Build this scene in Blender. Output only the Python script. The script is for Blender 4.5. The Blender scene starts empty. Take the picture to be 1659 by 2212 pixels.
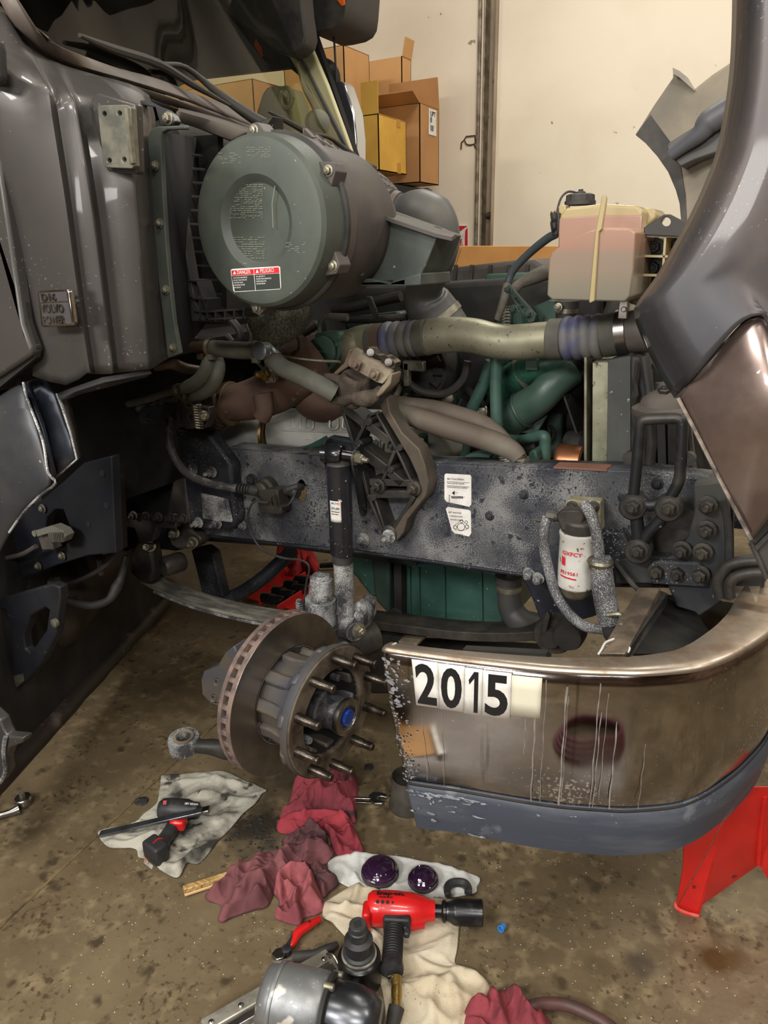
import bpy, bmesh, math, random
from mathutils import Vector as V, Matrix, noise as mn
from mathutils.geometry import tessellate_polygon
from math import pi, sin, cos, radians as rad
random.seed(7)
scene = bpy.context.scene
COL = scene.collection
# ---------------------------------------------------------------- camera
F, CX, CY = 1600.0, 829.5, 1106.0
YAW, PIT, ROL = rad(30), rad(19), rad(1.2)
CAM = V((1.0, -1.76, 1.6))
FW = V((-sin(YAW)*cos(PIT), cos(YAW)*cos(PIT), -sin(PIT)))
R0 = V((cos(YAW), sin(YAW), 0)); U0 = R0.cross(FW)
RT = R0*cos(ROL) - U0*sin(ROL); UP = R0*sin(ROL) + U0*cos(ROL)
cd = bpy.data.cameras.new('camera'); cd.sensor_width = 36; cd.sensor_fit = 'HORIZONTAL'; cd.lens = 36*F/1659
cd.clip_start = .02
co = bpy.data.objects.new('camera', cd); COL.objects.link(co)
m3 = Matrix((RT, UP, -FW)).transposed(); co.matrix_world = Matrix.Translation(CAM) @ m3.to_4x4()
scene.camera = co
# ---------------------------------------------------------------- world, lights, exposure
scene.view_settings.view_transform = 'Standard'; scene.view_settings.look = 'None'
scene.view_settings.gamma = 1; scene.view_settings.use_curve_mapping = False
scene.view_settings.exposure = 0.0
w = bpy.data.worlds.new('World'); scene.world = w; w.use_nodes = True
w.node_tree.nodes['Background'].inputs[0].default_value = (1, .93, .82, 1)
w.node_tree.nodes['Background'].inputs[1].default_value = .22
def area(name, loc, rot, sx, sy, power, col=(1, .95, .86)):
    l = bpy.data.lights.new(name, 'AREA'); l.shape = 'RECTANGLE'; l.size = sx; l.size_y = sy
    l.energy = power; l.color = col
    o = bpy.data.objects.new(name, l); o.location = loc; o.rotation_euler = rot; COL.objects.link(o); return o
LIGHTS = [(-1.2, -2.2, 4.5, 60), (1.6, -2.2, 4.5, 80), (3.4, -.4, 4.5, 70), (-.2, 2.2, 4.6, 85), (2.6, 2.2, 4.6, 85), (-3.6, 2.0, 4.6, 60), (.6, -3.9, 4.4, 60)]
for i, (x, y, z, p) in enumerate(LIGHTS):
    area('ceiling_tube_light', (x, y, z), (0, 0, 0), 1.25, .18, p*.8)
def aim(name, loc, to, sx, sy, power, col):
    o = area(name, loc, (0, 0, 0), sx, sy, power, col); o.rotation_euler = (V(to)-V(loc)).to_track_quat('-Z', 'Y').to_euler(); return o
aim('front_fill_light', (-.6, -4.4, 3.3), (.1, .2, 1.0), 1.3, .5, 125, (1, .98, .95))  # frontal fill from the upper left, as the bracket shadows show
aim('low_fill_light', (.5, -4.3, 1.9), (.1, .2, .95), .7, .5, 34, (1, .98, .95))  # added low fill behind the camera, not a known lamp
aim('front_fill_light', (2.4, -3.8, 3.4), (.3, .2, 1.0), 1.3, .4, 95, (1, .97, .93))  # second frontal fill, added to brighten the engine bay
# ---------------------------------------------------------------- helpers
def ray(px, py): return FW + RT*((px-CX)/F) - UP*((py-CY)/F)
def G(px, py, Y):                       # the point of the plane Y seen at this place of the photograph
    d = ray(px, py); return CAM + d*((Y-CAM.y)/d.y)
def GX(px, py, X):
    d = ray(px, py); return CAM + d*((X-CAM.x)/d.x)
def GZ(px, py, Z=0.0, sl=0.0):
    d = ray(px, py); t = (Z + sl*CAM.x - CAM.z)/(d.z - sl*d.x); return CAM + d*t
def dep(p): return (p-CAM).dot(FW)
def S(r, g, b):
    return tuple(((c/255)/12.92 if c/255 <= .04045 else ((c/255+.055)/1.055)**2.4) for c in (r, g, b)) + (1,)
def mat(name, c, rough=.5, metal=0, c2=None, sc=6, lo=.4, hi=.6, det=6, spk=None, bump=0, bsc=80, coat=0, rough2=None, trans=0, ior=1.45, alpha=1, spec=None, sss=0, stretch=None, streak=None, emit=0):
    m = bpy.data.materials.new(name); m.use_nodes = True; nt = m.node_tree; n = nt.nodes; L = nt.links
    b = n['Principled BSDF']; b.inputs['Roughness'].default_value = rough; b.inputs['Metallic'].default_value = metal
    b.inputs['Base Color'].default_value = c; b.inputs['Coat Weight'].default_value = coat; b.inputs['Coat Roughness'].default_value = .06
    b.inputs['Transmission Weight'].default_value = trans; b.inputs['IOR'].default_value = ior; b.inputs['Alpha'].default_value = alpha
    if spec is not None: b.inputs['Specular IOR Level'].default_value = spec
    if sss: b.inputs['Subsurface Weight'].default_value = sss; b.inputs['Subsurface Radius'].default_value = (.03, .02, .012); b.inputs['Subsurface Scale'].default_value = 1
    tc = n.new('ShaderNodeTexCoord'); co_ = tc.outputs['Object']
    if stretch:
        mp = n.new('ShaderNodeMapping'); mp.inputs['Scale'].default_value = stretch; L.new(co_, mp.inputs[0]); co_s = mp.outputs[0]
    else: co_s = co_
    cur = None
    def noisefac(scale, lo, hi, detail=6, src=None, rgh=.6):
        t = n.new('ShaderNodeTexNoise'); t.inputs['Scale'].default_value = scale; t.inputs['Detail'].default_value = detail; t.inputs['Roughness'].default_value = rgh
        L.new(src or co_, t.inputs['Vector'])
        r = n.new('ShaderNodeMapRange'); r.inputs['From Min'].default_value = lo; r.inputs['From Max'].default_value = hi
        L.new(t.outputs['Fac'], r.inputs['Value']); return r.outputs[0]
    def mix(fac, a, bb):
        x = n.new('ShaderNodeMix'); x.data_type = 'RGBA'; L.new(fac, x.inputs[0])
        if isinstance(a, tuple): x.inputs[6].default_value = a
        else: L.new(a, x.inputs[6])
        x.inputs[7].default_value = bb; return x.outputs[2]
    cur = c
    if c2:
        f = noisefac(sc, lo, hi, det, co_s); cur = mix(f, cur, c2)
        if rough2 is not None:
            r = n.new('ShaderNodeMapRange'); r.inputs['To Min'].default_value = rough; r.inputs['To Max'].default_value = rough2
            L.new(f, r.inputs['Value']); L.new(r.outputs[0], b.inputs['Roughness'])
    if streak:                          # (colour, scale, lo, hi): dry runs that go straight down the thing
        mp = n.new('ShaderNodeMapping'); mp.inputs['Scale'].default_value = (1, 1, .04); L.new(co_, mp.inputs[0])
        cur = mix(noisefac(streak[1], streak[2], streak[3], 3, mp.outputs[0]), cur, streak[0])
    for s in (spk if isinstance(spk, list) else [spk] if spk else []):
        if len(s) > 4:
            t1 = n.new('ShaderNodeTexNoise'); t1.inputs['Scale'].default_value = s[1]; t1.inputs['Detail'].default_value = 2; L.new(co_, t1.inputs['Vector'])
            t2 = n.new('ShaderNodeTexNoise'); t2.inputs['Scale'].default_value = s[4]; t2.inputs['Detail'].default_value = 4; L.new(co_, t2.inputs['Vector'])
            ma = n.new('ShaderNodeMath'); ma.operation = 'MULTIPLY_ADD'; ma.inputs[1].default_value = s[5]; L.new(t2.outputs['Fac'], ma.inputs[0]); L.new(t1.outputs['Fac'], ma.inputs[2])
            r = n.new('ShaderNodeMapRange'); k_ = s[2]+s[5]*.5; r.inputs['From Min'].default_value = k_; r.inputs['From Max'].default_value = k_+s[3]; L.new(ma.outputs[0], r.inputs['Value'])
            cur = mix(r.outputs[0], cur, s[0])
        else: cur = mix(noisefac(s[1], s[2], s[2]+(s[3] if len(s) > 3 else .03), 3, None, .5), cur, s[0])
    if not isinstance(cur, tuple): L.new(cur, b.inputs['Base Color'])
    if bump:
        t = n.new('ShaderNodeTexNoise'); t.inputs['Scale'].default_value = bsc; t.inputs['Detail'].default_value = 5; L.new(co_, t.inputs['Vector'])
        bp = n.new('ShaderNodeBump'); bp.inputs['Strength'].default_value = bump; bp.inputs['Distance'].default_value = .01
        L.new(t.outputs['Fac'], bp.inputs['Height']); L.new(bp.outputs[0], b.inputs['Normal'])
    if emit: b.inputs['Emission Color'].default_value = c; b.inputs['Emission Strength'].default_value = emit
    return m
def basis(ax, ref=None):
    ax = V(ax).normalized(); r = V(ref) if ref is not None else (V((0, 0, 1)) if abs(ax.z) < .9 else V((1, 0, 0)))
    a = (r - ax*r.dot(ax)).normalized(); return ax, a, ax.cross(a)
def cat(pts, n=6):                      # Catmull-Rom
    P = [V(p) for p in pts]
    if len(P) < 3: return P
    P = [P[0]*2-P[1]] + P + [P[-1]*2-P[-2]]; out = []
    for i in range(1, len(P)-2):
        for k in range(n):
            t = k/n; a, b, c, d = P[i-1:i+3]
            out.append(.5*((2*b) + (c-a)*t + (2*a-5*b+4*c-d)*t*t + (3*b-a-3*c+d)*t**3))
    return out + [P[-2]]
class M:
    def __init__(s): s.v = []; s.f = []
    def add(s, vs, fs):
        o = len(s.v); s.v += [V(x) for x in vs]; s.f += [tuple(i+o for i in f) for f in fs]; return s
    def plate(s, outer, vec, holes=()):
        vec = V(vec); loops = [[V(p) for p in outer]] + [[V(p) for p in h] for h in holes]
        tris = tessellate_polygon(loops); flat = [p for l in loops for p in l]; n = len(flat)
        o = len(s.v); s.v += flat + [p+vec for p in flat]
        for t in tris:
            s.f.append(tuple(o+i for i in t)); s.f.append(tuple(o+n+i for i in reversed(t)))
        k = 0
        for l in loops:
            m = len(l)
            for i in range(m):
                j = (i+1) % m; s.f.append((o+k+i, o+k+j, o+n+k+j, o+n+k+i))
            k += m
        return s
    def box(s, c, d, ax=(1, 0, 0), up=(0, 0, 1)):
        c = V(c); x = V(ax).normalized(); z = V(up); z = (z-x*z.dot(x)).normalized(); y = z.cross(x)
        vs = [c + x*(i*d[0]/2) + y*(j*d[1]/2) + z*(k*d[2]/2) for i in (-1, 1) for j in (-1, 1) for k in (-1, 1)]
        return s.add(vs, [(0, 1, 3, 2), (4, 6, 7, 5), (0, 4, 5, 1), (2, 3, 7, 6), (0, 2, 6, 4), (1, 5, 7, 3)])
    def bar(s, p, q, w, t, up=(0, 1, 0)):   # a bar from p to q: w across, t along up
        p, q = V(p), V(q); return s.box((p+q)/2, ((q-p).length, w, t), q-p, up)
    def tube(s, pts, r, seg=12, smooth=0, cap=True, tw=0):
        P = cat(pts, smooth) if smooth else [V(p) for p in pts]
        n = len(P)
        if isinstance(r, (int, float)): R = [r]*n
        else:
            m = len(r); R = []
            for i in range(n):
                u = i/(n-1)*(m-1); a = min(int(u), m-2) if m > 1 else 0; R.append(r[a]+(r[min(a+1, m-1)]-r[a])*(u-a))
        o = len(s.v); ref = None
        for i, p in enumerate(P):
            d = (P[min(i+1, n-1)]-P[max(i-1, 0)]).normalized()
            if ref is None: _, a, b = basis(d)
            else:
                a = (ref-d*ref.dot(d)); a = a.normalized() if a.length > 1e-6 else basis(d)[1]; b = d.cross(a)
            ref = a
            for k in range(seg):
                t = 2*pi*k/seg; s.v.append(p + (a*cos(t)+b*sin(t))*R[i])
        for i in range(n-1):
            for k in range(seg):
                j = (k+1) % seg; s.f.append((o+i*seg+k, o+i*seg+j, o+(i+1)*seg+j, o+(i+1)*seg+k))
        if cap:
            s.f.append(tuple(o+k for k in reversed(range(seg)))); s.f.append(tuple(o+(n-1)*seg+k for k in range(seg)))
        return s
    def lathe(s, prof, o, ax, seg=32, ref=None, sx=1, cap=True):   # prof: (radius, height along ax)
        ax, a, b = basis(ax, ref); o = V(o); k0 = len(s.v); n = len(prof)
        for r, h in prof:
            for k in range(seg):
                t = 2*pi*k/seg; s.v.append(o + ax*h + (a*cos(t)+b*sin(t)*sx)*max(r, 1e-5))
        for i in range(n-1):
            for k in range(seg):
                j = (k+1) % seg; s.f.append((k0+i*seg+k, k0+i*seg+j, k0+(i+1)*seg+j, k0+(i+1)*seg+k))
        if cap and prof[0][0] > 1e-4 and prof[0] != prof[-1]: s.f.append(tuple(k0+k for k in reversed(range(seg))))
        if cap and prof[-1][0] > 1e-4 and prof[0] != prof[-1]: s.f.append(tuple(k0+(n-1)*seg+k for k in range(seg)))
        return s
    def grid(s, rows, closed=False):
        k0 = len(s.v); n = len(rows); m = len(rows[0])
        for r in rows: s.v += [V(p) for p in r]
        for i in range(n-1):
            for j in range(m if closed else m-1):
                jj = (j+1) % m; s.f.append((k0+i*m+j, k0+i*m+jj, k0+(i+1)*m+jj, k0+(i+1)*m+j))
        return s
    def bolt(s, p, ax, r=.012, h=.012, stud=0):
        ax, a, b = basis(ax); p = V(p)
        s.lathe([(r*1.45, 0), (r*1.45, r*.25), (r*1.3, r*.3)], p, ax, 14)
        s.lathe([(r, r*.2), (r, h), (r*.8, h*1.12)], p, ax, 6)
        s.lathe([(r*.5, 0), (r*.5, h*1.25+stud), (r*.4, h*1.35+stud)], p, ax, 10)
        return s
def setp(o, label=None, cat_=None, group=None, kind=None):
    if label: o['label'] = label
    if cat_: o['category'] = cat_
    if group: o['group'] = group
    if kind: o['kind'] = kind
    return o
def build(name, m, material, parent=None, smooth=35, bevel=0, solid=0, sub=0, label=None, cat_=None, group=None, kind=None, seg=2, off=-1):
    me = bpy.data.meshes.new(name); me.from_pydata([tuple(v) for v in m.v], [], m.f); me.validate()
    bm = bmesh.new(); bm.from_mesh(me); bmesh.ops.recalc_face_normals(bm, faces=bm.faces); bm.to_mesh(me); bm.free()
    me.materials.append(material)
    if smooth: 
        me.shade_smooth(); me.set_sharp_from_angle(angle=rad(smooth))
    o = bpy.data.objects.new(name, me); COL.objects.link(o)
    if parent: o.parent = parent
    if solid:
        x = o.modifiers.new('solid', 'SOLIDIFY'); x.thickness = solid; x.offset = off
    if sub:
        x = o.modifiers.new('sub', 'SUBSURF'); x.levels = x.render_levels = sub
    if bevel:
        x = o.modifiers.new('bev', 'BEVEL'); x.width = bevel; x.segments = seg; x.limit_method = 'ANGLE'; x.angle_limit = rad(35); x.harden_normals = False
    return setp(o, label, cat_, group, kind)
def empty(name, loc, label=None, cat_=None, group=None, rot=0, kind=None):
    o = bpy.data.objects.new(name, None); o.empty_display_size = .05; o.location = loc
    o.rotation_euler = rot if isinstance(rot, tuple) else (0, 0, rot); COL.objects.link(o); return setp(o, label, cat_, group, kind)
def glyphs(s, size, bold=0, align='LEFT', depth=.0006, res=3):     # lettering as plain mesh data, in its own plane
    c = bpy.data.curves.new('tmp', 'FONT'); c.body = s; c.size = size; c.extrude = depth; c.offset = bold; c.align_x = align; c.resolution_u = res
    o = bpy.data.objects.new('tmp', c); COL.objects.link(o); bpy.context.view_layer.update()
    me = o.evaluated_get(bpy.context.evaluated_depsgraph_get()).to_mesh()
    m = M().add([v.co.copy() for v in me.vertices], [tuple(p.vertices) for p in me.polygons])
    bpy.data.objects.remove(o); bpy.data.curves.remove(c); return m
def text(s, p, xd, yd, size, material, parent=None, name='lettering', ext=.0006, xs=1.0, bold=0, align='LEFT', fn=None):
    m = glyphs(s, size, bold, align, ext)
    xd = V(xd).normalized(); yd = V(yd); yd = (yd-xd*yd.dot(xd)).normalized(); zd = xd.cross(yd); p = V(p)
    m.v = [fn(v.x*xs, v.y, v.z) for v in m.v] if fn else [p + xd*(v.x*xs) + yd*v.y + zd*v.z for v in m.v]
    return build(name, m, material, parent, smooth=0)
def pts(L, Y): return [G(x, y, Y) for x, y in L]
def P3(L): return [G(x, y, Y) for x, y, Y in L]
def resamp(P, n):
    P = [V(p) for p in P]; d = [0]
    for a, b in zip(P, P[1:]): d.append(d[-1]+(b-a).length)
    out = []
    for i in range(n):
        t = d[-1]*i/(n-1); k = 0
        while k < len(d)-2 and d[k+1] < t: k += 1
        u = (t-d[k])/max(d[k+1]-d[k], 1e-9); out.append(P[k].lerp(P[k+1], min(u, 1)))
    return out
# ---------------------------------------------------------------- materials
m_wall = mat('wall_paint', S(226, 214, 194), .75, c2=S(216, 203, 181), sc=1.3, lo=.45, hi=.75, spk=[(S(150, 135, 115), 9, .70, .02)], bump=.04, bsc=30)
m_steel_col = mat('grimy_steel_column', S(176, 160, 138), .6, c2=S(140, 124, 104), sc=5, spk=[(S(70, 60, 50), 14, .68, .05)], stretch=(1, 1, .3))
m_floor = mat('oily_concrete', S(118, 104, 80), .40, c2=S(88, 75, 56), sc=2.2, lo=.3, hi=.7, det=12, rough2=.26, bump=.12, bsc=60,
    spk=[(S(74, 62, 46), 3.2, .58, .16), (S(132, 117, 90), 22, .52, .25, 3, .5), (S(76, 64, 48), 60, .60, .14, 6, .6), (S(70, 60, 46), 16, .64, .12, 4, .4), (S(200, 194, 176), 150, .76, .03, 5, .3)])
def stain(m, spots):
    nt = m.node_tree; n = nt.nodes; L = nt.links; b = n['Principled BSDF']; cur = b.inputs['Base Color'].links[0].from_socket
    tc = n.new('ShaderNodeTexCoord')
    for q, r, c, amt in spots:
        vd = n.new('ShaderNodeVectorMath'); vd.operation = 'DISTANCE'; vd.inputs[1].default_value = q; L.new(tc.outputs['Object'], vd.inputs[0])
        t = n.new('ShaderNodeTexNoise'); t.inputs['Scale'].default_value = 14; t.inputs['Detail'].default_value = 8; L.new(tc.outputs['Object'], t.inputs['Vector'])
        ma = n.new('ShaderNodeMath'); ma.operation = 'MULTIPLY_ADD'; ma.inputs[1].default_value = -r*1.6; L.new(t.outputs['Fac'], ma.inputs[0]); L.new(vd.outputs['Value'], ma.inputs[2])
        mr = n.new('ShaderNodeMapRange'); mr.inputs['From Min'].default_value = r*.15; mr.inputs['From Max'].default_value = -r*.5; mr.inputs['To Max'].default_value = amt; L.new(ma.outputs[0], mr.inputs['Value'])
        x = n.new('ShaderNodeMix'); x.data_type = 'RGBA'; L.new(mr.outputs[0], x.inputs[0]); L.new(cur, x.inputs[6]); x.inputs[7].default_value = c; cur = x.outputs[2]
    L.new(cur, b.inputs['Base Color'])
m_ceil = mat('ceiling_paint', S(120, 112, 102), .8)
m_dark_wall = mat('brown_shop_wall', S(140, 112, 90), .8, c2=S(98, 76, 60), sc=.9, lo=.4, hi=.6)
m_paint = mat('cab_paint', S(80, 76, 74), .42, .4, c2=S(72, 69, 66), sc=3, coat=.22, rough2=.48, spk=[(S(130, 128, 125), 160, .72, .03, 6, .4)])
m_paintd = mat('dusty_paint', S(66, 68, 72), .42, .5, c2=S(88, 84, 80), sc=3.5, lo=.4, hi=.7, rough2=.6, spk=[(S(190, 188, 184), 75, .73, .03)])
m_hood = mat('scuffed_hood_paint', S(70, 70, 74), .34, .4, c2=S(92, 84, 80), sc=3.2, lo=.38, hi=.6, rough2=.5, coat=.25, spk=[(S(132, 134, 138), 240, .72, .1, 5, .7), (S(150, 152, 156), 60, .74, .03)])
m_black = mat('black_plastic', S(42, 41, 41), .5, c2=S(60, 57, 53), sc=8, rough2=.7)
m_dusty = mat('dusty_plastic', S(72, 66, 62), .6, c2=S(92, 85, 78), sc=7, rough2=.8, bump=.03)
m_lid = mat('air_cleaner_plastic', S(64, 69, 63), .5, c2=S(80, 85, 76), sc=5, lo=.4, hi=.7, rough2=.65, spk=[(S(140, 140, 128), 90, .72, .04)], bump=.02)
m_lid2 = mat('canister_plastic', S(66, 62, 60), .55, c2=S(86, 78, 74), sc=5)
m_duct = mat('duct_plastic', S(62, 68, 64), .42, c2=S(84, 88, 80), sc=9, lo=.4, hi=.75, spk=[(S(140, 144, 132), 70, .70, .05)])
m_rubber = mat('rubber', S(40, 40, 40), .55, c2=S(62, 60, 56), sc=14, lo=.4, hi=.7, rough2=.75)
m_hose = mat('dusty_hose', S(78, 74, 66), .7, c2=S(98, 92, 82), sc=16, bump=.05, bsc=150)
m_frame = mat('frame_paint', S(48, 51, 60), .5, .15, c2=S(92, 92, 92), sc=4, lo=.42, hi=.66, rough2=.8, det=8, bump=.05,
    spk=[(S(128, 128, 127), 330, .51, .14, 7, 1.3), (S(30, 32, 40), 130, .62, .08, 5, .6), (S(44, 47, 56), 40, .62, .06, 6, .5)])
m_frame2 = mat('frame_paint_dark', S(38, 41, 48), .5, .2, c2=S(64, 64, 64), sc=6, lo=.45, hi=.7, rough2=.75, spk=[(S(170, 170, 172), 260, .68, .05, 9, .5)])
m_salt = mat('salt_stained_metal', S(66, 66, 68), .6, .3, c2=S(142, 142, 140), sc=14, lo=.42, hi=.62, det=10, bump=.12, spk=[(S(182, 182, 180), 320, .55, .08, 14, .8)])
m_cast = mat('cast_iron', S(82, 82, 86), .55, .35, c2=S(98, 88, 74), sc=7, lo=.45, hi=.65, bump=.1, bsc=120)
m_castd = mat('greasy_casting', S(50, 48, 46), .5, .25, c2=S(76, 70, 62), sc=11, lo=.45, hi=.7, bump=.08)
m_flange = mat('rusty_flange', S(108, 98, 84), .65, .3, c2=S(64, 52, 42), sc=13, lo=.4, hi=.6, bump=.12)
m_rotor = mat('rotor_steel', S(150, 142, 132), .34, .95, c2=S(72, 68, 64), sc=4, lo=.4, hi=.65, rough2=.38)
m_rotor_edge = mat('rotor_edge_rust', S(132, 112, 102), .7, .3, c2=S(96, 84, 80), sc=20, bump=.1)
m_stud = mat('oiled_steel_stud', S(96, 88, 80), .32, .9, c2=S(64, 58, 52), sc=22, bump=.1, bsc=200)
m_steel = mat('bare_steel', S(190, 188, 184), .28, 1, c2=S(140, 136, 130), sc=12)
m_zinc = mat('zinc_hardware', S(150, 146, 128), .45, .7, c2=S(110, 104, 90), sc=25)
m_dirt = mat('caked_mud', S(84, 74, 62), .9, c2=S(58, 50, 43), sc=14, bump=.6, bsc=60)
m_rust = mat('rusted_iron', S(74, 54, 46), .85, .1, c2=S(94, 74, 62), sc=7, bump=.15, spk=[(S(120, 106, 88), 30, .66, .05)])
m_rustl = mat('rusty_bracket', S(104, 88, 74), .7, .3, c2=S(140, 130, 110), sc=9, lo=.4, hi=.6, bump=.06)
m_alu = mat('aluminium_pipe', S(158, 155, 134), .46, .6, c2=S(134, 131, 111), sc=6, rough2=.5, spk=[(S(104, 98, 76), 85, .64, .05)], bump=.02)
m_silhose = mat('blue_silicone_hose', S(74, 80, 118), .45, c2=S(108, 106, 100), sc=7, lo=.4, hi=.58, rough2=.7)
m_silband = mat('hose_cuff', S(92, 90, 80), .7, c2=S(76, 74, 68), sc=12)
m_green = mat('engine_green', S(50, 78, 68), .45, c2=S(66, 92, 81), sc=5, rough2=.6, spk=[(S(40, 50, 44), 18, .66, .06)])
m_greend = mat('engine_green_dark', S(38, 54, 48), .5, c2=S(50, 66, 58), sc=6, spk=[(S(90, 100, 90), 70, .72, .03)])
m_pan = mat('oil_pan_green', S(40, 72, 65), .38, c2=S(54, 88, 79), sc=4, rough2=.55, spk=[(S(140, 160, 150), 80, .72, .02)])
m_shield = mat('heat_shield', S(214, 214, 206), .45, .3, c2=S(180, 182, 172), sc=9, bump=.05, spk=[(S(90, 80, 66), 14, .68, .05)])
m_void = mat('deep_shade_black', S(16, 15, 15), .85)  # near black, puts the shade of deep recesses into the colour
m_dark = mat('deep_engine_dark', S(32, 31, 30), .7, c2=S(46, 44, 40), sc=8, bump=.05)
m_tank = mat('tank_plastic_lower', S(186, 158, 136), .35, c2=None, sss=.12, coat=.2)
m_tankt = mat('tank_plastic_upper', S(171, 154, 111), .35, c2=S(162, 145, 104), sc=3, sss=.12, coat=.2)
m_coolant = mat('coolant_pink', S(160, 124, 106), .35, c2=S(154, 118, 100), sc=3, sss=.12, coat=.2)
m_chrome = mat('scuffed_chrome', S(168, 164, 164), .07, 1, c2=S(134, 130, 130), sc=5, lo=.42, hi=.7, rough2=.24,
    streak=(S(120, 116, 114), 30, .62, .72), spk=[(S(215, 212, 208), 160, .70, .04, 5, .7)])
m_chrome_top = mat('bumper_top_worn', S(190, 178, 164), .32, .9, c2=S(140, 122, 104), sc=9, rough2=.55)
m_skirt = mat('bumper_skirt_plastic', S(62, 67, 78), .5, c2=S(86, 90, 98), sc=4.5, lo=.45, hi=.75, rough2=.62, stretch=(1, 1, 5), spk=[(S(130, 134, 142), 200, .72, .1, 7, .6), (S(150, 154, 160), 7, .62, .12)])
m_card = mat('cardboard', S(206, 160, 106), .85, c2=S(194, 148, 96), sc=2, bump=.02)
m_cardd = mat('cardboard_brown', S(178, 132, 84), .85, c2=S(164, 120, 76), sc=2)
m_cardy = mat('cardboard_yellow', S(206, 160, 66), .8, c2=S(190, 146, 60), sc=3)
m_red = mat('red_paint', S(206, 34, 28), .4, c2=S(176, 26, 22), sc=5, coat=.2, spk=[(S(120, 20, 16), 30, .70, .03)])
m_redrag = mat('red_rag_cloth', S(142, 60, 68), .95, c2=S(104, 46, 54), sc=7, lo=.4, hi=.62, bump=.35, bsc=420, spk=[(S(60, 34, 38), 11, .64, .05)])
m_redrag2 = mat('faded_red_rag_cloth', S(130, 80, 82), .95, c2=S(104, 62, 66), sc=6, lo=.4, hi=.62, bump=.35, bsc=420, spk=[(S(58, 40, 44), 10, .68, .05)])
m_ragdark = mat('grease_soaked_rag', S(70, 46, 48), .8, c2=S(100, 58, 62), sc=9, bump=.35, bsc=300)
m_whiterag = mat('greasy_white_rag', S(180, 176, 162), .95, c2=S(116, 112, 102), sc=11, lo=.45, hi=.66, bump=.35, bsc=400, spk=[(S(56, 54, 50), 9, .56, .12), (S(60, 56, 50), 26, .62, .1, 5, .6)])
m_cream = mat('cream_shop_towel', S(204, 194, 172), .95, c2=S(190, 176, 150), sc=8, bump=.35, bsc=400, spk=[(S(130, 118, 98), 220, .72, .08, 6, .6), (S(160, 134, 96), 7, .66, .12)])
m_whitecl = mat('white_shop_towel', S(196, 196, 192), .95, c2=S(190, 188, 182), sc=6, bump=.35, bsc=400, spk=[(S(70, 56, 60), 12, .70, .03)])
m_white = mat('white_label', S(226, 224, 218), .5, c2=S(206, 202, 194), sc=18)
m_cream_lbl = mat('old_cream_sticker', S(212, 208, 186), .5)
m_ink = mat('black_ink', S(22, 22, 24), .5)
m_inkred = mat('red_ink', S(196, 36, 44), .5)
m_inkgrey = mat('grey_print', S(120, 124, 120), .7)
m_filter = mat('filter_white_paint', S(206, 204, 196), .4, c2=S(186, 184, 176), sc=9, spk=[(S(90, 88, 84), 95, .64, .05), (S(110, 106, 100), 30, .72, .03)])
m_tan = mat('tan_print', S(160, 132, 110), .5)
m_gunred = mat('impact_red', S(206, 30, 30), .3, coat=.4, c2=S(186, 24, 26), sc=10, spk=[(S(60, 16, 18), 26, .69, .04)])
m_gunblk = mat('tool_black', S(36, 36, 38), .45, c2=S(54, 54, 54), sc=20)
m_sock = mat('impact_socket_black', S(52, 52, 54), .3, .8, c2=S(84, 82, 78), sc=26, lo=.5, hi=.7)
m_gunsil = mat('tool_grey_metal', S(138, 140, 140), .4, .6, c2=S(112, 114, 116), sc=9, rough2=.55, spk=[(S(200, 196, 186), 26, .62, .06, 6, .4), (S(190, 186, 178), 120, .68, .05)])
m_oilplum = mat('purple_oiled_plastic', S(36, 18, 40), .05, c2=S(50, 26, 54), sc=5, coat=1, bump=.25, bsc=30)
m_wood = mat('weathered_wood', S(206, 176, 116), .7, c2=S(150, 112, 62), sc=10, stretch=(1, 12, 12), spk=[(S(70, 58, 40), 40, .62, .06)])
m_brass = mat('brass', S(170, 142, 80), .35, .9)
m_blue = mat('blue_plastic', S(58, 130, 200), .35)
m_bluecap = mat('blue_hub_plug', S(36, 74, 170), .15, .5, coat=1)
m_crate = mat('creeper_metal', S(188, 184, 172), .4, .6, c2=S(150, 146, 134), sc=14)
m_amber = mat('amber_lens', S(214, 96, 36), .3)
m_glass = mat('windshield_glass', S(215, 222, 190), .02, trans=1, ior=1.45)
m_lens = mat('headlamp_lens', S(92, 76, 72), .1, .6, coat=1, c2=S(128, 112, 104), sc=4, lo=.45, hi=.7, rough2=.3, spk=[(S(210, 205, 198), 60, .73, .02)])
m_cream_refl = mat('wall_reflection_cream', S(196, 190, 150), .6)  # tone of the wall as mirrored in the windshield edge
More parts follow.
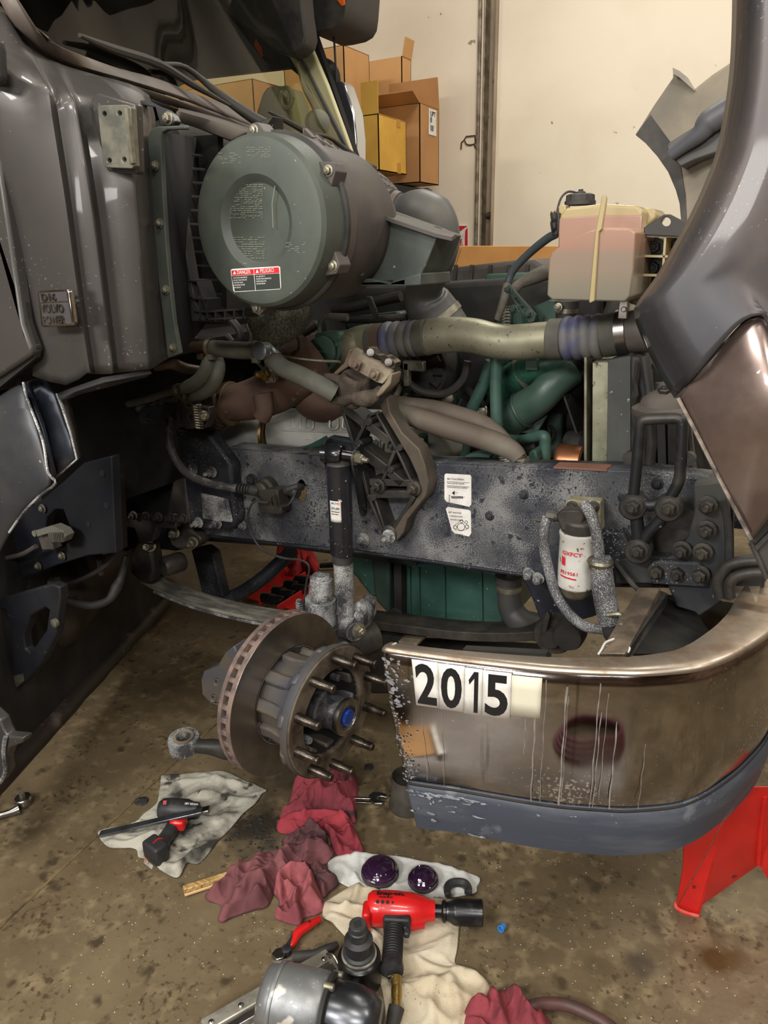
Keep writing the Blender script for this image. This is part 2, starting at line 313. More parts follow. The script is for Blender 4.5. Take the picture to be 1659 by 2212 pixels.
def thin_glass(name, tint, rough=.02, ior=1.13, dust=.006):
    m = bpy.data.materials.new(name); m.use_nodes = True; n = m.node_tree.nodes; L = m.node_tree.links; n.clear()
    o = n.new('ShaderNodeOutputMaterial'); t = n.new('ShaderNodeBsdfTransparent'); t.inputs[0].default_value = tint
    g = n.new('ShaderNodeBsdfGlossy'); g.inputs['Roughness'].default_value = rough; d = n.new('ShaderNodeBsdfDiffuse'); d.inputs[0].default_value = (.5, .5, .47, 1)
    f = n.new('ShaderNodeFresnel'); f.inputs[0].default_value = ior; a = n.new('ShaderNodeMixShader'); b = n.new('ShaderNodeMixShader')
    L.new(f.outputs[0], a.inputs[0]); L.new(t.outputs[0], a.inputs[1]); L.new(g.outputs[0], a.inputs[2])
    no = n.new('ShaderNodeTexNoise'); no.inputs['Scale'].default_value = 3; tc = n.new('ShaderNodeTexCoord'); L.new(tc.outputs['Object'], no.inputs[0])
    r = n.new('ShaderNodeMapRange'); r.inputs['From Min'].default_value = .4; r.inputs['From Max'].default_value = .8; r.inputs['To Max'].default_value = dust*2.2; L.new(no.outputs['Fac'], r.inputs['Value'])
    L.new(r.outputs[0], b.inputs[0]); L.new(a.outputs[0], b.inputs[1]); L.new(d.outputs[0], b.inputs[2]); L.new(b.outputs[0], o.inputs[0]); return m
m_glass = thin_glass('windshield_glass', S(226, 226, 190))
def struct(name, m, material, **k): return build(name, m, material, kind='structure', **k)
# ---------------------------------------------------------------- the shop
WY = 4.0
stain(m_floor, [(GZ(560, 1790), .13, S(44, 41, 36), .9), (GZ(620, 1690), .16, S(58, 50, 40), .8), (GZ(1545, 2065), .06, S(74, 54, 26), .9), (GZ(1600, 2075), .05, S(84, 64, 36), .6), (GZ(1390, 2090), .05, S(66, 58, 52), .7), (GZ(440, 1500), .25, S(74, 62, 46), .7)])
struct('floor', M().box((0, 0, -.05), (13, 13, .1)), m_floor, smooth=0)
struct('ceiling', M().box((0, 0, 5.05), (13, 13, .1)), m_ceil, smooth=0)
struct('wall_back', M().box((-3.95, WY+.1, 2.5), (5.07, .2, 5)).box((2.58, WY+.1, 2.5), (7.8, .2, 5)), m_wall, smooth=0)
struct('wall_front', M().box((0, -6.4, 2.5), (13, .2, 5)), m_dark_wall, smooth=0)
struct('wall_left', M().box((-6.4, 0, 2.5), (.2, 13, 5)), m_wall, smooth=0)
struct('wall_right', M().box((6.4, 0, 2.5), (.2, 13, 5)), m_dark_wall, smooth=0)
# the recessed steel column between the wall panels
struct('trim_1', M().box((-1.36, WY+.16, 2.5), (.14, .08, 5)), m_steel_col, smooth=0)
struct('trim_2', M().box((-1.432, WY+.02, 2.5), (.022, .1, 5)).box((-1.405, WY+.06, 2.5), (.006, .1, 5)), mat('bare_channel_edge', S(168, 156, 138), .4, .6, c2=S(120, 108, 92), sc=12), smooth=0, bevel=.003)
struct('trim_3', M().box((-1.302, WY+.02, 2.5), (.018, .09, 5)), m_steel_col, smooth=0, bevel=.004)
# rusty bolt on the column, torn drywall paper
bt = M(); p = G(1057, 466, WY+.12); bt.lathe([(.03, 0), (.03, .006), (.016, .012), (.016, .03), (.008, .04)], p, (0, -1, 0), 12)
setp(build('column_bolt', bt, m_rust), 'small rusty anchor bolt low on the steel wall column', 'bolt')
tp = M()
for L in ([(996, 322), (997, 308), (1003, 302), (1007, 311), (1012, 313), (1018, 313), (1024, 311), (1027, 320)], [(1003, 302), (1007, 295), (1026, 293), (1027, 310)]):
    tp.tube(pts(L, WY-.004), .006, 5)
build('torn_paper_crack', tp, m_rust, label='small torn crack in the cream wall left of the steel column', cat_='crack')
# recessed concrete joint in the floor (a groove filled with dirt, a little proud of nothing)
jt = M(); a, b = GZ(-60, 2060), GZ(600, 1440); a.z = b.z = .0012; jt.bar(a, b, .006, .002, (0, 0, 1))
struct('trim_4', jt, mat('joint_dirt', S(118, 98, 62), .9, c2=S(60, 50, 36), sc=12, lo=.4, hi=.6), smooth=0)
# fire extinguisher sign
sg = empty('fire_sign', G(1000, 510, WY), 'red and white FIRE EXTINGUISHER wall sign half hidden by the hose', 'sign')
def local(root, m): 
    l = root.location; m.v = [v-l for v in m.v]; return m
bd = local(sg, M().plate(pts([(955, 487), (1010, 487), (1010, 600), (955, 600)], WY-.012), (0, .01, 0)))
build('panel', bd, m_white, sg, smooth=0)
rd = local(sg, M().plate(pts([(958, 488), (1009, 488), (995, 499), (986, 499), (958, 499)], WY-.014), (0, .002, 0)).plate(pts([(1005, 498), (1010, 492), (1010, 600), (1004, 600), (1004, 520)], WY-.0138), (0, .002, 0)))
build('red_border', rd, m_inkred, sg, smooth=0)
for s, x, y, z in (('FIRE', 958, 513, .062), ('E', 993, 525, .042), ('X', 993, 536, .042), ('T', 993, 547, .042)):
    t = text(s, G(x, y, WY-.016)-sg.location, (1, 0, 0), (0, 0, 1), z*1.0, m_inkred, sg, bold=.0015)
# ---------------------------------------------------------------- cartons on the far shelf
def carton(name, x0, x1, yt, yb, Y, d, material, label, flaps=(), tape=None, group=None, zb_=None):
    a, b = G(x0, yt, Y), G(x1, yt, Y); zb = G(x1, yb, Y).z if zb_ is None else zb_; zt = b.z; X0, X1 = a.x, b.x
    r = empty(name, ((X0+X1)/2, Y+d/2, zb), label, 'box', group)
    m = M(); t = .006; c = V((0, 0, 0)); W = X1-X0; H = zt-zb
    m.box((0, 0, t/2), (W, d, t)); m.box((0, -d/2+t/2, H/2), (W, t, H)); m.box((0, d/2-t/2, H/2), (W, t, H))
    m.box((-W/2+t/2, 0, H/2), (t, d, H)); m.box((W/2-t/2, 0, H/2), (t, d, H))
    build('carton_body', m, material, r, smooth=0)
    for side, length, ang in flaps:
        f = M(); s = sin(rad(ang))*length; k = cos(rad(ang))*length
        if side == 'top': f.box((0, 0, H), (W, d, t))
        if side == 'front': f.plate([(-W/2, -d/2, H), (W/2, -d/2, H), (W/2, -d/2-s, H+k), (-W/2, -d/2-s, H+k)], (0, 0, t))
        if side == 'back': f.plate([(-W/2, d/2, H), (W/2, d/2, H), (W/2, d/2+s, H+k), (-W/2, d/2+s, H+k)], (0, t, 0))
        if side == 'right': f.plate([(W/2, -d/2, H), (W/2, d/2, H), (W/2+s, d/2, H+k), (W/2+s, -d/2, H+k)], (t, 0, 0))
        if side == 'left': f.plate([(-W/2, -d/2, H), (-W/2, d/2, H), (-W/2-s, d/2, H+k), (-W/2-s, -d/2, H+k)], (t, 0, 0))
        build('top_flap' if side == 'top' else 'flap', f, material, r, smooth=0)
    return r, W, H
carton('tall_carton', 610, 742, 97, 400, 3.15, .34, m_card, 'tall tan cardboard carton standing on the shelf behind the windshield pillar', [('top', 0, 0)])
r, W, H = carton('wide_carton', 770, 868, 121, 390, 3.62, .14, m_card, 'wide tan cardboard carton behind the others with a lifted side flap', [('right', .12, 12)])
r, W, H = carton('open_carton', 800, 907, 222, 394, 3.28, .3, m_cardd, 'brown open cardboard carton with a white shipping label on its side', [('back', .2, -8), ('front', .12, 62), ('top', 0, 0)])
lb = M().plate([(W/2+.002, -.02, H*.64), (W/2+.002, .1, H*.64), (W/2+.002, .1, H*.97), (W/2+.002, -.02, H*.97)], (.002, 0, 0)); build('shipping_label', lb, m_white, r, smooth=0)
for s, z, h in (('UPT', H*.88, .045), ('8', H*.80, .05), ('|||||', H*.71, .04)):
    t = text(s, (W/2+.006, .0, z), (0, 1, 0), (0, 0, 1), h, m_ink, r)
r, W, H = carton('yellow_carton', 772, 817, 246, 368, 2.85, .38, m_cardy, 'yellow cardboard carton in front of the brown open one on the shelf', [('left', .0, 0), ('top', 0, 0)])
build('flap', M().plate([(-W/2+.03, -.19, H), (W/2, -.19, H), (W/2, -.19, H+.19), (-W/2+.03, -.19, H+.19)], (0, .005, 0)), m_cardy, r, smooth=0)
build('tape', M().box((W/2+.001, .08, H*.1), (.003, .05, H*.2)).box((W/2+.001, .08, H*.93), (.003, .05, H*.14)), mat('packing_tape', S(176, 128, 52), .4), r, smooth=0)
# shelf: a rack with beams and posts
sz = G(880, 392, 3.15).z
sr = empty('storage_shelf', (-2.6, 3.3, 0), 'grey steel storage rack carrying the cardboard cartons by the wall', 'shelf')
build('shelf_board', local(sr, M().box((-2.85, 3.28, sz-.03), (2.3, .95, .04))), mat('rack_steel', S(96, 96, 88), .5, .5), sr, bevel=.004)
build('beam', local(sr, M().box((-2.85, 2.82, sz-.09), (2.3, .04, .09))), m_zinc, sr, bevel=.004)
for x in (-3.95, -1.74):
    for y in (2.84, 3.72): build('post', local(sr, M().box((x, y, sz/2), (.05, .05, sz))), m_frame2, sr, bevel=.004)
# more cartons that fill the shelf behind the cab and show through the windshield
for i, (x0, x1, yt, yb, Y, d, mt, lab) in enumerate([(250, 380, 130, 330, 3.0, .3, m_cardy, 'yellowish carton at far left of shelf seen through the windshield'), (390, 545, 170, 350, 3.0, .35, m_card, 'low tan carton seen through the windshield beside the tall carton')]):
    carton('carton', x0, x1, yt, yb+60, Y, d, mt, lab, [('top', 0, 0)], zb_=G(880, 392, 3.15).z-.007)
# long flat carton standing behind the engine
lc = empty('long_carton', G(1080, 639, 1.9), 'long flat orange-brown cardboard carton behind the engine bay', 'box')
q = [(940, 560), (985, 531), (1240, 531), (1260, 640), (930, 632)]
build('carton_body', local(lc, M().plate(pts(q, 1.9), (0, .35, 0))), mat('cardboard_orange', S(206, 150, 88), .85, c2=S(190, 134, 76), sc=3), lc, smooth=0, bevel=.004)
build('fold_crease', local(lc, M().bar(G(996, 536, 1.896), G(984, 572, 1.896), .006, .006)), m_cardd, lc, smooth=0)
z0 = G(1080, 640, 1.9).z-.02
bn = empty('steel_bench', (.2, 2.15, 0), 'steel bench behind the engine with the long carton lying on it', 'bench')
build('bench_top', local(bn, M().box((.2, 2.15, z0-.025), (1.9, .7, .05))), m_zinc, bn, bevel=.004)
for x in (-.7, 1.1):
    for y in (1.84, 2.46): build('leg', local(bn, M().box((x, y, (z0-.05)/2), (.05, .05, z0-.05))), m_zinc, bn, bevel=.003)
# ================================================================ the truck
TR = empty('truck', (0, 0, 0), 'dark grey semi truck with hood tilted open and front wheel removed for repair', 'truck')
def part(name, m, material, **k): return build(name, m, material, k.pop('parent', TR), **k)
# ---- cab side and cowl
def loft(name, cols, material, n=26, m_=None, **k):
    C = [resamp(cat(P3(c), 5), n) for c in cols]
    rows = [cat([c[i] for c in C], m_ or 2) if (m_ or 2) > 1 else [c[i] for c in C] for i in range(n)]
    return part(name, M().grid(rows), material, **k)
cowl = loft('cowl_panel', [
    [(-70, -40, -.78), (-60, 120, -.83), (-40, 300, -.82), (10, 440, -.80), (40, 600, -.79), (68, 765, -.78), (70, 812, -.78)],
    [(4, 15, -.75), (26, 120, -.78), (50, 240, -.80), (78, 440, -.80), (105, 610, -.79), (135, 770, -.78), (142, 832, -.77)],
    [(43, 78, -.72), (84, 160, -.77), (98, 200, -.79), (106, 260, -.79), (134, 440, -.79), (157, 610, -.785), (187, 806, -.78)],
    [(60, 95, -.71), (94, 165, -.76), (107, 202, -.785), (116, 260, -.785), (144, 440, -.785), (167, 610, -.78), (197, 807, -.775)],
    [(68, 103, -.70), (104, 172, -.75), (118, 207, -.765), (128, 262, -.765), (155, 442, -.765), (177, 612, -.76), (206, 808, -.755)],
    [(100, 124, -.67), (135, 185, -.735), (150, 212, -.75), (160, 264, -.75), (190, 446, -.75), (212, 614, -.745), (236, 808, -.74)],
    [(121, 134, -.66), (148, 190, -.73), (160, 212, -.745), (171, 264, -.745), (201, 448, -.745), (222, 614, -.74), (246, 806, -.735)],
    [(150, 145, -.63), (163, 196, -.70), (174, 216, -.715), (184, 266, -.715), (212, 450, -.715), (233, 614, -.71), (256, 805, -.705)],
    [(202, 160, -.58), (250, 205, -.63), (262, 250, -.65), (282, 370, -.68), (291, 470, -.68), (303, 610, -.675), (318, 799, -.67)],
    [(212, 163, -.57), (258, 207, -.62), (272, 250, -.635), (290, 370, -.66), (299, 470, -.66), (311, 610, -.655), (326, 797, -.65)],
    [(278, 180, -.5), (300, 228, -.52), (308, 270, -.55), (318, 380, -.56), (326, 470, -.56), (336, 610, -.56), (350, 782, -.56)],
    [(322, 205, -.44), (335, 250, -.47), (336, 285, -.50), (340, 380, -.52), (346, 470, -.52), (356, 610, -.52), (368, 772, -.52)]],
    m_paint, n=34, solid=.004, smooth=60, label='dark grey metallic cowl side panel with a broad vertical raised strip')
part('cab_door', M().plate(pts([(-160, -20), (-70, 60), (-12, 250), (4, 400), (28, 560), (48, 700), (67, 754), (66, 768), (0, 812), (-160, 900)], -.815), (0, .03, 0)), m_paint, bevel=.008, label='grey door skin at the left edge of the cowl')
part('door_seam', M().plate(pts([(-160, -20), (-40, 200), (0, 262), (18, 400), (40, 560), (60, 690), (79, 752), (78, 772), (0, 836), (-160, 940)], -.802), (0, .01, 0)), m_dark, smooth=0)
hd = M().plate(pts([(-60, 70), (-12, 82), (-6, 110), (-4, 170), (-10, 180), (-60, 180)], -.84), (0, .02, 0))
part('door_handle', hd, m_black, bevel=.006)
# ledge under the cowl and the two fender flares
part('cowl_ledge', M().grid([P3([(122, 850, -.775), (160, 836, -.775), (220, 815, -.77), (322, 799, -.66)]), P3([(128, 862, -.795), (165, 845, -.795), (225, 826, -.79), (328, 806, -.67)]), P3([(140, 866, -.78), (170, 853, -.78), (235, 836, -.775), (316, 815, -.66)])]), m_paintd, solid=.006, smooth=60)
f1 = part('fender_flare', M().grid([P3([(-60, 895, -.79), (0, 846, -.79), (44, 821, -.79), (50, 828, -.79)]), P3([(-60, 950, -.83), (0, 900, -.83), (40, 868, -.83), (68, 890, -.82)]), P3([(-60, 1010, -.85), (0, 965, -.85), (45, 945, -.84), (92, 962, -.83)]),
    P3([(-60, 1090, -.85), (0, 1050, -.85), (50, 1020, -.85), (104, 1025, -.84)]), P3([(-60, 1170, -.84), (0, 1100, -.85), (50, 1065, -.85), (119, 1044, -.84)]), P3([(-60, 1250, -.83), (0, 1165, -.84), (30, 1120, -.84), (85, 1072, -.84)]), P3([(-60, 1290, -.83), (0, 1195, -.83), (28, 1140, -.83), (70, 1088, -.83)])]), m_paintd, solid=.006, smooth=60, sub=1, label='grey fender flare with scuffed white lower edge')
part('worn_edge', M().tube(P3([(50, 826, -.80), (58, 860, -.81), (84, 928, -.82), (95, 965, -.83), (104, 1022, -.84), (120, 1044, -.845), (85, 1072, -.845), (50, 1108, -.845), (20, 1150, -.845)]), .0028, 6, 3), m_salt, parent=f1, kind='stuff')
f2 = part('inner_flare', M().grid([P3([(48, 826, -.76), (60, 822, -.74), (96, 812, -.70)]), P3([(68, 875, -.76), (76, 865, -.70), (120, 848, -.70)]), P3([(88, 930, -.77), (96, 915, -.71), (140, 905, -.71)]), P3([(98, 975, -.78), (108, 965, -.71), (155, 945, -.72)]), P3([(110, 1036, -.79), (120, 1030, -.74), (165, 990, -.73)])]), mat('blue_grey_flare', S(58, 64, 80), .35, .4, c2=S(80, 84, 92), sc=6, spk=[(S(190, 190, 190), 70, .72, .03)]), solid=.008, smooth=50)
f3 = M().grid([P3([(122, 850, -.775), (140, 862, -.74)]), P3([(134, 880, -.775), (150, 885, -.74)]), P3([(150, 930, -.775), (160, 930, -.74)]), P3([(166, 992, -.775), (170, 985, -.74)])])
part('flare_return', f3, m_paint, solid=.006)
part('worn_edge', M().tube(P3([(122, 850, -.78), (134, 880, -.78), (152, 935, -.78), (166, 992, -.78), (112, 1040, -.78)]), .0022, 6), m_salt, parent=f2, kind='stuff')
# bracket pocket beside the windshield
po = part('mirror_mount_recess', M().plate(pts([(196, 215), (203, 203), (215, 200), (292, 224), (296, 372), (290, 376), (226, 370), (217, 360)], -.70), (0, .02, 0)), m_paint, bevel=.006)
pm = M(); hl = []
for x, y in ((225, 246), (258, 245), (236, 347), (268, 345)): hl.append([G(x+5*cos(t*pi/4), y+6*sin(t*pi/4), -.716) for t in range(8)])
mp_ = part('mount_plate', pm.plate(pts([(210, 229), (216, 227), (272, 226), (282, 232), (290, 358), (284, 364), (228, 362), (223, 356)], -.716), (0, .014, 0), hl), mat('mount_plate_grime', S(92, 92, 84), .5, .4, c2=S(120, 118, 104), sc=22, lo=.4, hi=.6), bevel=.004, parent=po)
part('plate_edge', M().plate(pts([(268, 233), (275, 233), (287, 352), (280, 355)], -.722), (0, .008, 0)), m_zinc, parent=po, smooth=0)
part('plate_backing', M().plate(pts([(214, 232), (272, 232), (282, 356), (228, 356)], -.70), (0, .003, 0)), m_dark, parent=po, smooth=0)
# emblem
e0 = G(80, 628, -.815); ex = (G(146, 626, -.815)-e0).normalized(); ey = (e0-G(88, 706, -.815)).normalized()
em = part('engine_emblem', M().plate(pts([(80, 632), (84, 628), (144, 625), (149, 629), (159, 699), (155, 704), (92, 707), (88, 703)], -.818), (0, .012, 0)), mat('emblem_chrome', S(186, 180, 172), .16, 1, c2=S(140, 132, 124), sc=26), bevel=.003)
part('emblem_field', M().plate(pts([(84, 633), (142, 630), (146, 650), (87, 653)], -.8195), (0, .002, 0)).plate(pts([(88, 656), (147, 653), (155, 699), (94, 702)], -.8195), (0, .002, 0)), mat('emblem_dark', S(78, 76, 78), .5, .3), parent=em, smooth=0)
for s, x, y, h, xs in (('D16', 90, 650, .019, 1.28), ('VOLVO', 90, 675, .021, .92), ('POWER', 94, 699, .021, .86)):
    text(s, G(x, y, -.8215), ex, ey, h, m_steel, em, xs=xs, bold=.0003, ext=.0012)
# dusty section next to the flange, flange strip with bolts
part('cowl_flange', M().plate(pts([(318, 300), (321, 289), (328, 277), (340, 273), (400, 270), (402, 279), (362, 280), (350, 286), (347, 297), (351, 400), (358, 520), (367, 620), (376, 700), (388, 764), (362, 774), (352, 690), (341, 600), (333, 500), (325, 400)], -.545), (0, .012, 0)), m_duct, bevel=.003)
for x, y in ((336, 358), (346, 482), (359, 626), (374, 750)): part('bolt', M().bolt(G(x, y, -.546), (0, -1, 0), .007, .008), m_zinc)
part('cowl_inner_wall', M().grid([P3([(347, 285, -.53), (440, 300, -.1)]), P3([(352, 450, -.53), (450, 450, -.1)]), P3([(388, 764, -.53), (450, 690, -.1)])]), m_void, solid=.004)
# ---- windshield
GB = [(30, -10, -.76), (43, 25, -.75), (58, 50, -.74), (80, 70, -.72), (101, 84, -.69), (142, 106, -.62), (190, 124, -.52), (253, 147, -.36), (342, 170, -.12), (420, 202, .1), (497, 230, .35), (570, 262, .58), (624, 283, .8), (678, 315, 1.05), (733, 343, 1.32), (762, 360, 1.48), (770, 366, 1.56)]
base = resamp(cat(P3(GB), 4), 44)
rows = []
for i in range(13):
    h = 1.05*i/12; row = []
    for j, p in enumerate(base):
        u = j/43; k = .43 + .16*max(0, (u-.86)/.14)
        row.append(p + V((-k*h*1.0, (.06*h if u < .2 else 0)-.02*h, h)))
    rows.append(row)
ws = part('windshield', M().grid(rows), m_glass, smooth=80, label='tinted curved windshield')
GL = [(-6, -10, -.76), (4, 15, -.76), (15, 40, -.75), (43, 78, -.72), (76, 109, -.69), (121, 134, -.64), (202, 160, -.52), (278, 180, -.36), (420, 225, .0), (543, 271, .3), (620, 300, .6), (700, 345, 1.0), (790, 392, 1.5)]
gl = resamp(cat(P3(GL), 4), 44)
part('windshield_gasket', M().grid([base, [p.lerp(q, .3)+V((.012, -.004, .004)) for p, q in zip(base, gl)], [p.lerp(q, .85)+V((.012, -.004, .0)) for p, q in zip(base, gl)], gl]), mat('gasket_rubber', S(88, 80, 74), .5, c2=S(104, 94, 86), sc=5), solid=.006, smooth=60)
part('far_pillar_gasket', M().tube([base[-1]+V((.0, .01, 0))]+[r[-1]+V((0, .012, 0)) for r in rows], .012, 8), m_black)
# cab interior seen through the glass
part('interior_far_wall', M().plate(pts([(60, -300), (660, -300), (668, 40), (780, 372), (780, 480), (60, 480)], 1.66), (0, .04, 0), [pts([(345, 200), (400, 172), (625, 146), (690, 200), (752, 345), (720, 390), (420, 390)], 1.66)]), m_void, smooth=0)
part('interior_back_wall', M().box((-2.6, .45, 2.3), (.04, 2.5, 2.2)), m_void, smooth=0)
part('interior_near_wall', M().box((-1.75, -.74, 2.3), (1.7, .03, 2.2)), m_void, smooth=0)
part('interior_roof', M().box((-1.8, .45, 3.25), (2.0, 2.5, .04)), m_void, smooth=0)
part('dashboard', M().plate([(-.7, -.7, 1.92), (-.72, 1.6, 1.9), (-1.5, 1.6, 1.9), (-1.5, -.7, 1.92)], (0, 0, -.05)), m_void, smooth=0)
sw = M(); sw.tube([G(618+13*cos(t*pi/12), 212+22*sin(t*pi/12), 1.3) for t in range(25)], .011, 8)
part('steering_wheel', sw, mat('grey_interior', S(120, 120, 106), .6))
part('seat', M().plate(pts([(566, 200), (575, 188), (612, 184), (626, 215), (632, 255), (640, 330), (555, 300), (553, 240)], 1.36), (0, .16, 0)), mat('seat_grey', S(128, 128, 114), .7), bevel=.03)
part('fan', M().lathe([(.0, 0), (.035, .0), (.055, .02), (.05, .06), (.02, .08)], G(680, 268, 1.3), (1, -.7, 0), 20), mat('fan_grey', S(112, 112, 98), .6))
part('far_glass_reflection', M().plate(pts([(622, 118), (655, 100), (664, 84), (705, 180), (740, 275), (772, 366), (752, 352), (700, 285), (655, 200), (640, 150)], 1.58), (0, .03, 0)), m_cream_refl, bevel=.006)  # cream plate stands in for the wall's reflection in the curved glass
part('roof_header', M().plate(pts([(380, -120), (640, -120), (652, 20), (660, 76), (655, 98), (640, 114), (622, 119), (600, 114), (540, 66), (460, 10), (380, -40)], 1.34), (0, .1, 0)), m_black, bevel=.02)
# sun visor outside
vis = M().plate(pts([(600, -150), (748, -150), (750, -40), (747, 10), (744, 34), (735, 50), (719, 60), (690, 67), (668, 70), (655, 52), (650, 20), (600, 0)], 1.62), (0, .3, 0))
vz = part('sun_visor', vis, m_black, bevel=.03, label='black moulded sun visor with amber marker lamp', seg=4)
part('marker_lamp', M().plate(pts([(726, -30), (742, -30), (744, 10), (738, 14), (728, 2)], 1.612), (0, .02, 0)), m_amber, parent=vz, bevel=.004)
part('antenna', M().tube(P3([(718, 40, 1.75), (722, 90, 1.75), (727, 178, 1.75)]), .006, 6), m_black)
mr = part('far_mirror', M().plate(pts([(704, 182), (710, 176), (738, 175), (744, 182), (764, 242), (770, 300), (770, 352), (752, 352), (722, 250)], 1.85), (0, .1, 0)), mat('mirror_shell', S(196, 200, 206), .14, .9), bevel=.02, label='pale chrome far side mirror shell', seg=3)
part('mirror_arm', M().tube(P3([(688, 134, 1.85), (704, 138, 1.85), (716, 146, 1.85), (724, 162, 1.88), (726, 182, 1.9)]), .026, 10, 3), m_black, parent=mr)
# ---- wipers
def wiper(a, spine, blade, Y0):
    w_ = part('wiper', M().tube(P3(spine), [.006, .008, .016, .02], 8, 4), m_black, smooth=50)
    part('wiper_blade', M().tube(P3(blade), [.004, .010, .012, .010, .004], 8, 4), m_black, parent=w_)
    return w_
wiper(0, [(350, 138, -.10), (402, 146, .05), (470, 200, .14), (540, 250, .20), (588, 278, .24)], [(172, 76, -.56), (240, 104, -.38), (340, 137, -.14), (420, 185, .0), (497, 228, .12)], 0)
wiper(0, [(668, 288, .82), (710, 297, .95), (745, 322, 1.05), (775, 348, 1.15), (800, 368, 1.22)], [(578, 240, .42), (620, 262, .56), (672, 292, .74), (705, 318, .88), (736, 342, 1.0)], 0)
part('wiper_pivot', M().plate(P3([(560, 262, .2), (590, 250, .22), (592, 282, .24), (572, 276, .2)]), (0, .05, 0)), m_black, bevel=.004)
part('wiper_pivot', M().plate(P3([(768, 340, 1.15), (802, 356, 1.2), (802, 376, 1.2), (790, 376, 1.2)]), (0, .05, 0)), m_black, bevel=.004)
# ---- cowl channels below the windshield
def strip(name, top, bot, material, **k):
    a = resamp(cat(P3(top), 4), 20); b = resamp(cat(P3(bot), 4), 20)
    return part(name, M().grid([a, [p.lerp(q, .5)+V((.01, -.01, .005)) for p, q in zip(a, b)], b]), material, solid=.006, smooth=50, **k)
strip('cowl_top', [(278, 181, -.37), (420, 226, -.01), (543, 272, .29), (620, 302, .58), (700, 347, .98), (800, 398, 1.5)], [(282, 197, -.38), (400, 240, -.06), (530, 286, .22), (600, 312, .4), (690, 360, .8), (790, 410, 1.3)], m_dusty)
strip('cowl_channel', [(284, 200, -.40), (400, 242, -.1), (500, 276, .1), (590, 312, .3)], [(292, 214, -.41), (390, 250, -.12), (480, 292, .06), (560, 325, .2)], m_black)
strip('cowl_rail', [(386, 233, -.33), (400, 236, -.31), (470, 254, -.2), (560, 284, -.06)], [(384, 262, -.36), (400, 268, -.33), (440, 280, -.27), (500, 302, -.2)], m_dusty)
part('cowl_gusset', M().plate(pts([(233, 185), (238, 176), (250, 174), (272, 180), (284, 200), (290, 216), (268, 222), (262, 205), (245, 200)], -.42), (0, .02, 0)), m_dusty, bevel=.006)
cl = part('rail_bracket', M().plate(pts([(283, 222), (290, 218), (312, 216), (335, 228), (356, 236), (372, 250), (378, 262), (370, 272), (345, 270), (335, 232)], -.50), (0, .02, 0)), m_paintd, bevel=.004)
part('bolt', M().bolt(G(364, 256, -.50), (0, -1, 0), .009, .01), m_zinc, parent=cl)
part('duct_hose_behind', M().tube(P3([(352, 310, -.3), (385, 300, -.2), (430, 312, -.1), (480, 330, .0)]), .05, 12, 3), m_dark)
# ---- finned intake panel left of the air cleaner
gr = part('intake_frame', M().plate(pts([(349, 322), (364, 322), (420, 650), (440, 690), (380, 700), (368, 620)], -.36), (0, .03, 0)), m_black, bevel=.003)
for k in range(13):
    y = 330 + k*30; x0 = 362 + k*4.2
    part('fin', M().plate(P3([(x0, y, -.36), (x0+72, y+3, -.24), (x0+72, y+7, -.24), (x0, y+4, -.36)]), (0, .008, -.001)), m_black, parent=gr, smooth=0)
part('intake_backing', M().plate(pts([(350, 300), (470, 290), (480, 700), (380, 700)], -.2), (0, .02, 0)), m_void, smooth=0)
lg = M()
for x0, y0, x1, y1 in ((396, 604, 440, 606), (402, 640, 462, 646), (410, 668, 462, 672), (415, 690, 545, 684), (396, 604, 416, 690), (420, 606, 436, 690), (440, 606, 462, 672), (402, 606, 418, 640), (428, 640, 430, 690), (446, 645, 447, 690), (462, 645, 462, 690), (480, 672, 480, 692), (500, 670, 500, 690), (520, 668, 520, 688), (540, 668, 540, 686), (462, 672, 545, 666)):
    lg.bar(G(x0, y0, -.34), G(x1, y1, -.34), .004, .05)
part('lattice', lg, m_black, parent=gr, smooth=0)
part('lattice_back', M().plate(pts([(372, 600), (400, 600), (418, 640), (430, 690), (380, 700)], -.33), (0, .01, 0)), m_black, parent=gr, smooth=0)
# ---- air cleaner
AC = G(552, 481, -.45); ay = V((0, 1, 0)); RA = .174
ac = part('air_cleaner', M().lathe([(.172, .085), (.180, .09), (.180, .112), (.170, .12), (.166, .30), (.12, .40), (.0, .41)], AC, ay, 64), m_lid2, label='round dusty black air cleaner housing')
part('air_cleaner_lid', M().lathe([(0, .012), (.078, .012), (.088, .004), (.094, 0), (.150, .0), (.163, .004), (.170, .012), (RA, .03), (.175, .082), (.180, .084)], AC, ay, 72), m_lid, parent=ac, smooth=25, label='dull grey-green round lid with worn print')
part('seam_ring', M().lathe([(.179, .07), (.183, .074), (.183, .083), (.179, .086)], AC, ay, 64), m_black, parent=ac)
for x, y in ((553, 286), (708, 373), (727, 578), (560, 650)):
    q = G(x, y, -.40); dr = (q-AC); dr.y = 0; dr.normalize(); tg = V((dr.z, 0, -dr.x)); c_ = AC + dr*.182 + V((0, .045, 0))
    cm = M().plate([c_-tg*.028-dr*.01, c_+tg*.028-dr*.01, c_+tg*.01+dr*.014, c_-tg*.01+dr*.014], (0, .045, 0)); part('lid_tab', cm, m_lid2, parent=ac, bevel=.002)
    part('bolt', M().bolt(c_+dr*.0, (0, -1, 0), .008, .008), m_zinc, parent=ac)
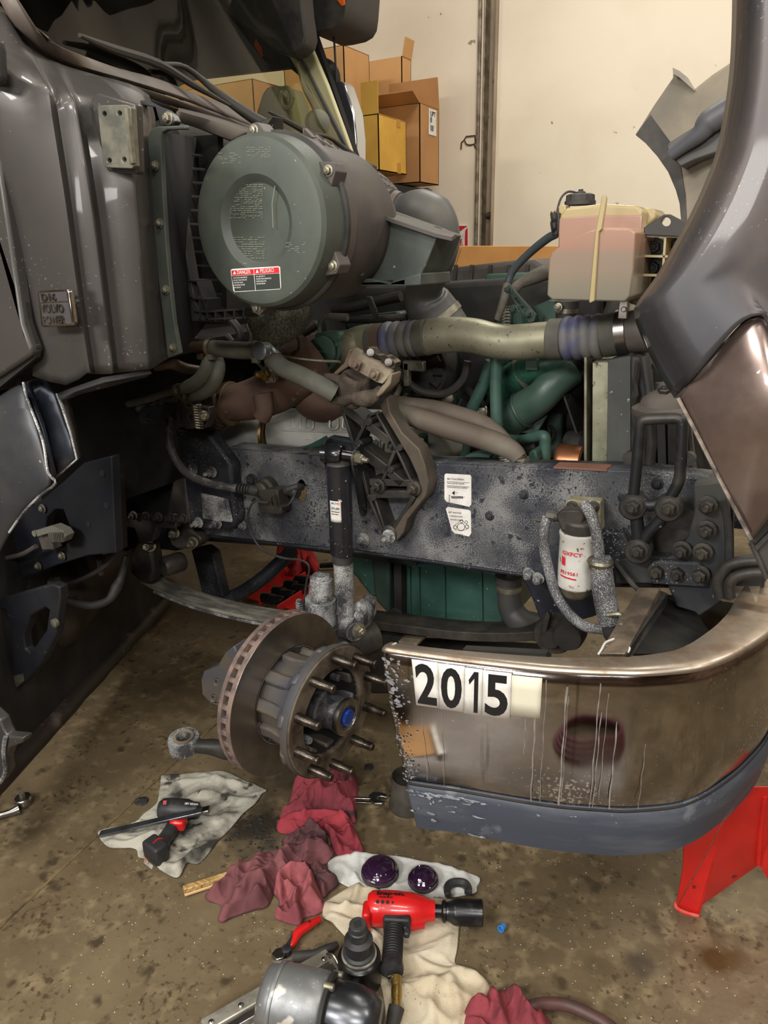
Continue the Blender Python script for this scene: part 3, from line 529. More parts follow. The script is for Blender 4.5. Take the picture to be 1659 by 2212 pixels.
# print worn off the lid
def lidtext(rows_, x, y, h, mt=m_inkgrey, name='worn_print'):
    for i, s in enumerate(rows_):
        text(s, G(x, y+i*7.2, -.4515), (1, 0, 0), (0, 0, 1), h, mt, ac, name=name, ext=.0002)
for i in range(5):
    pass
random.seed(3)
def greek(x0, x1, y0, y1, Y, step, mt, par, th=1.6, name='worn_print', dens=.75):
    m = M(); y = y0
    while y < y1:
        x = x0 + random.random()*4
        while x < x1:
            wd = 3+random.random()*9
            if random.random() < dens:
                m.plate(pts([(x, y), (min(x+wd, x1), y), (min(x+wd, x1), y+th), (x, y+th)], Y), (0, .0004, 0))
            x += wd+2.4
        y += step
    return part(name, m, mt, parent=par, smooth=0, kind='stuff')
m_ghost = mat('ghost_print', S(122, 124, 108), .7)
Yl = AC.y+.0105; greek(492, 568, 390, 474, Yl, 4.0, m_ghost, ac, 1.4); greek(503, 572, 512, 560, Yl, 5, m_ghost, ac, 1.4)
greek(470, 520, 330, 352, AC.y-.0006, 4.2, m_ghost, ac, 1.2, dens=.5); greek(530, 585, 318, 342, AC.y-.0006, 4.2, m_ghost, ac, 1.2, dens=.5); greek(615, 660, 524, 548, AC.y-.0006, 4.2, m_ghost, ac, 1.2, dens=.5)
part('scratch', M().tube(P3([(594, 402, AC.y+.001), (588, 440, AC.y+.001), (590, 492, AC.y+.001)]), .0012, 5), m_ghost, parent=ac)
# danger sticker
Ys = AC.y-.0008
dk = part('danger_sticker', M().plate(pts([(498, 584), (501, 581), (602, 575), (605, 577), (607, 622), (605, 625), (507, 631), (504, 628)], Ys), (0, .0006, 0)), m_white, parent=ac, smooth=0)
part('sticker_field', M().plate(pts([(500, 596.5), (548, 593.6), (551, 627), (507, 629.5)], Ys-.0005), (0, .0004, 0)).plate(pts([(549.4, 593.5), (603.5, 590.5), (605.5, 623.5), (552.4, 627)], Ys-.0005), (0, .0004, 0)), mat('sticker_dark', S(50, 54, 50), .5), parent=ac, smooth=0)
part('sticker_band', M().plate(pts([(499.5, 584.5), (547.6, 581), (548, 592.6), (501, 595.5)], Ys-.0005), (0, .0004, 0)).plate(pts([(548.8, 580.9), (602, 577.3), (603.4, 589.5), (549.3, 592.5)], Ys-.0005), (0, .0004, 0)), m_inkred, parent=ac, smooth=0)
dx = (G(602, 576, Ys)-G(500, 582.6, Ys)).normalized()
text('DANGER', G(512, 592.6, Ys-.001), dx, (0, 0, 1), .0112, m_white, ac, ext=.0002, xs=.84)
text('PELIGRO', G(562, 589.4, Ys-.001), dx, (0, 0, 1), .0112, m_white, ac, ext=.0002, xs=.86)
for x, y in ((503, 592.8), (552, 589.8)): part('warning_triangle', M().plate([G(x, y, Ys-.001), G(x+7, y-.5, Ys-.001), G(x+3.4, y-8, Ys-.001)], (0, .0003, 0)), m_white, parent=ac, smooth=0)
for x, y, L in ((504, 602, ['ELECTRICAL PROHIBITED', 'DO NOT USE ETHER OR', 'STARTING FLUID.', 'EXPLOSION OR FIRE', 'MAY RESULT.']), (553, 599, ['NO USE ETER O', 'FLUIDO PARA ARRANCAR.', 'PUEDE RESULTAR', 'EN EXPLOSION.'])):
    for i, s in enumerate(L): text(s, G(x+i*.4, y+i*5.2, Ys-.001), dx, (0, 0, 1), .0040, m_white, ac, ext=.0001, xs=.86)
# ---- ribbed cowl tray above the housing
tray = part('ribbed_tray', M().grid([P3([(640, 300, -.12), (700, 316, .2), (790, 372, .6), (850, 418, .85)]), P3([(700, 362, -.20), (760, 392, .1), (800, 410, .4), (865, 440, .7)]), P3([(738, 430, -.25), (775, 438, -.02), (810, 448, .18), (860, 452, .45)])]), m_lid2, solid=.01, smooth=50)
for r_, (a0, a1, b0, b1) in enumerate([((655, 300, -.13), (820, 392, .7), (672, 318, -.15), (836, 406, .68)), ((676, 322, -.155), (838, 408, .68), (700, 354, -.20), (852, 424, .62)), ((706, 366, -.205), (850, 426, .6), (722, 400, -.24), (845, 436, .48)), ((726, 404, -.245), (842, 438, .46), (738, 430, -.26), (838, 448, .38))]):
    A0, A1, B0, B1 = [G(*p) for p in (a0, a1, b0, b1)]; up = V((.01, -.004, .012))
    part('tray_rib', M().bar(A0+up, A1+up, .012, .02, (0, 0, 1)), m_lid2, parent=tray, smooth=0)
    for k in range(13):
        t = k/12; part('tray_slat', M().bar(A0.lerp(A1, t)+up, B0.lerp(B1, t)+up, .010, .018, (0, 0, 1)), m_lid2, parent=tray, smooth=0)
# ---- intake scoop, its pressure sensor, elbow hose
sc_ = part('intake_scoop', M().plate(pts([(736, 440), (842, 470), (940, 503), (946, 507), (925, 560), (908, 598), (880, 608), (735, 604), (728, 560)], -.17), (0, .13, 0)), m_duct, bevel=.02, seg=3, label='dull green-grey plastic intake scoop')
lip = M().plate(P3([(734, 434, -.19), (778, 441, -.19), (845, 472, -.19), (940, 504, -.19), (976, 512, -.17), (986, 505, -.12), (957, 492, -.02), (905, 474, .02), (842, 452, .04), (800, 446, .04)]), (0, 0, -.008), [P3([(822, 456, -.06), (850, 458, .0), (898, 474, .0), (945, 490, -.06), (930, 494, -.11), (880, 480, -.12), (840, 466, -.12)])])
part('scoop_lip', lip, m_lid2, parent=sc_, smooth=0)
part('scoop_hole_floor', M().plate(P3([(815, 458, -.10), (850, 458, .0), (905, 476, .0), (955, 494, -.06), (930, 498, -.12), (850, 474, -.14)]), (0, 0, -.003)), m_dark, parent=sc_, smooth=0)
part('scoop_flange', M().plate(pts([(722, 604), (740, 601), (800, 602), (842, 612), (850, 606), (908, 590), (909, 616), (858, 619), (722, 618)], -.20), (0, .16, 0)), m_duct, parent=sc_, bevel=.004)
ps = part('pressure_sensor', M().plate(pts([(758, 500), (802, 500), (812, 508), (812, 546), (800, 550), (794, 528), (764, 528), (760, 548), (752, 548), (748, 524), (754, 522)], -.215), (0, .04, 0)), m_duct, bevel=.003)
pc = G(778, 540, -.235)
part('sensor_body', M().lathe([(.012, -.03), (.019, -.012), (.021, .006), (.027, .008), (.027, .016), (.015, .018), (.015, .036), (.0, .036)], pc, (0, 0, 1), 20), m_zinc, parent=ps)
part('sensor_boot', M().lathe([(.007, -.055), (.010, -.03), (.012, -.028)], pc, (0, 0, 1), 14), m_duct, parent=ps)
part('sensor_wire', M().tube(P3([(778, 575, -.235), (776, 588, -.235), (765, 602, -.23), (745, 612, -.23), (716, 618, -.2)]), .0028, 6, 4), m_rubber, parent=ps)
part('sensor_wire', M().tube(P3([(784, 575, -.225), (784, 590, -.22), (772, 606, -.22), (748, 618, -.22), (720, 626, -.2)]), .0028, 6, 4), m_rubber, parent=ps)
hs = part('intake_elbow', M().tube(P3([(836, 446, .22), (868, 452, .22), (900, 458, .22), (934, 476, .22), (955, 508, .22), (956, 548, .22), (940, 586, .24), (918, 622, .27), (922, 650, .29), (944, 684, .31), (968, 716, .32)]), [.036, .040, .062, .068, .050, .040, .040, .052, .070, .074, .070], 28, 5), mat('elbow_rubber', S(78, 78, 78), .45, c2=S(96, 92, 84), sc=7, lo=.4, hi=.7, rough2=.6), smooth=70, label='large grey rubber intake elbow')
part('elbow_collar', M().tube(P3([(838, 446, .22), (846, 447, .22)]), [.046, .046], 24).tube(P3([(852, 449, .22), (862, 451, .22)]), [.047, .044], 24), mat('collar_rubber', S(96, 88, 80), .6), parent=hs)
a, b = G(944, 684, .31), G(953, 696, .315)
part('hose_clamp', M().tube([a, b], [.0765, .0765], 32), m_zinc, parent=hs)
# ---------------------------------------------------------------- frame rail and what is bolted to it
rail_o = [(488, 968), (560, 975), (690, 986), (930, 1001), (1105, 1009), (1250, 1014), (1385, 1018), (1480, 1030), (1560, 1040), (1570, 1262), (1480, 1262), (1300, 1260), (1180, 1246), (900, 1206), (780, 1190), (600, 1172), (420, 1152), (408, 1000)]
hole = [(650+11*cos(t*pi/6), 1061+25*sin(t*pi/6)) for t in range(12)]
rail = part('frame_rail', M().plate(pts(rail_o, 0), (0, .01, 0), [pts(hole, 0)]), m_frame, bevel=.003, label='black frame rail crusted with grey road salt')
top = [(408, 1000), (488, 968), (560, 975), (690, 986), (930, 1001), (1105, 1009), (1250, 1014), (1385, 1018), (1480, 1030), (1560, 1040)]
tm = M(); P_ = pts(top, 0.005); tm.grid([P_, [p+V((0, .09, 0)) for p in P_]]); part('rail_flange', tm, m_frame, parent=rail, solid=.01)
bo = pts([(1570, 1262), (1480, 1262), (1300, 1260), (1180, 1246), (900, 1206), (780, 1190), (600, 1172), (420, 1152)], 0.005)
part('rail_flange', M().grid([bo, [p+V((0, .09, 0)) for p in bo]]), m_frame2, parent=rail, solid=.01)
part('far_frame_rail', M().box((-.2, .86, .82), (3.0, .01, .27), (1, 0, .05)).box((-.2, .82, .95), (3.0, .09, .01), (1, 0, .05)).box((-.2, .82, .69), (3.0, .09, .01), (1, 0, .05)), m_frame2)
for x, y, r in ((1132, 1068, .009), (1058, 1114, .009), (785, 1166, .015), (524, 1133, .012), (545, 1036, .014), (1420, 1045, .01), (1345, 1075, .008)):
    part('frame_bolt', M().bolt(G(x, y, 0), (0, -1, 0), r, r*1.1), m_salt if y > 1100 and x < 900 else m_frame2, parent=rail)
# stickers on the rail
m_grid = mat('sticker_lines', S(120, 118, 112), .6)
s1 = part('belt_sticker', M().plate(pts([(960, 1026), (963, 1023), (1015, 1026), (1018, 1030), (1018, 1090), (1014, 1095), (965, 1084), (960, 1078)], -.0015), (0, .001, 0)), m_white, smooth=0)
rx = (G(1018, 1030, 0)-G(960, 1027, 0)).normalized()
for i, (s, h) in enumerate((('BELT PLACEMENT', .0068), ('INSTALLATION DES COURROIES', .0048), ('COLOCACION DE LA BANDA', .0054))): text(s, G(966, 1036+i*8.6, -.002), rx, (0, 0, 1), h, m_ink, s1, xs=[.93, .72, .83][i], ext=.0002)
text('ENGINE', G(972, 1084, -.002), (0, 0, 1), (-1, 0, 0), .0056, m_ink, s1, ext=.0002)
sm = M()
for a, b in (((965, 1040), (1014, 1043)), ((965, 1049), (1014, 1052)), ((980, 1064), (990, 1065))): sm.bar(G(*a, -.002), G(*b, -.002), .0008, .0005)
sm.plate(pts([(976, 1065), (982, 1060), (982, 1070)], -.002), (0, .0004, 0))
for k in range(8): sm.bar(G(976+k*3.2, 1072, -.002), G(977+k*3.2, 1077, -.002), .0028, .0005)
sm.bar(G(974, 1072, -.002), G(1004, 1074, -.002), .0009, .0005)
part('print', sm, m_ink, parent=s1, smooth=0)
s2 = part('belt_routing_sticker', M().plate(pts([(963, 1099), (967, 1095), (1014, 1102), (1017, 1106), (1018, 1152), (1013, 1159), (982, 1152), (976, 1146)], -.0015), (0, .001, 0)), m_white, smooth=0)
for i, (s, h) in enumerate((('BELT ROUTING', .0062), ('COURROIE DE CLIMAT', .0052), ('RUTA DE LA BANDA', .0052))): text(s, G(969+i*2, 1108+i*7.6, -.002), rx, (0, 0, 1), h, m_ink, s2, xs=[.9, .74, .76][i], ext=.0002)
bl = M()
for x, y, r in ((996, 1138, 8), (983, 1139, 4), (1009, 1138, 4), (997, 1126, 3.4), (1007, 1128, 3)):
    bl.tube([G(x+r*cos(t*pi/8), y+r*sin(t*pi/8), -.002) for t in range(17)], .0007, 5)
bl.tube(pts([(980, 1137), (996, 1123), (1011, 1135), (1009, 1143), (996, 1147), (983, 1144), (980, 1137)], -.002), .0005, 5)
part('belt_diagram', bl, m_ink, parent=s2)
text('D12/D16', G(988, 1155, -.002), rx, (0, 0, 1), .0045, m_ink, s2, ext=.0002)
part('sticker_outline', M().tube(pts([(985, 1166), (987, 1170), (1020, 1172), (1020, 1166)], -.002), .0007, 5), m_grid, parent=rail)
# left end bracket with dark plate, spring hanger
cm = part('crossmember_bracket', M().plate(pts([(376, 925), (448, 936), (470, 965), (499, 1005), (502, 1050), (510, 1121), (506, 1136), (495, 1146), (412, 1142), (398, 1034), (386, 970)], -.05), (0, .05, 0)), m_frame2, bevel=.01, label='dark ribbed bracket plate')
part('bracket_rib', M().plate(pts([(430, 1065), (492, 1080), (500, 1130), (436, 1122)], -.062), (0, .014, 0)), m_salt, parent=cm, bevel=.008)
for x, y in ((459, 1019), (430, 1128), (470, 1130), (418, 1013)): part('bolt', M().bolt(G(x, y, -.062), (0, -1, 0), .013, .02, .012), m_salt, parent=cm)
lb = part('brake_line_bracket', M().plate(pts([(300, 888), (306, 880), (380, 872), (382, 908), (308, 920), (300, 910)], -.12), (0, .008, 0), [pts([(318+4*cos(t), 897+5*sin(t)) for t in (0, 1, 2, 3, 4, 5)], -.12), pts([(362+3*cos(t), 897+5*sin(t)) for t in (0, 1, 2, 3, 4, 5)], -.12)]), m_frame2, bevel=.002)
sb = part('spring_clip_bracket', M().plate(pts([(380, 868), (398, 866), (402, 878), (450, 880), (454, 895), (444, 925), (400, 928), (390, 910)], -.14), (0, .03, 0), [pts([(411+5*cos(t), 902+7*sin(t)) for t in (0, 1, 2, 3, 4, 5)], -.14)]), m_castd, bevel=.003)
cs = M(); cs.tube([G(426, 874, -.16)+V((.012*cos(t*.9), .012*sin(t*.9), -.0011*t)) for t in range(64)], .003, 6)
part('spring', cs, m_zinc, parent=sb); part('bolt', M().bolt(G(440, 898, -.15), (.7, -.7, 0), .011, .02, .012), m_zinc, parent=sb)
part('hose_line', M().tube(P3([(370, 905, -.16), (365, 945, -.2), (376, 985, -.22), (402, 1020, -.2), (440, 1040, -.16), (490, 1052, -.1), (530, 1056, -.07), (556, 1058, -.05)]), .0125, 14, 5), mat('worn_hose', S(58, 56, 56), .5, c2=S(120, 116, 110), sc=30, lo=.5, hi=.68, bump=.1), label='thick scuffed air hose')
hf = M()
for k in range(5): hf.lathe([(.0165, 0), (.0165, .004)], G(513+k*6, 1054.5+k*.8, -.09+k*.006), (1, .2, -.05), 16)
part('hose_fitting', hf.lathe([(.014, -.01), (.017, 0), (.017, .02), (.012, .03)], G(541, 1058, -.06), (1, .2, -.05), 12), m_rubber)
# ABS valve and wiring on the rail
av = part('air_valve', M().lathe([(.03, 0), (.034, .006), (.034, .03), (.026, .04), (.026, .055), (.018, .06)], G(585, 1050, -.0), (0, -1, 0), 20).box(G(592, 1070, -.035), (.075, .05, .05), (1, 0, .1)).lathe([(.014, 0), (.014, .03), (.018, .03), (.018, .05), (.012, .055)], G(618, 1060, -.03), (1, -.2, .08), 12), m_castd, bevel=.002, label='greasy black air valve with wiring')
part('valve_base', M().plate(pts([(556, 1085), (600, 1088), (609, 1096), (607, 1112), (560, 1108)], -.06), (0, .05, 0)), m_castd, parent=av, bevel=.005)
wm = M()
wm.tube(P3([(545, 1082, -.07), (552, 1076, -.09), (560, 1084, -.09), (580, 1086, -.08)]), .004, 6, 4).tube(P3([(590, 1090, -.08), (586, 1076, -.10), (592, 1068, -.1), (598, 1078, -.09), (600, 1090, -.08)]), .003, 6, 4).tube(P3([(600, 1092, -.08), (620, 1092, -.08), (632, 1078, -.07), (640, 1060, -.05)]), .003, 6, 4).tube(P3([(622, 1058, -.05), (640, 1052, -.04), (652, 1052, -.01)]), .011, 8, 3)
part('wiring', wm, m_rubber, parent=av)
part('sensor_cable', M().tube(P3([(556, 1078, -.08), (542, 1092, -.09), (536, 1115, -.09), (542, 1150, -.09), (565, 1185, -.09), (610, 1205, -.09), (650, 1210, -.09), (668, 1225, -.09), (662, 1260, -.09), (656, 1310, -.08), (655, 1330, -.08)]), .0036, 8, 5), m_rubber, label='thin black sensor cable')
# ---- shock absorber with its upper yoke
sh = part('shock_absorber', M().tube([G(731, 1003, -.14), G(739, 1194, -.13)], [.0335, .0335], 32), mat('shock_black_paint', S(24, 25, 28), .22, c2=S(40, 40, 44), sc=5, coat=.4, spk=[(S(170, 170, 174), 70, .68, .03)]), label='black shock absorber with white label')
part('shock_lower_tube', M().lathe([(.0285, 0), (.0285, .13), (.024, .14), (.0235, .245), (.015, .25)], G(740, 1192, -.12), (G(748, 1335, -.12)-G(740, 1192, -.12)), 28), m_salt, parent=sh)
part('dust_band', M().tube([G(739, 1192, -.125), G(740, 1214, -.125)], [.0295, .0295], 28), m_black, parent=sh)
part('shock_neck', M().lathe([(.0335, 0), (.030, .006), (.012, .014), (.010, .03)], G(731, 1003, -.14), (0, 0, 1), 24), m_black, parent=sh)
part('shock_eye', M().tube(P3([(708, 981, -.145), (714, 981, -.143), (732, 982, -.14), (740, 983, -.138)]), [.026, .029, .030, .026], 24).tube(P3([(738, 982, -.14), (770, 987, -.12)]), .014, 16).tube(P3([(696, 979, -.15), (710, 980, -.145)]), .024, 16), mat('new_black_bushing', S(26, 26, 28), .25, coat=.3), parent=sh)
nt = G(768, 989, -.135); part('bolt', M().bolt(nt, (1, -.1, -.06), .014, .022, .012), m_zinc, parent=sh)
yk = part('shock_yoke', M().plate(pts([(694, 962), (702, 948), (712, 943), (775, 954), (778, 962), (765, 985), (772, 1030), (784, 1100), (783, 1118), (776, 1110), (762, 1030), (752, 1000), (700, 990), (692, 978)], -.03), (0, .03, 0)), m_frame2, bevel=.006)
part('yoke_arm', M().plate([G(x, y, Y) for x, y, Y in ((757, 990, -.15), (764, 972, -.15), (776, 958, -.12), (782, 962, -.06), (784, 1060, -.04), (788, 1102, -.03), (780, 1102, -.03), (766, 1040, -.09), (760, 1012, -.14))], (.006, .0, 0)), m_frame2, parent=yk)
part('yoke_arm', M().plate([G(x, y, Y) for x, y, Y in ((692, 985, -.15), (693, 968, -.15), (702, 950, -.10), (712, 946, -.03), (716, 1060, -.03), (712, 1040, -.06), (700, 1010, -.13))], (.006, .0, 0)), m_frame2, parent=yk)
# label on the shock
Lc = G(730.5, 1090, -.14); Lr = .0339
sa = (G(739, 1194, -.13)-G(731, 1003, -.14)).normalized(); sx = V((1, 0, 0)); sy = V((0, -1, 0))
c0 = G(731, 1003, -.14)
def on_shock(u, v_):                     # u: arc length round the tube from its -Y side, v_: along the axis, downwards
    t = u/Lr; return c0 + sa*v_ + (sx*sin(t)+sy*cos(t))*Lr
vl = ((G(733, 1086, -.17)-c0).dot(sa)); vh = ((G(733, 1132, -.17)-c0).dot(sa))
lm = M().grid([[on_shock(-.012+.034*i/8, vl+(vh-vl)*j/6)*1.0 for i in range(9)] for j in range(7)])
lbs = part('shock_label', lm, m_white, parent=sh, smooth=60, solid=.0003, off=1)
for s, u, dv, h, mt in (('SACHS', -.006, .0085, .0085, mat('label_blue', S(56, 74, 130), .5)), ('315 606', -.006, .024, .009, m_ink), ('Shock Absorber', -.006, .032, .0045, m_ink), ('Made in Mexico', -.006, .039, .004, m_ink)):
    text(s, (0, 0, 0), (1, 0, 0), (0, 1, 0), h, mt, sh, fn=lambda x, y, z, u=u, dv=dv: c0 + sa*(vl+dv-y) + (sx*sin((u+x*.8)/Lr)+sy*cos((u+x*.8)/Lr))*(Lr+.0008+z))
part('label_mark', M().grid([[c0+sa*(vl+.002+.009*j)+(sx*sin(u/Lr)+sy*cos(u/Lr))*(Lr+.001) for u in (.013, .017, .021)] for j in (0, 1)]), mat('peach_print', S(226, 160, 136), .5), parent=sh)
# lower mount
lw = part('shock_lower_mount', M().tube(P3([(736, 1352, -.14), (762, 1358, -.13)]), .034, 20).plate(pts([(756, 1368), (762, 1330), (772, 1312), (784, 1330), (786, 1352), (776, 1370)], -.12), (0, .06, 0)).lathe([(.024, 0), (.024, .012), (.03, .012), (.03, .02)], G(762, 1360, -.15), (.8, -.5, 0), 20), m_salt, bevel=.004)
part('bolt', M().bolt(G(774, 1361, -.165), (.85, -.4, 0), .015, .022), m_zinc, parent=lw)
# ---- cast cab mount bracket
YB = -.06
cb = part('cab_mount_casting', M().plate(pts([(820, 870), (836, 858), (842, 890), (868, 935), (905, 970), (918, 1005), (925, 1040), (921, 1070), (898, 1100), (880, 1122), (872, 1150), (860, 1166), (846, 1172), (834, 1164), (830, 1150), (836, 1142), (850, 1142), (862, 1122), (892, 1088), (904, 1068), (907, 1048), (900, 1025), (884, 990), (866, 960), (842, 920), (824, 890)], YB), (0, .055, 0)), mat('bracket_casting_brown', S(86, 76, 66), .6, .2, c2=S(64, 60, 54), sc=9, bump=.04), bevel=.003, label='cast triangular cab mount bracket with X ribs')
cr = M()
def rb(a, b, w=.010, t=.06, Y=YB): 
    part('bracket_rib', M().bar(G(*a, Y+t/2), G(*b, Y+t/2), w, t), m_castd, parent=cb, bevel=.002)
rb((749, 874), (775, 957)); rb((775, 957), (793, 1012)); rb((793, 1012), (805, 1063)); rb((805, 1063), (840, 1150))
rb((753, 876), (800, 912), .026); rb((805, 914), (852, 950), .024); rb((810, 892), (776, 959)); rb((784, 965), (846, 1011), .03); rb((850, 1014), (880, 1040), .024)
rb((863, 969), (834, 1040)); rb((809, 1036), (903, 1038), .02); rb((812, 1062), (902, 1062), .022); rb((821, 1075), (846, 1150), .008); rb((905, 1066), (854, 1146), .012); rb((824, 890), (866, 965), .008); rb((866, 965), (906, 1050), .008)
for x, y, r in ((818, 1051, .022), (895, 1055, .022), (841, 1152, .024), (806, 1074, .012), (796, 911, .012), (776, 959, .012), (864, 967, .010), (844, 1015, .010)):
    part('boss', M().lathe([(r, .055), (r, -.002), (r*.8, -.005)], G(x, y, YB), (0, 1, 0), 18), m_castd, parent=cb)
for x, y in ((818, 1049), (895, 1055), (841, 1158)): part('bolt', M().bolt(G(x, y, YB-.006), (0, -1, 0), .014, .02, .01), m_castd if y < 1100 else m_salt, parent=cb)
# upper clamp plate and mud caked isolator
YC = -.10
cp = part('clamp_plate', M().plate(P3([(757, 756, YC-.02), (765, 755, YC-.02), (843, 800, YC-.02), (846, 806, YC-.02), (826, 830, YC-.04), (812, 826, YC-.04), (752, 792, YC-.04), (750, 782, YC-.04)]), (0, .02, .004)), m_rustl, bevel=.003, label='rust-flecked clamp plate with square nuts')
for x, y in ((770, 788), (809, 809)):
    part('square_nut', M().box(G(x, y, YC-.045), (.024, .012, .024), (1, 0, -.5)).lathe([(.007, 0), (.007, .014)], G(x, y, YC-.05), (0, -1, 0), 10), m_rustl, parent=cp, bevel=.002)
lk = M().plate(pts([(783, 757), (793, 750), (802, 752), (812, 765), (822, 769), (832, 768), (846, 775), (854, 784), (853, 793), (843, 800), (826, 790), (822, 776), (808, 775), (800, 768)], YC-.012), (0, .03, 0), [pts([(800+5*cos(t*.8), 761+5*sin(t*.8)) for t in range(8)], YC-.012), pts([(839+4.5*cos(t*.8), 782+4.5*sin(t*.8)) for t in range(8)], YC-.012)])
lm_ = part('latch_plate', lk, mat('wet_steel', S(150, 144, 136), .25, .9, c2=S(90, 78, 68), sc=30), bevel=.003, parent=cp)
for x, y in ((800, 761), (839, 782)): part('sleeve', M().tube([G(x, y, YC-.02), G(x, y, YC+.02)], .0095, 14).tube([G(x, y, YC-.026), G(x, y, YC-.01)], .006, 12), m_steel, parent=cp)
part('isolator_arm', M().plate(pts([(752, 756), (757, 757), (752, 792), (724, 812), (720, 806), (742, 785), (748, 768)], YC-.03), (0, .04, 0)), m_rustl, parent=cp, bevel=.003)
part('isolator_arm', M().plate(pts([(842, 806), (847, 808), (843, 830), (826, 850), (812, 862), (806, 860), (822, 836), (834, 822)], YC-.03), (0, .05, 0)), m_rustl, parent=cp, bevel=.003)
iso = M(); a = G(742, 802, -.15); b = G(776, 845, -.10); seg = 22
axv = (b-a).normalized(); n_ = 9
for i in range(n_):
    pass
def lumpy(m, amp, sc, seed=0):
    for v in m.v:
        d = mn.noise_vector(v*sc+V((seed, seed, 0)))*amp; v += d
    return m
im = M().lathe([(.012, -.004), (.026, -.002), (.036, .0), (.042, .02), (.044, .045), (.043, .07), (.035, .085), (.03, .10), (.0, .10)], G(772, 822, -.17), V((-.25, .75, -.62)), 40)
im = M().lathe([(.0, .034), (.018, .034), (.024, .040), (.032, .042), (.038, .036), (.041, .02), (.044, .0), (.042, -.02), (.040, -.035), (.03, -.045), (0, -.045)], G(764, 838, -.11), V((.35, -.25, .9)), 40)
part('rubber_isolator', lumpy(im, .008, 30), m_dirt, parent=cp, smooth=60, sub=1, label='mud caked rubber cab isolator')
im2 = M().tube(P3([(692, 818, -.14), (704, 832, -.14), (712, 852, -.14), (724, 866, -.14), (742, 866, -.14), (760, 860, -.14), (785, 872, -.14)]), [.006, .010, .010, .012, .014, .016, .008], 12, 5).tube(P3([(690, 822, -.13), (712, 816, -.13), (728, 818, -.13), (745, 836, -.13)]), [.006, .011, .013, .016], 12, 4).tube(P3([(770, 858, -.14), (790, 862, -.14), (808, 856, -.12), (824, 838, -.1)]), [.02, .022, .018, .012], 12, 4)
part('torn_rubber', lumpy(im2, .006, 40, 3), m_dirt, parent=cp, smooth=60)
# ---- pipes hanging beside it: silicone heater hoses
m_hz = mat('grey_heater_hose', S(96, 96, 86), .6, c2=S(78, 76, 68), sc=10, rough2=.8)
hh = part('heater_hose', M().tube(P3([(460, 752, -.16), (480, 754, -.17), (520, 757, -.17), (562, 757, -.16)]), [.023, .0235, .024, .023], 18, 4), m_hz)
part('heater_hose', M().tube(P3([(586, 772, -.15), (612, 795, -.17), (650, 812, -.18), (690, 832, -.17), (722, 850, -.15)]), [.023, .024, .025, .025, .024], 18, 4), m_hz)
for a, b in (((452, 750, -.16), (460, 751, -.16)), ((549, 757, -.165), (556, 758, -.165)), ((588, 774, -.152), (596, 781, -.156))):
    part('hose_clamp', M().tube([G(*a), G(*b)], .0265, 24).box(G(a[0]+4, a[1]+21, a[2]-.02), (.02, .014, .014)), m_zinc)
part('hose_tee', M().tube(P3([(560, 757, -.16), (578, 756, -.16), (590, 772, -.155)]), .019, 14, 3).lathe([(.024, 0), (.024, .035), (.018, .038)], G(577, 758, -.155), (0, -1, .1), 18), mat('grey_fitting', S(112, 118, 122), .35, .6), bevel=.001)
m_cu = mat('dirty_copper_pipe', S(104, 82, 66), .5, .5, c2=S(80, 68, 58), sc=8)
part('coolant_pipe', M().tube(P3([(378, 690, -.1), (400, 700, -.12), (408, 730, -.14), (424, 746, -.15), (452, 749, -.16)]), .021, 16, 5), m_cu)
part('coolant_pipe', M().tube(P3([(447, 760, -.14), (450, 785, -.17), (436, 815, -.17), (408, 835, -.15), (360, 848, -.12), (300, 868, -.1), (200, 885, .0), (120, 910, .1)]), [.014, .02, .021, .02, .012, .012, .012, .012], 14, 5), m_hz)
part('coolant_pipe', M().tube(P3([(468, 765, -.12), (472, 795, -.15), (460, 830, -.15), (430, 852, -.13), (380, 862, -.1), (320, 878, -.06), (220, 895, .04), (140, 915, .12)]), [.014, .02, .021, .02, .013, .012, .012, .012], 14, 5), m_hz)
part('coolant_pipe', M().tube(P3([(335, 792, -.2), (370, 786, -.18), (400, 796, -.14), (430, 800, -.1)]), [.014, .017, .016, .014], 14, 4), m_cu)
for x, y, Y in ((442, 770, -.16), (385, 844, -.15), (404, 857, -.13)): part('hose_clamp', M().lathe([(.022, -.006), (.022, .006)], G(x, y, Y), (-.8, .2, -.2) if y > 800 else (0, 0, 1), 16).box(G(x-4, y, Y-.02), (.012, .01, .016)), m_cu if y < 800 else m_zinc)
part('zip_ties', M().lathe([(.024, -.002), (.024, .002)], G(325, 868, -.08), (-.9, .4, -.1), 12).lathe([(.024, -.002), (.024, .002)], G(345, 864, -.09), (-.9, .4, -.1), 12).lathe([(.024, -.002), (.024, .002)], G(362, 860, -.1), (-.9, .4, -.1), 12), m_black, kind='stuff')
# heat wrap sleeve under the air cleaner
hw = part('heat_sleeve', lumpy(M().tube(P3([(622, 668, .05), (604, 690, .0), (582, 700, -.03), (565, 690, -.04), (552, 672, -.05)]), [.075, .07, .06, .045, .03], 24, 5), .004, 60), mat('woven_foil', S(150, 156, 142), .45, .5, c2=S(100, 108, 96), sc=160, lo=.42, hi=.55, bump=.5, bsc=200), smooth=60, label='woven silver heat sleeve')
part('sleeve_tail', M().tube(P3([(556, 690, -.05), (553, 715, -.06), (556, 738, -.07)]), [.022, .012, .007], 12, 3), m_hz, parent=hw)
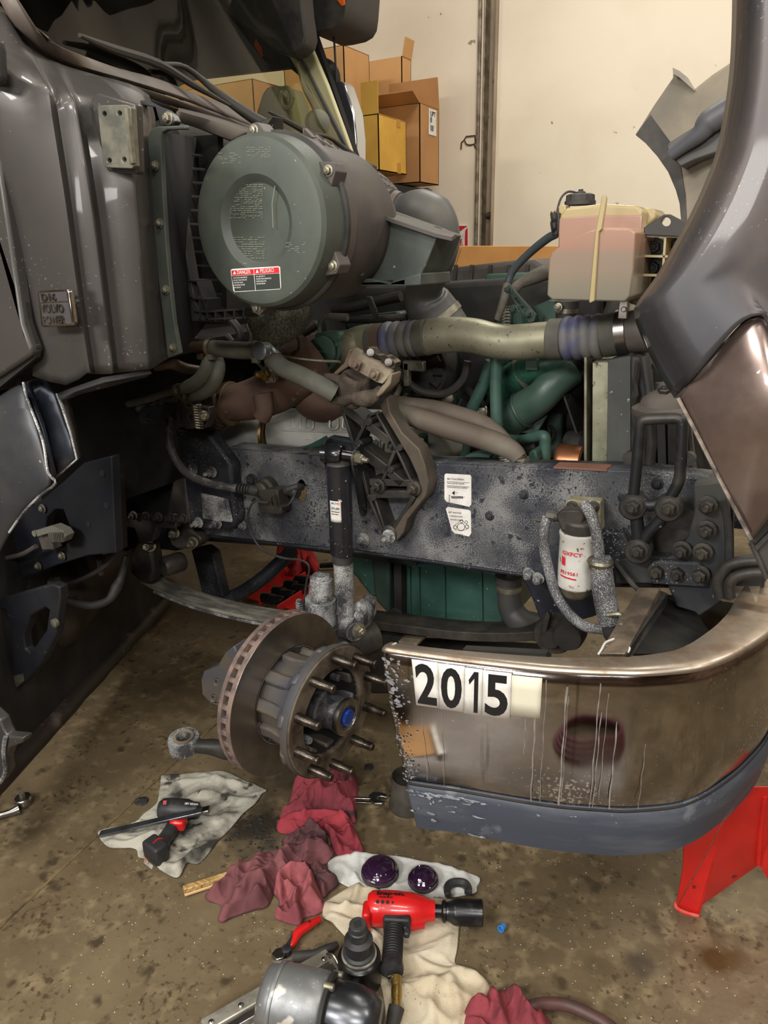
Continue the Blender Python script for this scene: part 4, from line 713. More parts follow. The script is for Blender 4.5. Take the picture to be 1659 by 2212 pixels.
# ---------------------------------------------------------------- engine bay
part('firewall', M().box((-.95, .55, 1.4), (.04, 2.0, 1.1)), m_dark, smooth=0)
part('cab_floor', M().box((-2.2, .3, 1.32), (2.5, 2.0, .1)), m_dark, smooth=0)
eb = part('engine_block', M().box((-.2, .72, 1.2), (1.3, .4, .62), (1, 0, .06)), m_dark, bevel=.02, label='dark engine block')
random.seed(11)
for k in range(7):
    part('engine_rib', M().box((-.75+k*.18, .50, 1.15+k*.011), (.05, .06, .46)), m_greend, parent=eb, bevel=.008)
part('valve_cover', M().plate(pts([(950, 590), (985, 577), (1110, 562), (1155, 559), (1178, 574), (1190, 585), (1195, 700), (940, 700)], .9), (0, .45, 0)), mat('valve_cover_plastic', S(58, 52, 50), .55, c2=S(72, 66, 60), sc=6), bevel=.02, label='black plastic valve cover')
cvr = M()
for x in (985, 1020, 1060, 1100, 1140): cvr.bar(G(x, 572, .895), G(x-6, 660, .895), .012, .014)
part('cover_ribs', cvr, m_black, smooth=0)
gb = part('green_bracket', M().plate(pts([(1047, 600), (1052, 592), (1150, 588), (1160, 600), (1130, 612), (1075, 614), (1070, 620), (1068, 684), (1046, 684)], .55), (0, .02, 0)), m_green, bevel=.004, label='green painted engine bracket')
part('green_bracket', M().plate(pts([(1150, 663), (1185, 648), (1215, 652), (1213, 700), (1165, 702), (1160, 680)], .35), (0, .03, 0)), m_green, bevel=.004)
part('green_bracket', M().plate(pts([(1108, 672), (1126, 668), (1130, 704), (1106, 704)], .36), (0, .05, 0)), m_green, bevel=.004)
part('bolt', M().bolt(G(1056, 678, .54), (0, -1, 0), .013, .012), m_rustl, parent=gb)
ta = part('tensioner_arm', M().plate(pts([(1092, 625), (1098, 618), (1106, 622), (1158, 680), (1155, 694), (1142, 698), (1134, 690)], .26), (0, .012, 0), [pts([(1111, 645), (1116, 644), (1124, 656), (1121, 660), (1113, 652)], .26), pts([(1125, 663), (1130, 662), (1138, 673), (1135, 677), (1127, 669)], .26)]), m_greend, bevel=.002)
for x, y in ((1098, 626), (1142, 678), (1110, 668)): part('bolt', M().bolt(G(x, y, .26), (0, -1, 0), .009, .012), m_greend, parent=ta)
part('fuel_hose', M().tube(P3([(1200, 506, .18), (1180, 517, .2), (1140, 550, .25), (1108, 585, .28), (1095, 618, .28)]), .011, 12, 5), mat('hose_satin', S(66, 72, 74), .4))
part('fuel_hose', M().tube(P3([(1096, 615, .27), (1088, 650, .25), (1074, 690, .25)]), [.012, .012, .009], 12, 4), m_hose)
part('fuel_hose', M().tube(P3([(1180, 588, .4), (1150, 600, .38), (1122, 614, .36), (1108, 630, .34)]), [.022, .020, .014, .016], 12, 4), m_hose)
cs = M(); cs.tube([G(1094, 662, .3)+V((.011*cos(t*.9), .011*sin(t*.9), -.0012*t)) for t in range(50)], .002, 5); part('spring', cs, m_zinc)
# green pipes and struts
for P_, r in (([(1062, 780, .3), (1045, 830, .3), (1012, 905, .3), (1000, 1000, .3)], .019), ([(1072, 770, .24), (1071, 850, .24), (1074, 935, .24), (1074, 985, .26)], .0175)):
    part('green_strut', M().tube(P3(P_), r, 14, 3), m_green)
part('coolant_elbow', M().tube(P3([(1000, 962, .35), (1060, 945, .3), (1120, 950, .28), (1150, 945, .24), (1174, 942, .22), (1178, 960, .22), (1176, 1006, .22)]), [.012, .016, .014, .015, .0165, .0165, .0165], 14, 5), m_green, smooth=60)
up_ = part('coolant_hose', M().tube(P3([(1085, 852, .45), (1098, 830, .4), (1120, 812, .36), (1145, 797, .33), (1172, 787, .32), (1215, 780, .34)]), [.05, .05, .048, .04, .036, .04], 22, 5), mat('green_silicone', S(36, 74, 60), .45, c2=S(46, 88, 72), sc=60), smooth=60)
part('hose_clamp', M().lathe([(.049, -.008), (.05, 0), (.049, .008)], G(1131, 806, .35), (1, 0, .55), 24).box(G(1122, 784, .33), (.02, .016, .014)), m_zinc)
part('green_bracket', M().plate(pts([(1134, 776), (1160, 776), (1161, 800), (1134, 800)], .27), (0, .03, 0)), m_green, bevel=.003)
part('lower_coolant_hose', M().tube(P3([(1100, 910, .36), (1130, 884, .33), (1168, 858, .31), (1195, 828, .32), (1228, 800, .36)]), [.052, .052, .048, .046, .05], 24, 5), mat('hose_green_black', S(50, 70, 60), .4, c2=S(66, 86, 76), sc=5), smooth=60)
part('hose_ridge', M().lathe([(.056, -.004), (.058, 0), (.056, .004)], G(1129, 885, .33), (1, -.1, .62), 28), m_greend)
part('black_elbow', M().tube(P3([(1170, 790, .42), (1215, 800, .42), (1228, 820, .42), (1215, 860, .5)]), .055, 18, 4), m_dark, smooth=60)
part('green_plate', M().plate(pts([(1112, 925), (1175, 890), (1182, 898), (1160, 936), (1118, 935)], .34), (0, .02, 0)), m_greend, bevel=.002)
part('bracket_lip', M().bar(G(1113, 926, .33), G(1182, 888, .33), .006, .04), m_green)
part('bolt', M().bolt(G(1050, 890, .3), (-1, -.6, 0), .013, .02), m_zinc)
# big dusty hoses sweeping right to the fittings on top of the rail
m_h2 = mat('dusty_fuel_hose', S(88, 78, 68), .7, c2=S(108, 102, 90), sc=4, lo=.42, hi=.6, bump=.02)
part('large_hose', M().tube(P3([(838, 868, .08), (880, 876, .1), (940, 884, .12), (1000, 900, .12), (1050, 920, .12), (1088, 955, .1), (1100, 985, .1)]), [.022, .025, .026, .026, .025, .024, .02], 16, 5), m_h2, smooth=60)
part('large_hose', M().tube(P3([(845, 885, .05), (900, 902, .05), (960, 922, .06), (1020, 940, .07), (1075, 958, .07), (1108, 975, .07), (1122, 990, .07)]), [.024, .029, .031, .031, .03, .026, .022], 16, 5), m_h2, smooth=60, label='thick dusty hose ending at the rail fittings')
ft = M()
for x, y in ((1096, 990), (1122, 993)):
    for k in range(4): ft.lathe([(.022, 0), (.022, .004)], G(x-2+k*1.5, y-8+k*5, .08), (.3, 0, -1), 14)
    ft.lathe([(.02, 0), (.02, .025)], G(x+6, y+14, .08), (0, 0, 1), 6)
part('hose_fittings', ft, m_zinc, kind='stuff')
for i, (x, y, w_, h_) in enumerate(((1030, 990, 60, 22), (1075, 985, 30, 25), (1150, 985, 24, 26), (1000, 1000, 20, 12), (900, 960, 26, 40))):
    part('green_fitting', M().plate(pts([(x-w_/2, y+h_/2), (x-w_/2+3, y-h_/2+6), (x, y-h_/2), (x+w_/2-4, y-h_/2+4), (x+w_/2, y+h_/2)], .16), (0, .06, 0)), m_green if i % 2 == 0 else m_greend, bevel=.005)
part('copper_damper', M().lathe([(.05, 0), (.052, .01), (.05, .07), (.045, .075)], G(1205, 995, .3), (1, 0, 0), 24), mat('copper', S(180, 120, 86), .35, .8))
part('belt_pulley', M().lathe([(.075, 0), (.08, .02), (.08, .05), (.07, .06)], G(1222, 985, .38), (1, 0, 0), 28), m_black)
part('fan_shroud', M().tube([V((.50, .62+.34*cos(t*pi/16), 1.17+.34*sin(t*pi/16))) for t in range(33)], .03, 8), m_dark, smooth=60)
fn_ = part('fan_hub', M().lathe([(.1, 0), (.1, .06), (.04, .08)], V((.44, .62, 1.17)), (-1, 0, 0), 24), m_dark)
for k in range(8):
    a = k*pi/4; d = V((0, cos(a), sin(a))); e = V((0, -sin(a), cos(a)))
    part('fan_blade', M().plate([V((.44, .62, 1.17))+d*.09-e*.03+V((-.04, 0, 0)), V((.44, .62, 1.17))+d*.3-e*.06+V((-.05, 0, 0)), V((.44, .62, 1.17))+d*.3+e*.06, V((.44, .62, 1.17))+d*.09+e*.03], (.006, 0, 0)), m_dark, parent=fn_)
# exhaust: heat shields, rusted manifold pipe, flex pipe
sh1 = part('heat_shield', M().tube(P3([(500, 935, .24), (560, 933, .22), (586, 934, .22)]), [.075, .075, .076], 28, 3), m_shield, smooth=60, label='silver stamped exhaust heat shield')
part('heat_shield', M().tube(P3([(606, 934, .22), (680, 936, .22), (760, 938, .23), (860, 942, .25), (940, 946, .28), (990, 944, .32)]), [.082, .083, .083, .080, .076, .06], 28, 3), m_shield, smooth=60)
for x in (640, 668, 720, 748, 800, 830, 870, 905):
    part('stamping', M().tube(P3([(x-8, 905, .155), (x-8, 925, .142), (x+8, 925, .142), (x+8, 905, .155)]), .004, 6, 3).tube(P3([(x-8, 968, .155), (x-8, 950, .142), (x+8, 950, .142), (x+8, 968, .155)]), .004, 6, 3), m_shield, parent=sh1)
part('shield_seam', M().tube(P3([(610, 929, .137), (700, 932, .137), (860, 938, .165)]), .003, 6), m_shield, parent=sh1)
part('v_band_clamp', M().lathe([(.083, -.012), (.09, -.008), (.086, 0), (.09, .008), (.083, .012)], G(596, 935, .22), (1, 0, 0), 36), mat('heat_tinted_steel', S(150, 124, 80), .35, .9))
part('bolt', M().bolt(G(582, 904, .23), (1, -.4, 0), .011, .018), m_zinc)
part('exhaust_pipe', M().tube(P3([(478, 870, .0), (520, 868, .03), (570, 855, .06), (610, 830, .08), (640, 800, .1), (680, 770, .15)]), [.055, .06, .068, .078, .085, .08], 24, 5), m_rust, smooth=60, label='rust-brown exhaust pipe with sensor flange')
part('exhaust_clamp', M().lathe([(.062, -.01), (.07, -.006), (.07, .006), (.062, .01)], G(498, 872, .02), (1, .1, .05), 30), mat('old_brass_clamp', S(110, 90, 66), .5, .6))
part('exhaust_stub', M().tube(P3([(566, 850, -.02), (572, 885, -.02), (565, 900, -.02)]), [.03, .026, .028], 16, 3), m_rust)
part('exhaust_flex', M().tube([G(478-i*3.2, 880+i*2.6+(0), .02) for i in range(14)], [(.058 if i % 2 else .052) for i in range(14)], 20), m_rust)
part('exhaust_flex', M().tube([G(330-i*5.2, 925+i*.8, .3+i*.006) for i in range(32)], [(.072 if i % 2 else .066) for i in range(32)], 20), mat('flex_pipe_rust', S(70, 50, 44), .8, .2, c2=S(54, 42, 38), sc=9))
fg = part('nox_sensor_flange', M().plate(pts([(562, 806), (570, 794), (590, 800), (598, 818), (594, 826), (574, 828)], -.045), (0, .012, 0)), m_rustl, bevel=.002)
part('nox_sensor', M().lathe([(.014, 0), (.014, .012), (.010, .014), (.010, .034), (.006, .04)], G(576, 812, -.05), (-.3, -1, .3), 12), m_brass, parent=fg); part('sensor_wire', M().tube(P3([(572, 800, -.09), (560, 788, -.1), (552, 778, -.1), (548, 770, -.1)]), .004, 8, 4), m_green, parent=fg)
part('bolt', M().bolt(G(590, 818, -.048), (0, -1, 0), .008, .01), m_rustl, parent=fg)
part('exhaust_manifold', M().tube(P3([(700, 800, .22), (672, 812, .18), (664, 840, .15), (672, 870, .14), (700, 886, .16), (735, 882, .2)]), [.05, .055, .055, .05, .04, .03], 22, 5), m_rust, smooth=60)
part('turbo_housing', M().lathe([(.04, -.05), (.085, -.04), (.11, -.01), (.11, .02), (.085, .05), (.04, .06)], G(680, 790, .36), (.3, -1, 0), 28), m_rust)
gv = part('green_actuator', M().lathe([(.05, 0), (.054, .006), (.054, .03), (.05, .036), (.0, .036)][::-1], G(702, 766, .18), (0, -1, 0), 28), m_green, bevel=.001, label='round green engine actuator cover')
part('actuator_body', M().plate(pts([(682, 722), (688, 718), (730, 716), (735, 722), (738, 760), (728, 780), (684, 782), (680, 760)], .15), (0, .07, 0)), m_green, parent=gv, bevel=.006)
part('actuator_face', M().lathe([(.044, 0), (.044, .008), (.036, .010), (.0, .010)], G(700, 758, .142), (0, -1, 0), 32), m_green, parent=gv)
text('E3 05B43 035770', G(685, 762, .131), (1, 0, 0), (0, 0, 1), .0095, mat('green_relief', S(84, 128, 110), .5), gv, ext=.001, xs=.72)
for x, y in ((700, 732), (732, 730), (728, 744), (686, 726)): part('bolt', M().bolt(G(x, y, .15), (0, -1, 0), .006, .006), m_green, parent=gv)
part('actuator_pipe', M().tube(P3([(690, 718, .14), (691, 700, .14), (700, 686, .14), (712, 684, .14), (733, 686, .14)]), .007, 10, 4).lathe([(.011, 0), (.011, .06)], G(712, 684, .14), (1, .1, -.02), 12), m_hz)
part('linkage_rod', M().tube(P3([(600, 768, -.1), (650, 775, -.08), (705, 780, -.05), (735, 782, -.02)]), .0035, 6, 3), m_zinc)
part('wire_loop', M().tube(P3([(624, 726, .05), (638, 724, .05), (646, 738, .05), (644, 756, .05), (634, 762, .05)]), .0045, 8, 4), m_black)
for P_, r in (([(720, 670, .3), (780, 660, .3), (830, 648, .3), (866, 640, .3)], .016), ([(740, 690, .3), (800, 690, .3), (880, 685, .3)], .012), ([(500, 690, .1), (515, 710, .1), (520, 730, .1), (505, 742, .1), (490, 725, .1)], .012), ([(535, 700, .2), (545, 730, .2), (530, 760, .2)], .01), ([(600, 700, .2), (640, 720, .25), (680, 700, .3)], .02)):
    part('engine_pipe', M().tube(P3(P_), r, 10, 4), m_castd, smooth=60)
part('engine_bracket', M().plate(pts([(790, 640), (800, 640), (812, 668), (815, 690), (808, 690), (798, 668)], .25), (0, .01, 0)), m_frame2, bevel=.002)
part('green_casting', M().plate(pts([(740, 692), (760, 684), (860, 672), (880, 690), (880, 720), (800, 716), (746, 714)], .42), (0, .1, 0)), m_greend, bevel=.01)
part('green_casting', M().plate(pts([(690, 800), (735, 800), (742, 880), (720, 886), (700, 850)], .3), (0, .08, 0)), m_green, bevel=.01)
part('green_casting', M().plate(pts([(672, 905), (696, 900), (700, 960), (676, 962)], .2), (0, .05, 0)), m_green, bevel=.004)
part('green_oil_line', M().tube(P3([(640, 974, .15), (668, 968, .15), (690, 958, .15), (712, 948, .15)]), [.014, .015, .015, .015], 12, 3), m_green)
part('alternator', M().lathe([(.05, 0), (.09, .01), (.1, .04), (.1, .1), (.08, .13)], G(905, 800, .32), (0, 1, 0), 30), m_dark, label='dark alternator behind the casting')
al = M()
for k in range(12): al.box(G(905, 800, .31)+V((.065*cos(k*pi/6), 0, .065*sin(k*pi/6))), (.03, .02, .008), (cos(k*pi/6), 0, sin(k*pi/6)), (0, 1, 0))
part('alternator_vents', al, m_castd, kind='stuff')
part('belt', M().tube(P3([(850, 790, .28), (900, 840, .28), (960, 850, .3), (1000, 820, .3), (1010, 780, .3)]), .012, 8, 5), m_black)
part('pipe_clip', M().box(G(895, 790, .22), (.07, .02, .03)).box(G(880, 808, .22), (.018, .02, .07)), m_zinc, bevel=.003)
for k in range(14):
    x = 850+random.random()*350; y = 790+random.random()*190; 
    part('engine_pipe', M().tube(P3([(x, y, .48), (x+random.uniform(-30, 30), y+30, .45), (x+random.uniform(-50, 50), y+70, .48)]), random.uniform(.006, .016), 8, 4), random.choice([m_castd, m_greend, m_dark, m_rustl]), smooth=60)
for k in range(16):
    x = 840+random.random()*330; y = 770+random.random()*200; s_ = random.uniform(.02, .05)
    part('engine_fitting', M().lathe([(s_, 0), (s_, s_*.8), (s_*.7, s_), (s_*.3, s_*1.1)], G(x, y, .5), (random.uniform(-.4, .4), -1, random.uniform(-.2, .5)), 8), random.choice([m_castd, m_greend, m_dark, m_zinc]), bevel=.002)
# ---- charge air pipe
ca = part('charge_air_pipe', M().tube(P3([(738, 812, .34), (744, 775, .26), (760, 748, .2), (785, 737, .2), (822, 735, .2)]), [.044, .046, .048, .048, .048], 32, 6).tube(P3([(905, 730, .2), (928, 727, .2), (965, 724, .2), (1000, 723, .2), (1030, 727, .2), (1062, 735, .2), (1095, 739, .2), (1130, 739, .2), (1160, 736, .2), (1195, 733, .2)]), [.049, .051, .050, .048, .048, .047, .047, .048, .048, .047], 36, 5), m_alu, smooth=70, label='bare aluminium charge air pipe')
def bellows(x0, x1, y0, y1, n, name, Y=.2, r0=.051, r1=.0575):
    pr = []; a, b = G(x0, y0, Y), G(x1, y1, Y); L = (b-a).length
    for k in range(n):
        for t in range(7): pr.append((r0+(r1-r0)*sin(pi*t/6)**.7, L*(k+t/6)/n))
    return part(name, M().lathe(pr, a, b-a, 40), m_silhose, smooth=60, parent=ca)
bellows(832, 905, 734, 731, 4, 'hose_bellows', r0=.047, r1=.053); bellows(1218, 1304, 732, 726, 4, 'hose_bellows')
for (x0, y0), (x1, y1), r in (((800, 735), (816, 735), .049), ((903, 731), (927, 728), .0515), ((1188, 733), (1218, 732), .0535), ((1303, 726), (1338, 720), .0545)):
    part('hose_cuff', M().tube([G(x0, y0, .2), G(x1, y1, .2)], r, 36), m_silband, parent=ca, bevel=.002)
part('hose_cuff', M().tube([G(814, 735, .2), G(832, 734, .2)], .0495, 36), mat('brown_cuff', S(84, 66, 56), .7), parent=ca)
for a, b, r in (((926, 728), (930, 728), .0525), ((1336, 720), (1358, 717), .0575)):
    part('band_clamp', M().tube([G(*a, .2), G(*b, .2)], r, 36), m_steel if r > .055 else m_zinc, parent=ca)
part('clamp_screw', M().box(G(1347, 668, .15), (.022, .016, .045), (1, 0, 0)).lathe([(.007, 0), (.007, .006)], G(1348, 668, .14), (0, -1, 0), 12), m_steel, parent=ca, bevel=.002)
part('cooler_neck', M().tube(P3([(1356, 717, .2), (1420, 714, .2)]), [.052, .053], 32), m_dusty)
# ---- radiator pack
rz = part('radiator', M().plate(pts([(1280, 782), (1314, 781), (1311, 1011), (1279, 1010)], .16), (0, .9, 0)), mat('radiator_tank_alu', S(164, 164, 142), .5, .6, c2=S(128, 128, 106), sc=8, spk=[(S(86, 84, 66), 60, .62, .06)]), bevel=.003, label='radiator and cooler pack with pale aluminium side')
part('radiator_edge', M().plate(pts([(1262, 772), (1267, 772), (1267, 1009), (1262, 1008)], .14), (0, .9, 0)), m_zinc, parent=rz, smooth=0)
part('radiator_core', M().plate(pts([(1266, 772), (1281, 778), (1280, 1010), (1266, 1009)], .2), (0, .8, 0)), mat('core_rust', S(84, 66, 52), .8), parent=rz, smooth=0)
part('cooler_side', M().plate(pts([(1313, 778), (1345, 772), (1362, 770), (1362, 1016), (1311, 1012)], .13), (0, .9, 0)), mat('cooler_side_dark', S(84, 86, 82), .55, .3, c2=S(68, 70, 68), sc=4, spk=[(S(150, 150, 142), 80, .7, .03)]), parent=rz, bevel=.003)
part('cooler_seal', M().plate(pts([(1362, 770), (1380, 772), (1390, 790), (1395, 900), (1392, 1018), (1362, 1016)], .12), (0, .9, 0)), m_rubber, parent=rz, bevel=.006)
part('torn_foam', lumpy(M().tube(P3([(1378, 776, .10), (1373, 840, .10), (1370, 900, .10), (1378, 960, .10)]), .007, 8, 5), .006, 60), m_dark, parent=rz)
part('support_tube', M().tube(P3([(1392, 770, .08), (1405, 860, .08)]), .012, 10).tube(P3([(1404, 880, .08), (1408, 960, .08), (1402, 1018, .08)]), .012, 10), m_rubber, parent=rz)
part('core_support', M().plate(pts([(1392, 765), (1470, 850), (1510, 900), (1545, 1030), (1395, 1020)], .22), (0, .04, 0)), m_dark, bevel=.01)
part('grille_bars', M().plate(pts([(1484, 905), (1490, 905), (1505, 1035), (1498, 1035)], .1), (0, .02, 0)).plate(pts([(1474, 900), (1478, 900), (1486, 1030), (1480, 1030)], .12), (0, .02, 0)), m_castd, smooth=0)
for k in range(4): part('support_web', M().bar(G(1400+k*26, 800+k*26, .2), G(1410+k*22, 1015, .2), .02, .02), m_black)
part('radiator_foot', M().plate(pts([(1196, 1008), (1310, 1014), (1312, 1018), (1196, 1012)], -.004), (0, .05, 0)), mat('rust_red_edge', S(120, 84, 70), .7), smooth=0)
# ---- expansion tank
tk = part('expansion_tank', M().plate(pts([(1206, 505), (1209, 466), (1222, 449), (1300, 440), (1376, 444), (1389, 456), (1385, 530), (1384, 580), (1205, 580)], .14), (0, .2, 0)), m_tankt, bevel=.02, seg=4, smooth=60, label='translucent cream and pink coolant expansion tank')
part('coolant_band', M().plate(pts([(1206, 503), (1208, 471), (1300, 464), (1388, 464), (1385, 520), (1384, 560), (1205, 560)], .1385), (0, .203, 0)), m_coolant, parent=tk, bevel=.018, seg=3)
mt = bpy.data.materials['tank_plastic_lower']; n = mt.node_tree.nodes; L_ = mt.node_tree.links
sep = n.new('ShaderNodeSeparateXYZ'); tc = n.new('ShaderNodeTexCoord'); L_.new(tc.outputs['Object'], sep.inputs[0])
mr_ = n.new('ShaderNodeMapRange'); zt, zb = G(1290, 495, .0).z, G(1290, 650, .0).z; mr_.inputs['From Min'].default_value = zb; mr_.inputs['From Max'].default_value = zt; L_.new(sep.outputs[2], mr_.inputs[0])
cr_ = n.new('ShaderNodeValToRGB'); L_.new(mr_.outputs[0], cr_.inputs[0]); e = cr_.color_ramp.elements; e[0].position = .05; e[0].color = S(116, 111, 96); e[1].position = 1; e[1].color = S(158, 122, 101)
for p_, c_ in ((.22, S(123, 115, 98)), (.42, S(134, 118, 101)), (.68, S(137, 118, 101)), (.74, S(151, 116, 98))): q = e.new(p_); q.color = c_
L_.new(cr_.outputs[0], n['Principled BSDF'].inputs['Base Color'])
part('tank_lower', M().plate(pts([(1186, 556), (1191, 546), (1206, 534), (1268, 499), (1290, 493), (1360, 492), (1373, 502), (1369, 580), (1361, 640), (1350, 652), (1192, 648), (1181, 638)], .0), (0, .22, 0)), m_tank, parent=tk, bevel=.022, seg=4, smooth=60)
part('seam_rib', M().plate(pts([(1300, 422), (1306, 420), (1310, 428), (1308, 445), (1300, 495), (1294, 500), (1284, 650), (1274, 655), (1272, 652), (1286, 500), (1288, 492), (1296, 445)], -.008), (0, .012, 0)), m_tankt, parent=tk, bevel=.002)
part('tank_neck_lug', M().plate(pts([(1384, 448), (1410, 450), (1419, 460), (1418, 470), (1400, 488), (1386, 492)], .2), (0, .12, 0)), m_tankt, parent=tk, bevel=.012)
part('filler_boss', M().plate(pts([(1190, 461), (1210, 443), (1222, 442), (1222, 466), (1200, 464)], .16), (0, .04, 0)), m_tankt, parent=tk, bevel=.003)
cc = G(1253, 441, .22); cpr = M()
prof = []
for k in range(48):
    pass
cap_ = M(); seg = 48; rows_ = []
for r, h, lob in ((.0, .024, 0), (.026, .024, .4), (.033, .021, 1), (.034, .008, 1), (.038, .007, 0), (.038, -.002, 0), (.0, -.002, 0)):
    rows_.append([cc+V((cos(t*2*pi/seg), sin(t*2*pi/seg), 0))*(r*(1+(.05*lob if (t // 3) % 2 else -.03*lob)))+V((0, 0, h)) for t in range(seg)])
cp_ = part('filler_cap', cap_.grid(rows_, closed=True), m_black, parent=tk, smooth=30)
part('cap_button', M().lathe([(.012, .024), (.012, .028), (.006, .03), (.006, .034)], cc, (0, 0, 1), 14), m_black, parent=tk)
part('cap_tether', M().tube(P3([(1252, 422, .22), (1240, 415, .21), (1225, 415, .2), (1212, 428, .18), (1205, 450, .16), (1204, 468, .15)]), .0028, 8, 5), m_black, parent=tk)
lf = M()
for y in (468, 487): lf.lathe([(.012, 0), (.015, .002), (.012, .004), (.012, .008), (.016, .01), (.01, .014)], G(1202, y, .15), (-.9, -.3, -.2), 10)
part('level_sensor', lf.tube(P3([(1200, 506, .15), (1206, 490, .15), (1206, 460, .15)]), .006, 8), m_black, parent=tk)
part('tank_outlet', M().lathe([(.028, -.075), (.028, -.02), (.032, -.018), (.032, .0)], G(1225, 650, .27), (0, 0, 1), 24), m_rubber, parent=tk)
part('outlet_clamp', M().lathe([(.0305, -.012), (.0305, .012)], G(1224, 666, .27), (0, 0, 1), 24), m_zinc, parent=tk)
part('clamp_bolt', M().bolt(G(1206, 664, .225), (0, -1, 0), .008, .008), m_zinc, parent=tk)
# tank bracket lattice with bolts
br = part('tank_bracket', M().plate(pts([(1392, 513), (1500, 515), (1500, 590), (1386, 590)], .2), (0, .02, 0)), mat('bracket_grey_green', S(102, 108, 96), .55), bevel=.003, label='cream lattice tank bracket')
lt = M()
for a, b in (((1366, 509), (1500, 512)), ((1366, 552), (1500, 555)), ((1360, 592), (1470, 595)), ((1396, 510), (1390, 594)), ((1444, 512), (1438, 594))): lt.bar(G(*a, .15), G(*b, .15), .005, .08)
part('lattice', lt, m_tankt, parent=br, smooth=0)
for x, y in ((1415, 533), (1413, 578), (1466, 528)): part('bolt', M().bolt(G(x, y, .2), (0, -1, 0), .015, .018), m_castd, parent=br)
part('black_hanger', M().plate(pts([(1390, 492), (1434, 463), (1448, 463), (1487, 483), (1486, 512), (1391, 508)], .1), (0, .008, 0), [pts([(1439+10*cos(t*.5236), 479+10*sin(t*.5236)) for t in range(12)], .1)]), m_black, bevel=.002)
part('bracket_back', M().plate(pts([(1392, 594), (1450, 596), (1440, 690), (1395, 690)], .25), (0, .02, 0)), m_dark)
part('washer_neck', M().plate(pts([(1365, 610), (1400, 640), (1392, 662), (1375, 660), (1352, 655)], .2), (0, .05, 0)), mat('dull_white_plastic', S(150, 150, 130), .5), bevel=.01)
# ---------------------------------------------------------------- under the rail: spring, oil pan, axle
def blade(name, px_top, Y, wdt, th, material, **k):
    P_ = cat(pts(px_top, Y), 5); m = M()
    r = [[p, p+V((0, wdt, 0)), p+V((0, wdt, -th)), p+V((0, 0, -th))] for p in P_]
    m.grid(r, closed=True); m.f.append((0, 1, 2, 3)); n = len(m.v); m.f.append((n-1, n-2, n-3, n-4))
    return part(name, m, material, bevel=.002, **k)
m_spring = mat('leaf_spring_steel', S(104, 100, 92), .6, .3, c2=S(150, 146, 134), sc=9, lo=.45, hi=.62, stretch=(1, 3, 3), bump=.12)
lsp = blade('leaf_spring', [(300, 1252), (345, 1275), (400, 1298), (470, 1318), (540, 1333), (610, 1343), (665, 1352)], -.02, .085, .012, m_spring, label='grey dusty leaf spring under the rail')
blade('spring_leaf', [(330, 1276), (400, 1305), (470, 1326), (540, 1342), (620, 1356), (690, 1362)], -.02, .085, .010, m_salt)
blade('leaf_spring', [(785, 1340), (880, 1352), (980, 1364), (1080, 1368), (1172, 1364)], .1, .085, .03, m_castd)
blade('spring_leaf', [(760, 1372), (830, 1382), (900, 1390)], .08, .085, .012, m_rustl)
hg = part('spring_hanger', M().plate(pts([(362, 1090), (372, 1040), (402, 1030), (412, 1146), (430, 1158), (436, 1170), (420, 1185), (385, 1188), (366, 1175), (358, 1150)], -.04), (0, .06, 0)), m_castd, bevel=.014, label='cast spring hanger')
for x, y in ((378, 1120), (378, 1150), (418, 1170)): part('bolt', M().bolt(G(x, y, -.06), (.3, -1, 0), .013, .022, .008), m_zinc, parent=hg)
sk = part('spring_shackle', M().plate(pts([(282, 1190), (300, 1168), (325, 1172), (332, 1235), (325, 1260), (300, 1255), (280, 1238)], -.06), (0, .05, 0)), m_castd, bevel=.01)
part('bushing', M().lathe([(.03, 0), (.036, .01), (.036, .07), (.03, .08)], G(352, 1225, -.08), (.3, 1, 0), 20), m_castd, parent=sk)
part('shackle_bolt', M().bolt(G(325, 1180, -.06), (.6, -1, .4), .014, .05), m_zinc, parent=sk)
part('crossmember', M().plate(pts([(412, 1188), (440, 1182), (460, 1196), (470, 1240), (482, 1290), (440, 1300), (428, 1250)], .35), (0, .05, 0)), m_frame2, bevel=.008)
part('stabilizer_arm', M().tube(P3([(440, 1300, .4), (500, 1290, .42), (560, 1255, .45), (610, 1210, .5), (630, 1190, .5)]), [.035, .03, .03, .03, .03], 12, 4), m_frame2)
part('engine_crossmember', M().plate(pts([(430, 1168), (600, 1180), (820, 1212), (900, 1222), (900, 1214), (600, 1160), (430, 1150)], .25), (0, .3, 0)), m_dark)
pan = part('oil_pan', M().plate(pts([(742, 1190), (830, 1205), (1050, 1228), (1110, 1245), (1112, 1300), (1080, 1370), (860, 1368), (850, 1300), (800, 1290), (770, 1250), (740, 1220)], .32), (0, .45, 0)), m_pan, bevel=.02, label='teal green engine oil pan')
part('pan_flange', M().plate(pts([(850, 1208), (866, 1210), (868, 1352), (852, 1340)], .28), (0, .05, 0)), m_dark, parent=pan, bevel=.003)
part('pan_rib', M().plate(pts([(800, 1195), (842, 1205), (840, 1330), (812, 1300), (806, 1250)], .27), (0, .06, 0)), m_greend, parent=pan, bevel=.01)
for x in (885, 905, 960, 1040): part('pan_rib', M().bar(G(x, 1226, .315), G(x+2, 1362, .315), .006, .01), m_pan, parent=pan)
part('drain_plug', M().bolt(G(856, 1328, .22), (0, -1, 0), .018, .02), m_black, parent=pan)
eh = part('lower_hose', M().tube(P3([(1098, 1248, .18), (1100, 1285, .18), (1106, 1318, .18), (1128, 1345, .18), (1168, 1356, .22)]), [.036, .036, .038, .042, .044], 24, 5), mat('lower_hose_rubber', S(62, 62, 60), .5, c2=S(74, 72, 68), sc=5), smooth=60)
part('hose_clamp', M().lathe([(.038, -.008), (.038, .008)], G(1099, 1268, .18), (0, 0, 1), 24), m_zinc, parent=eh)
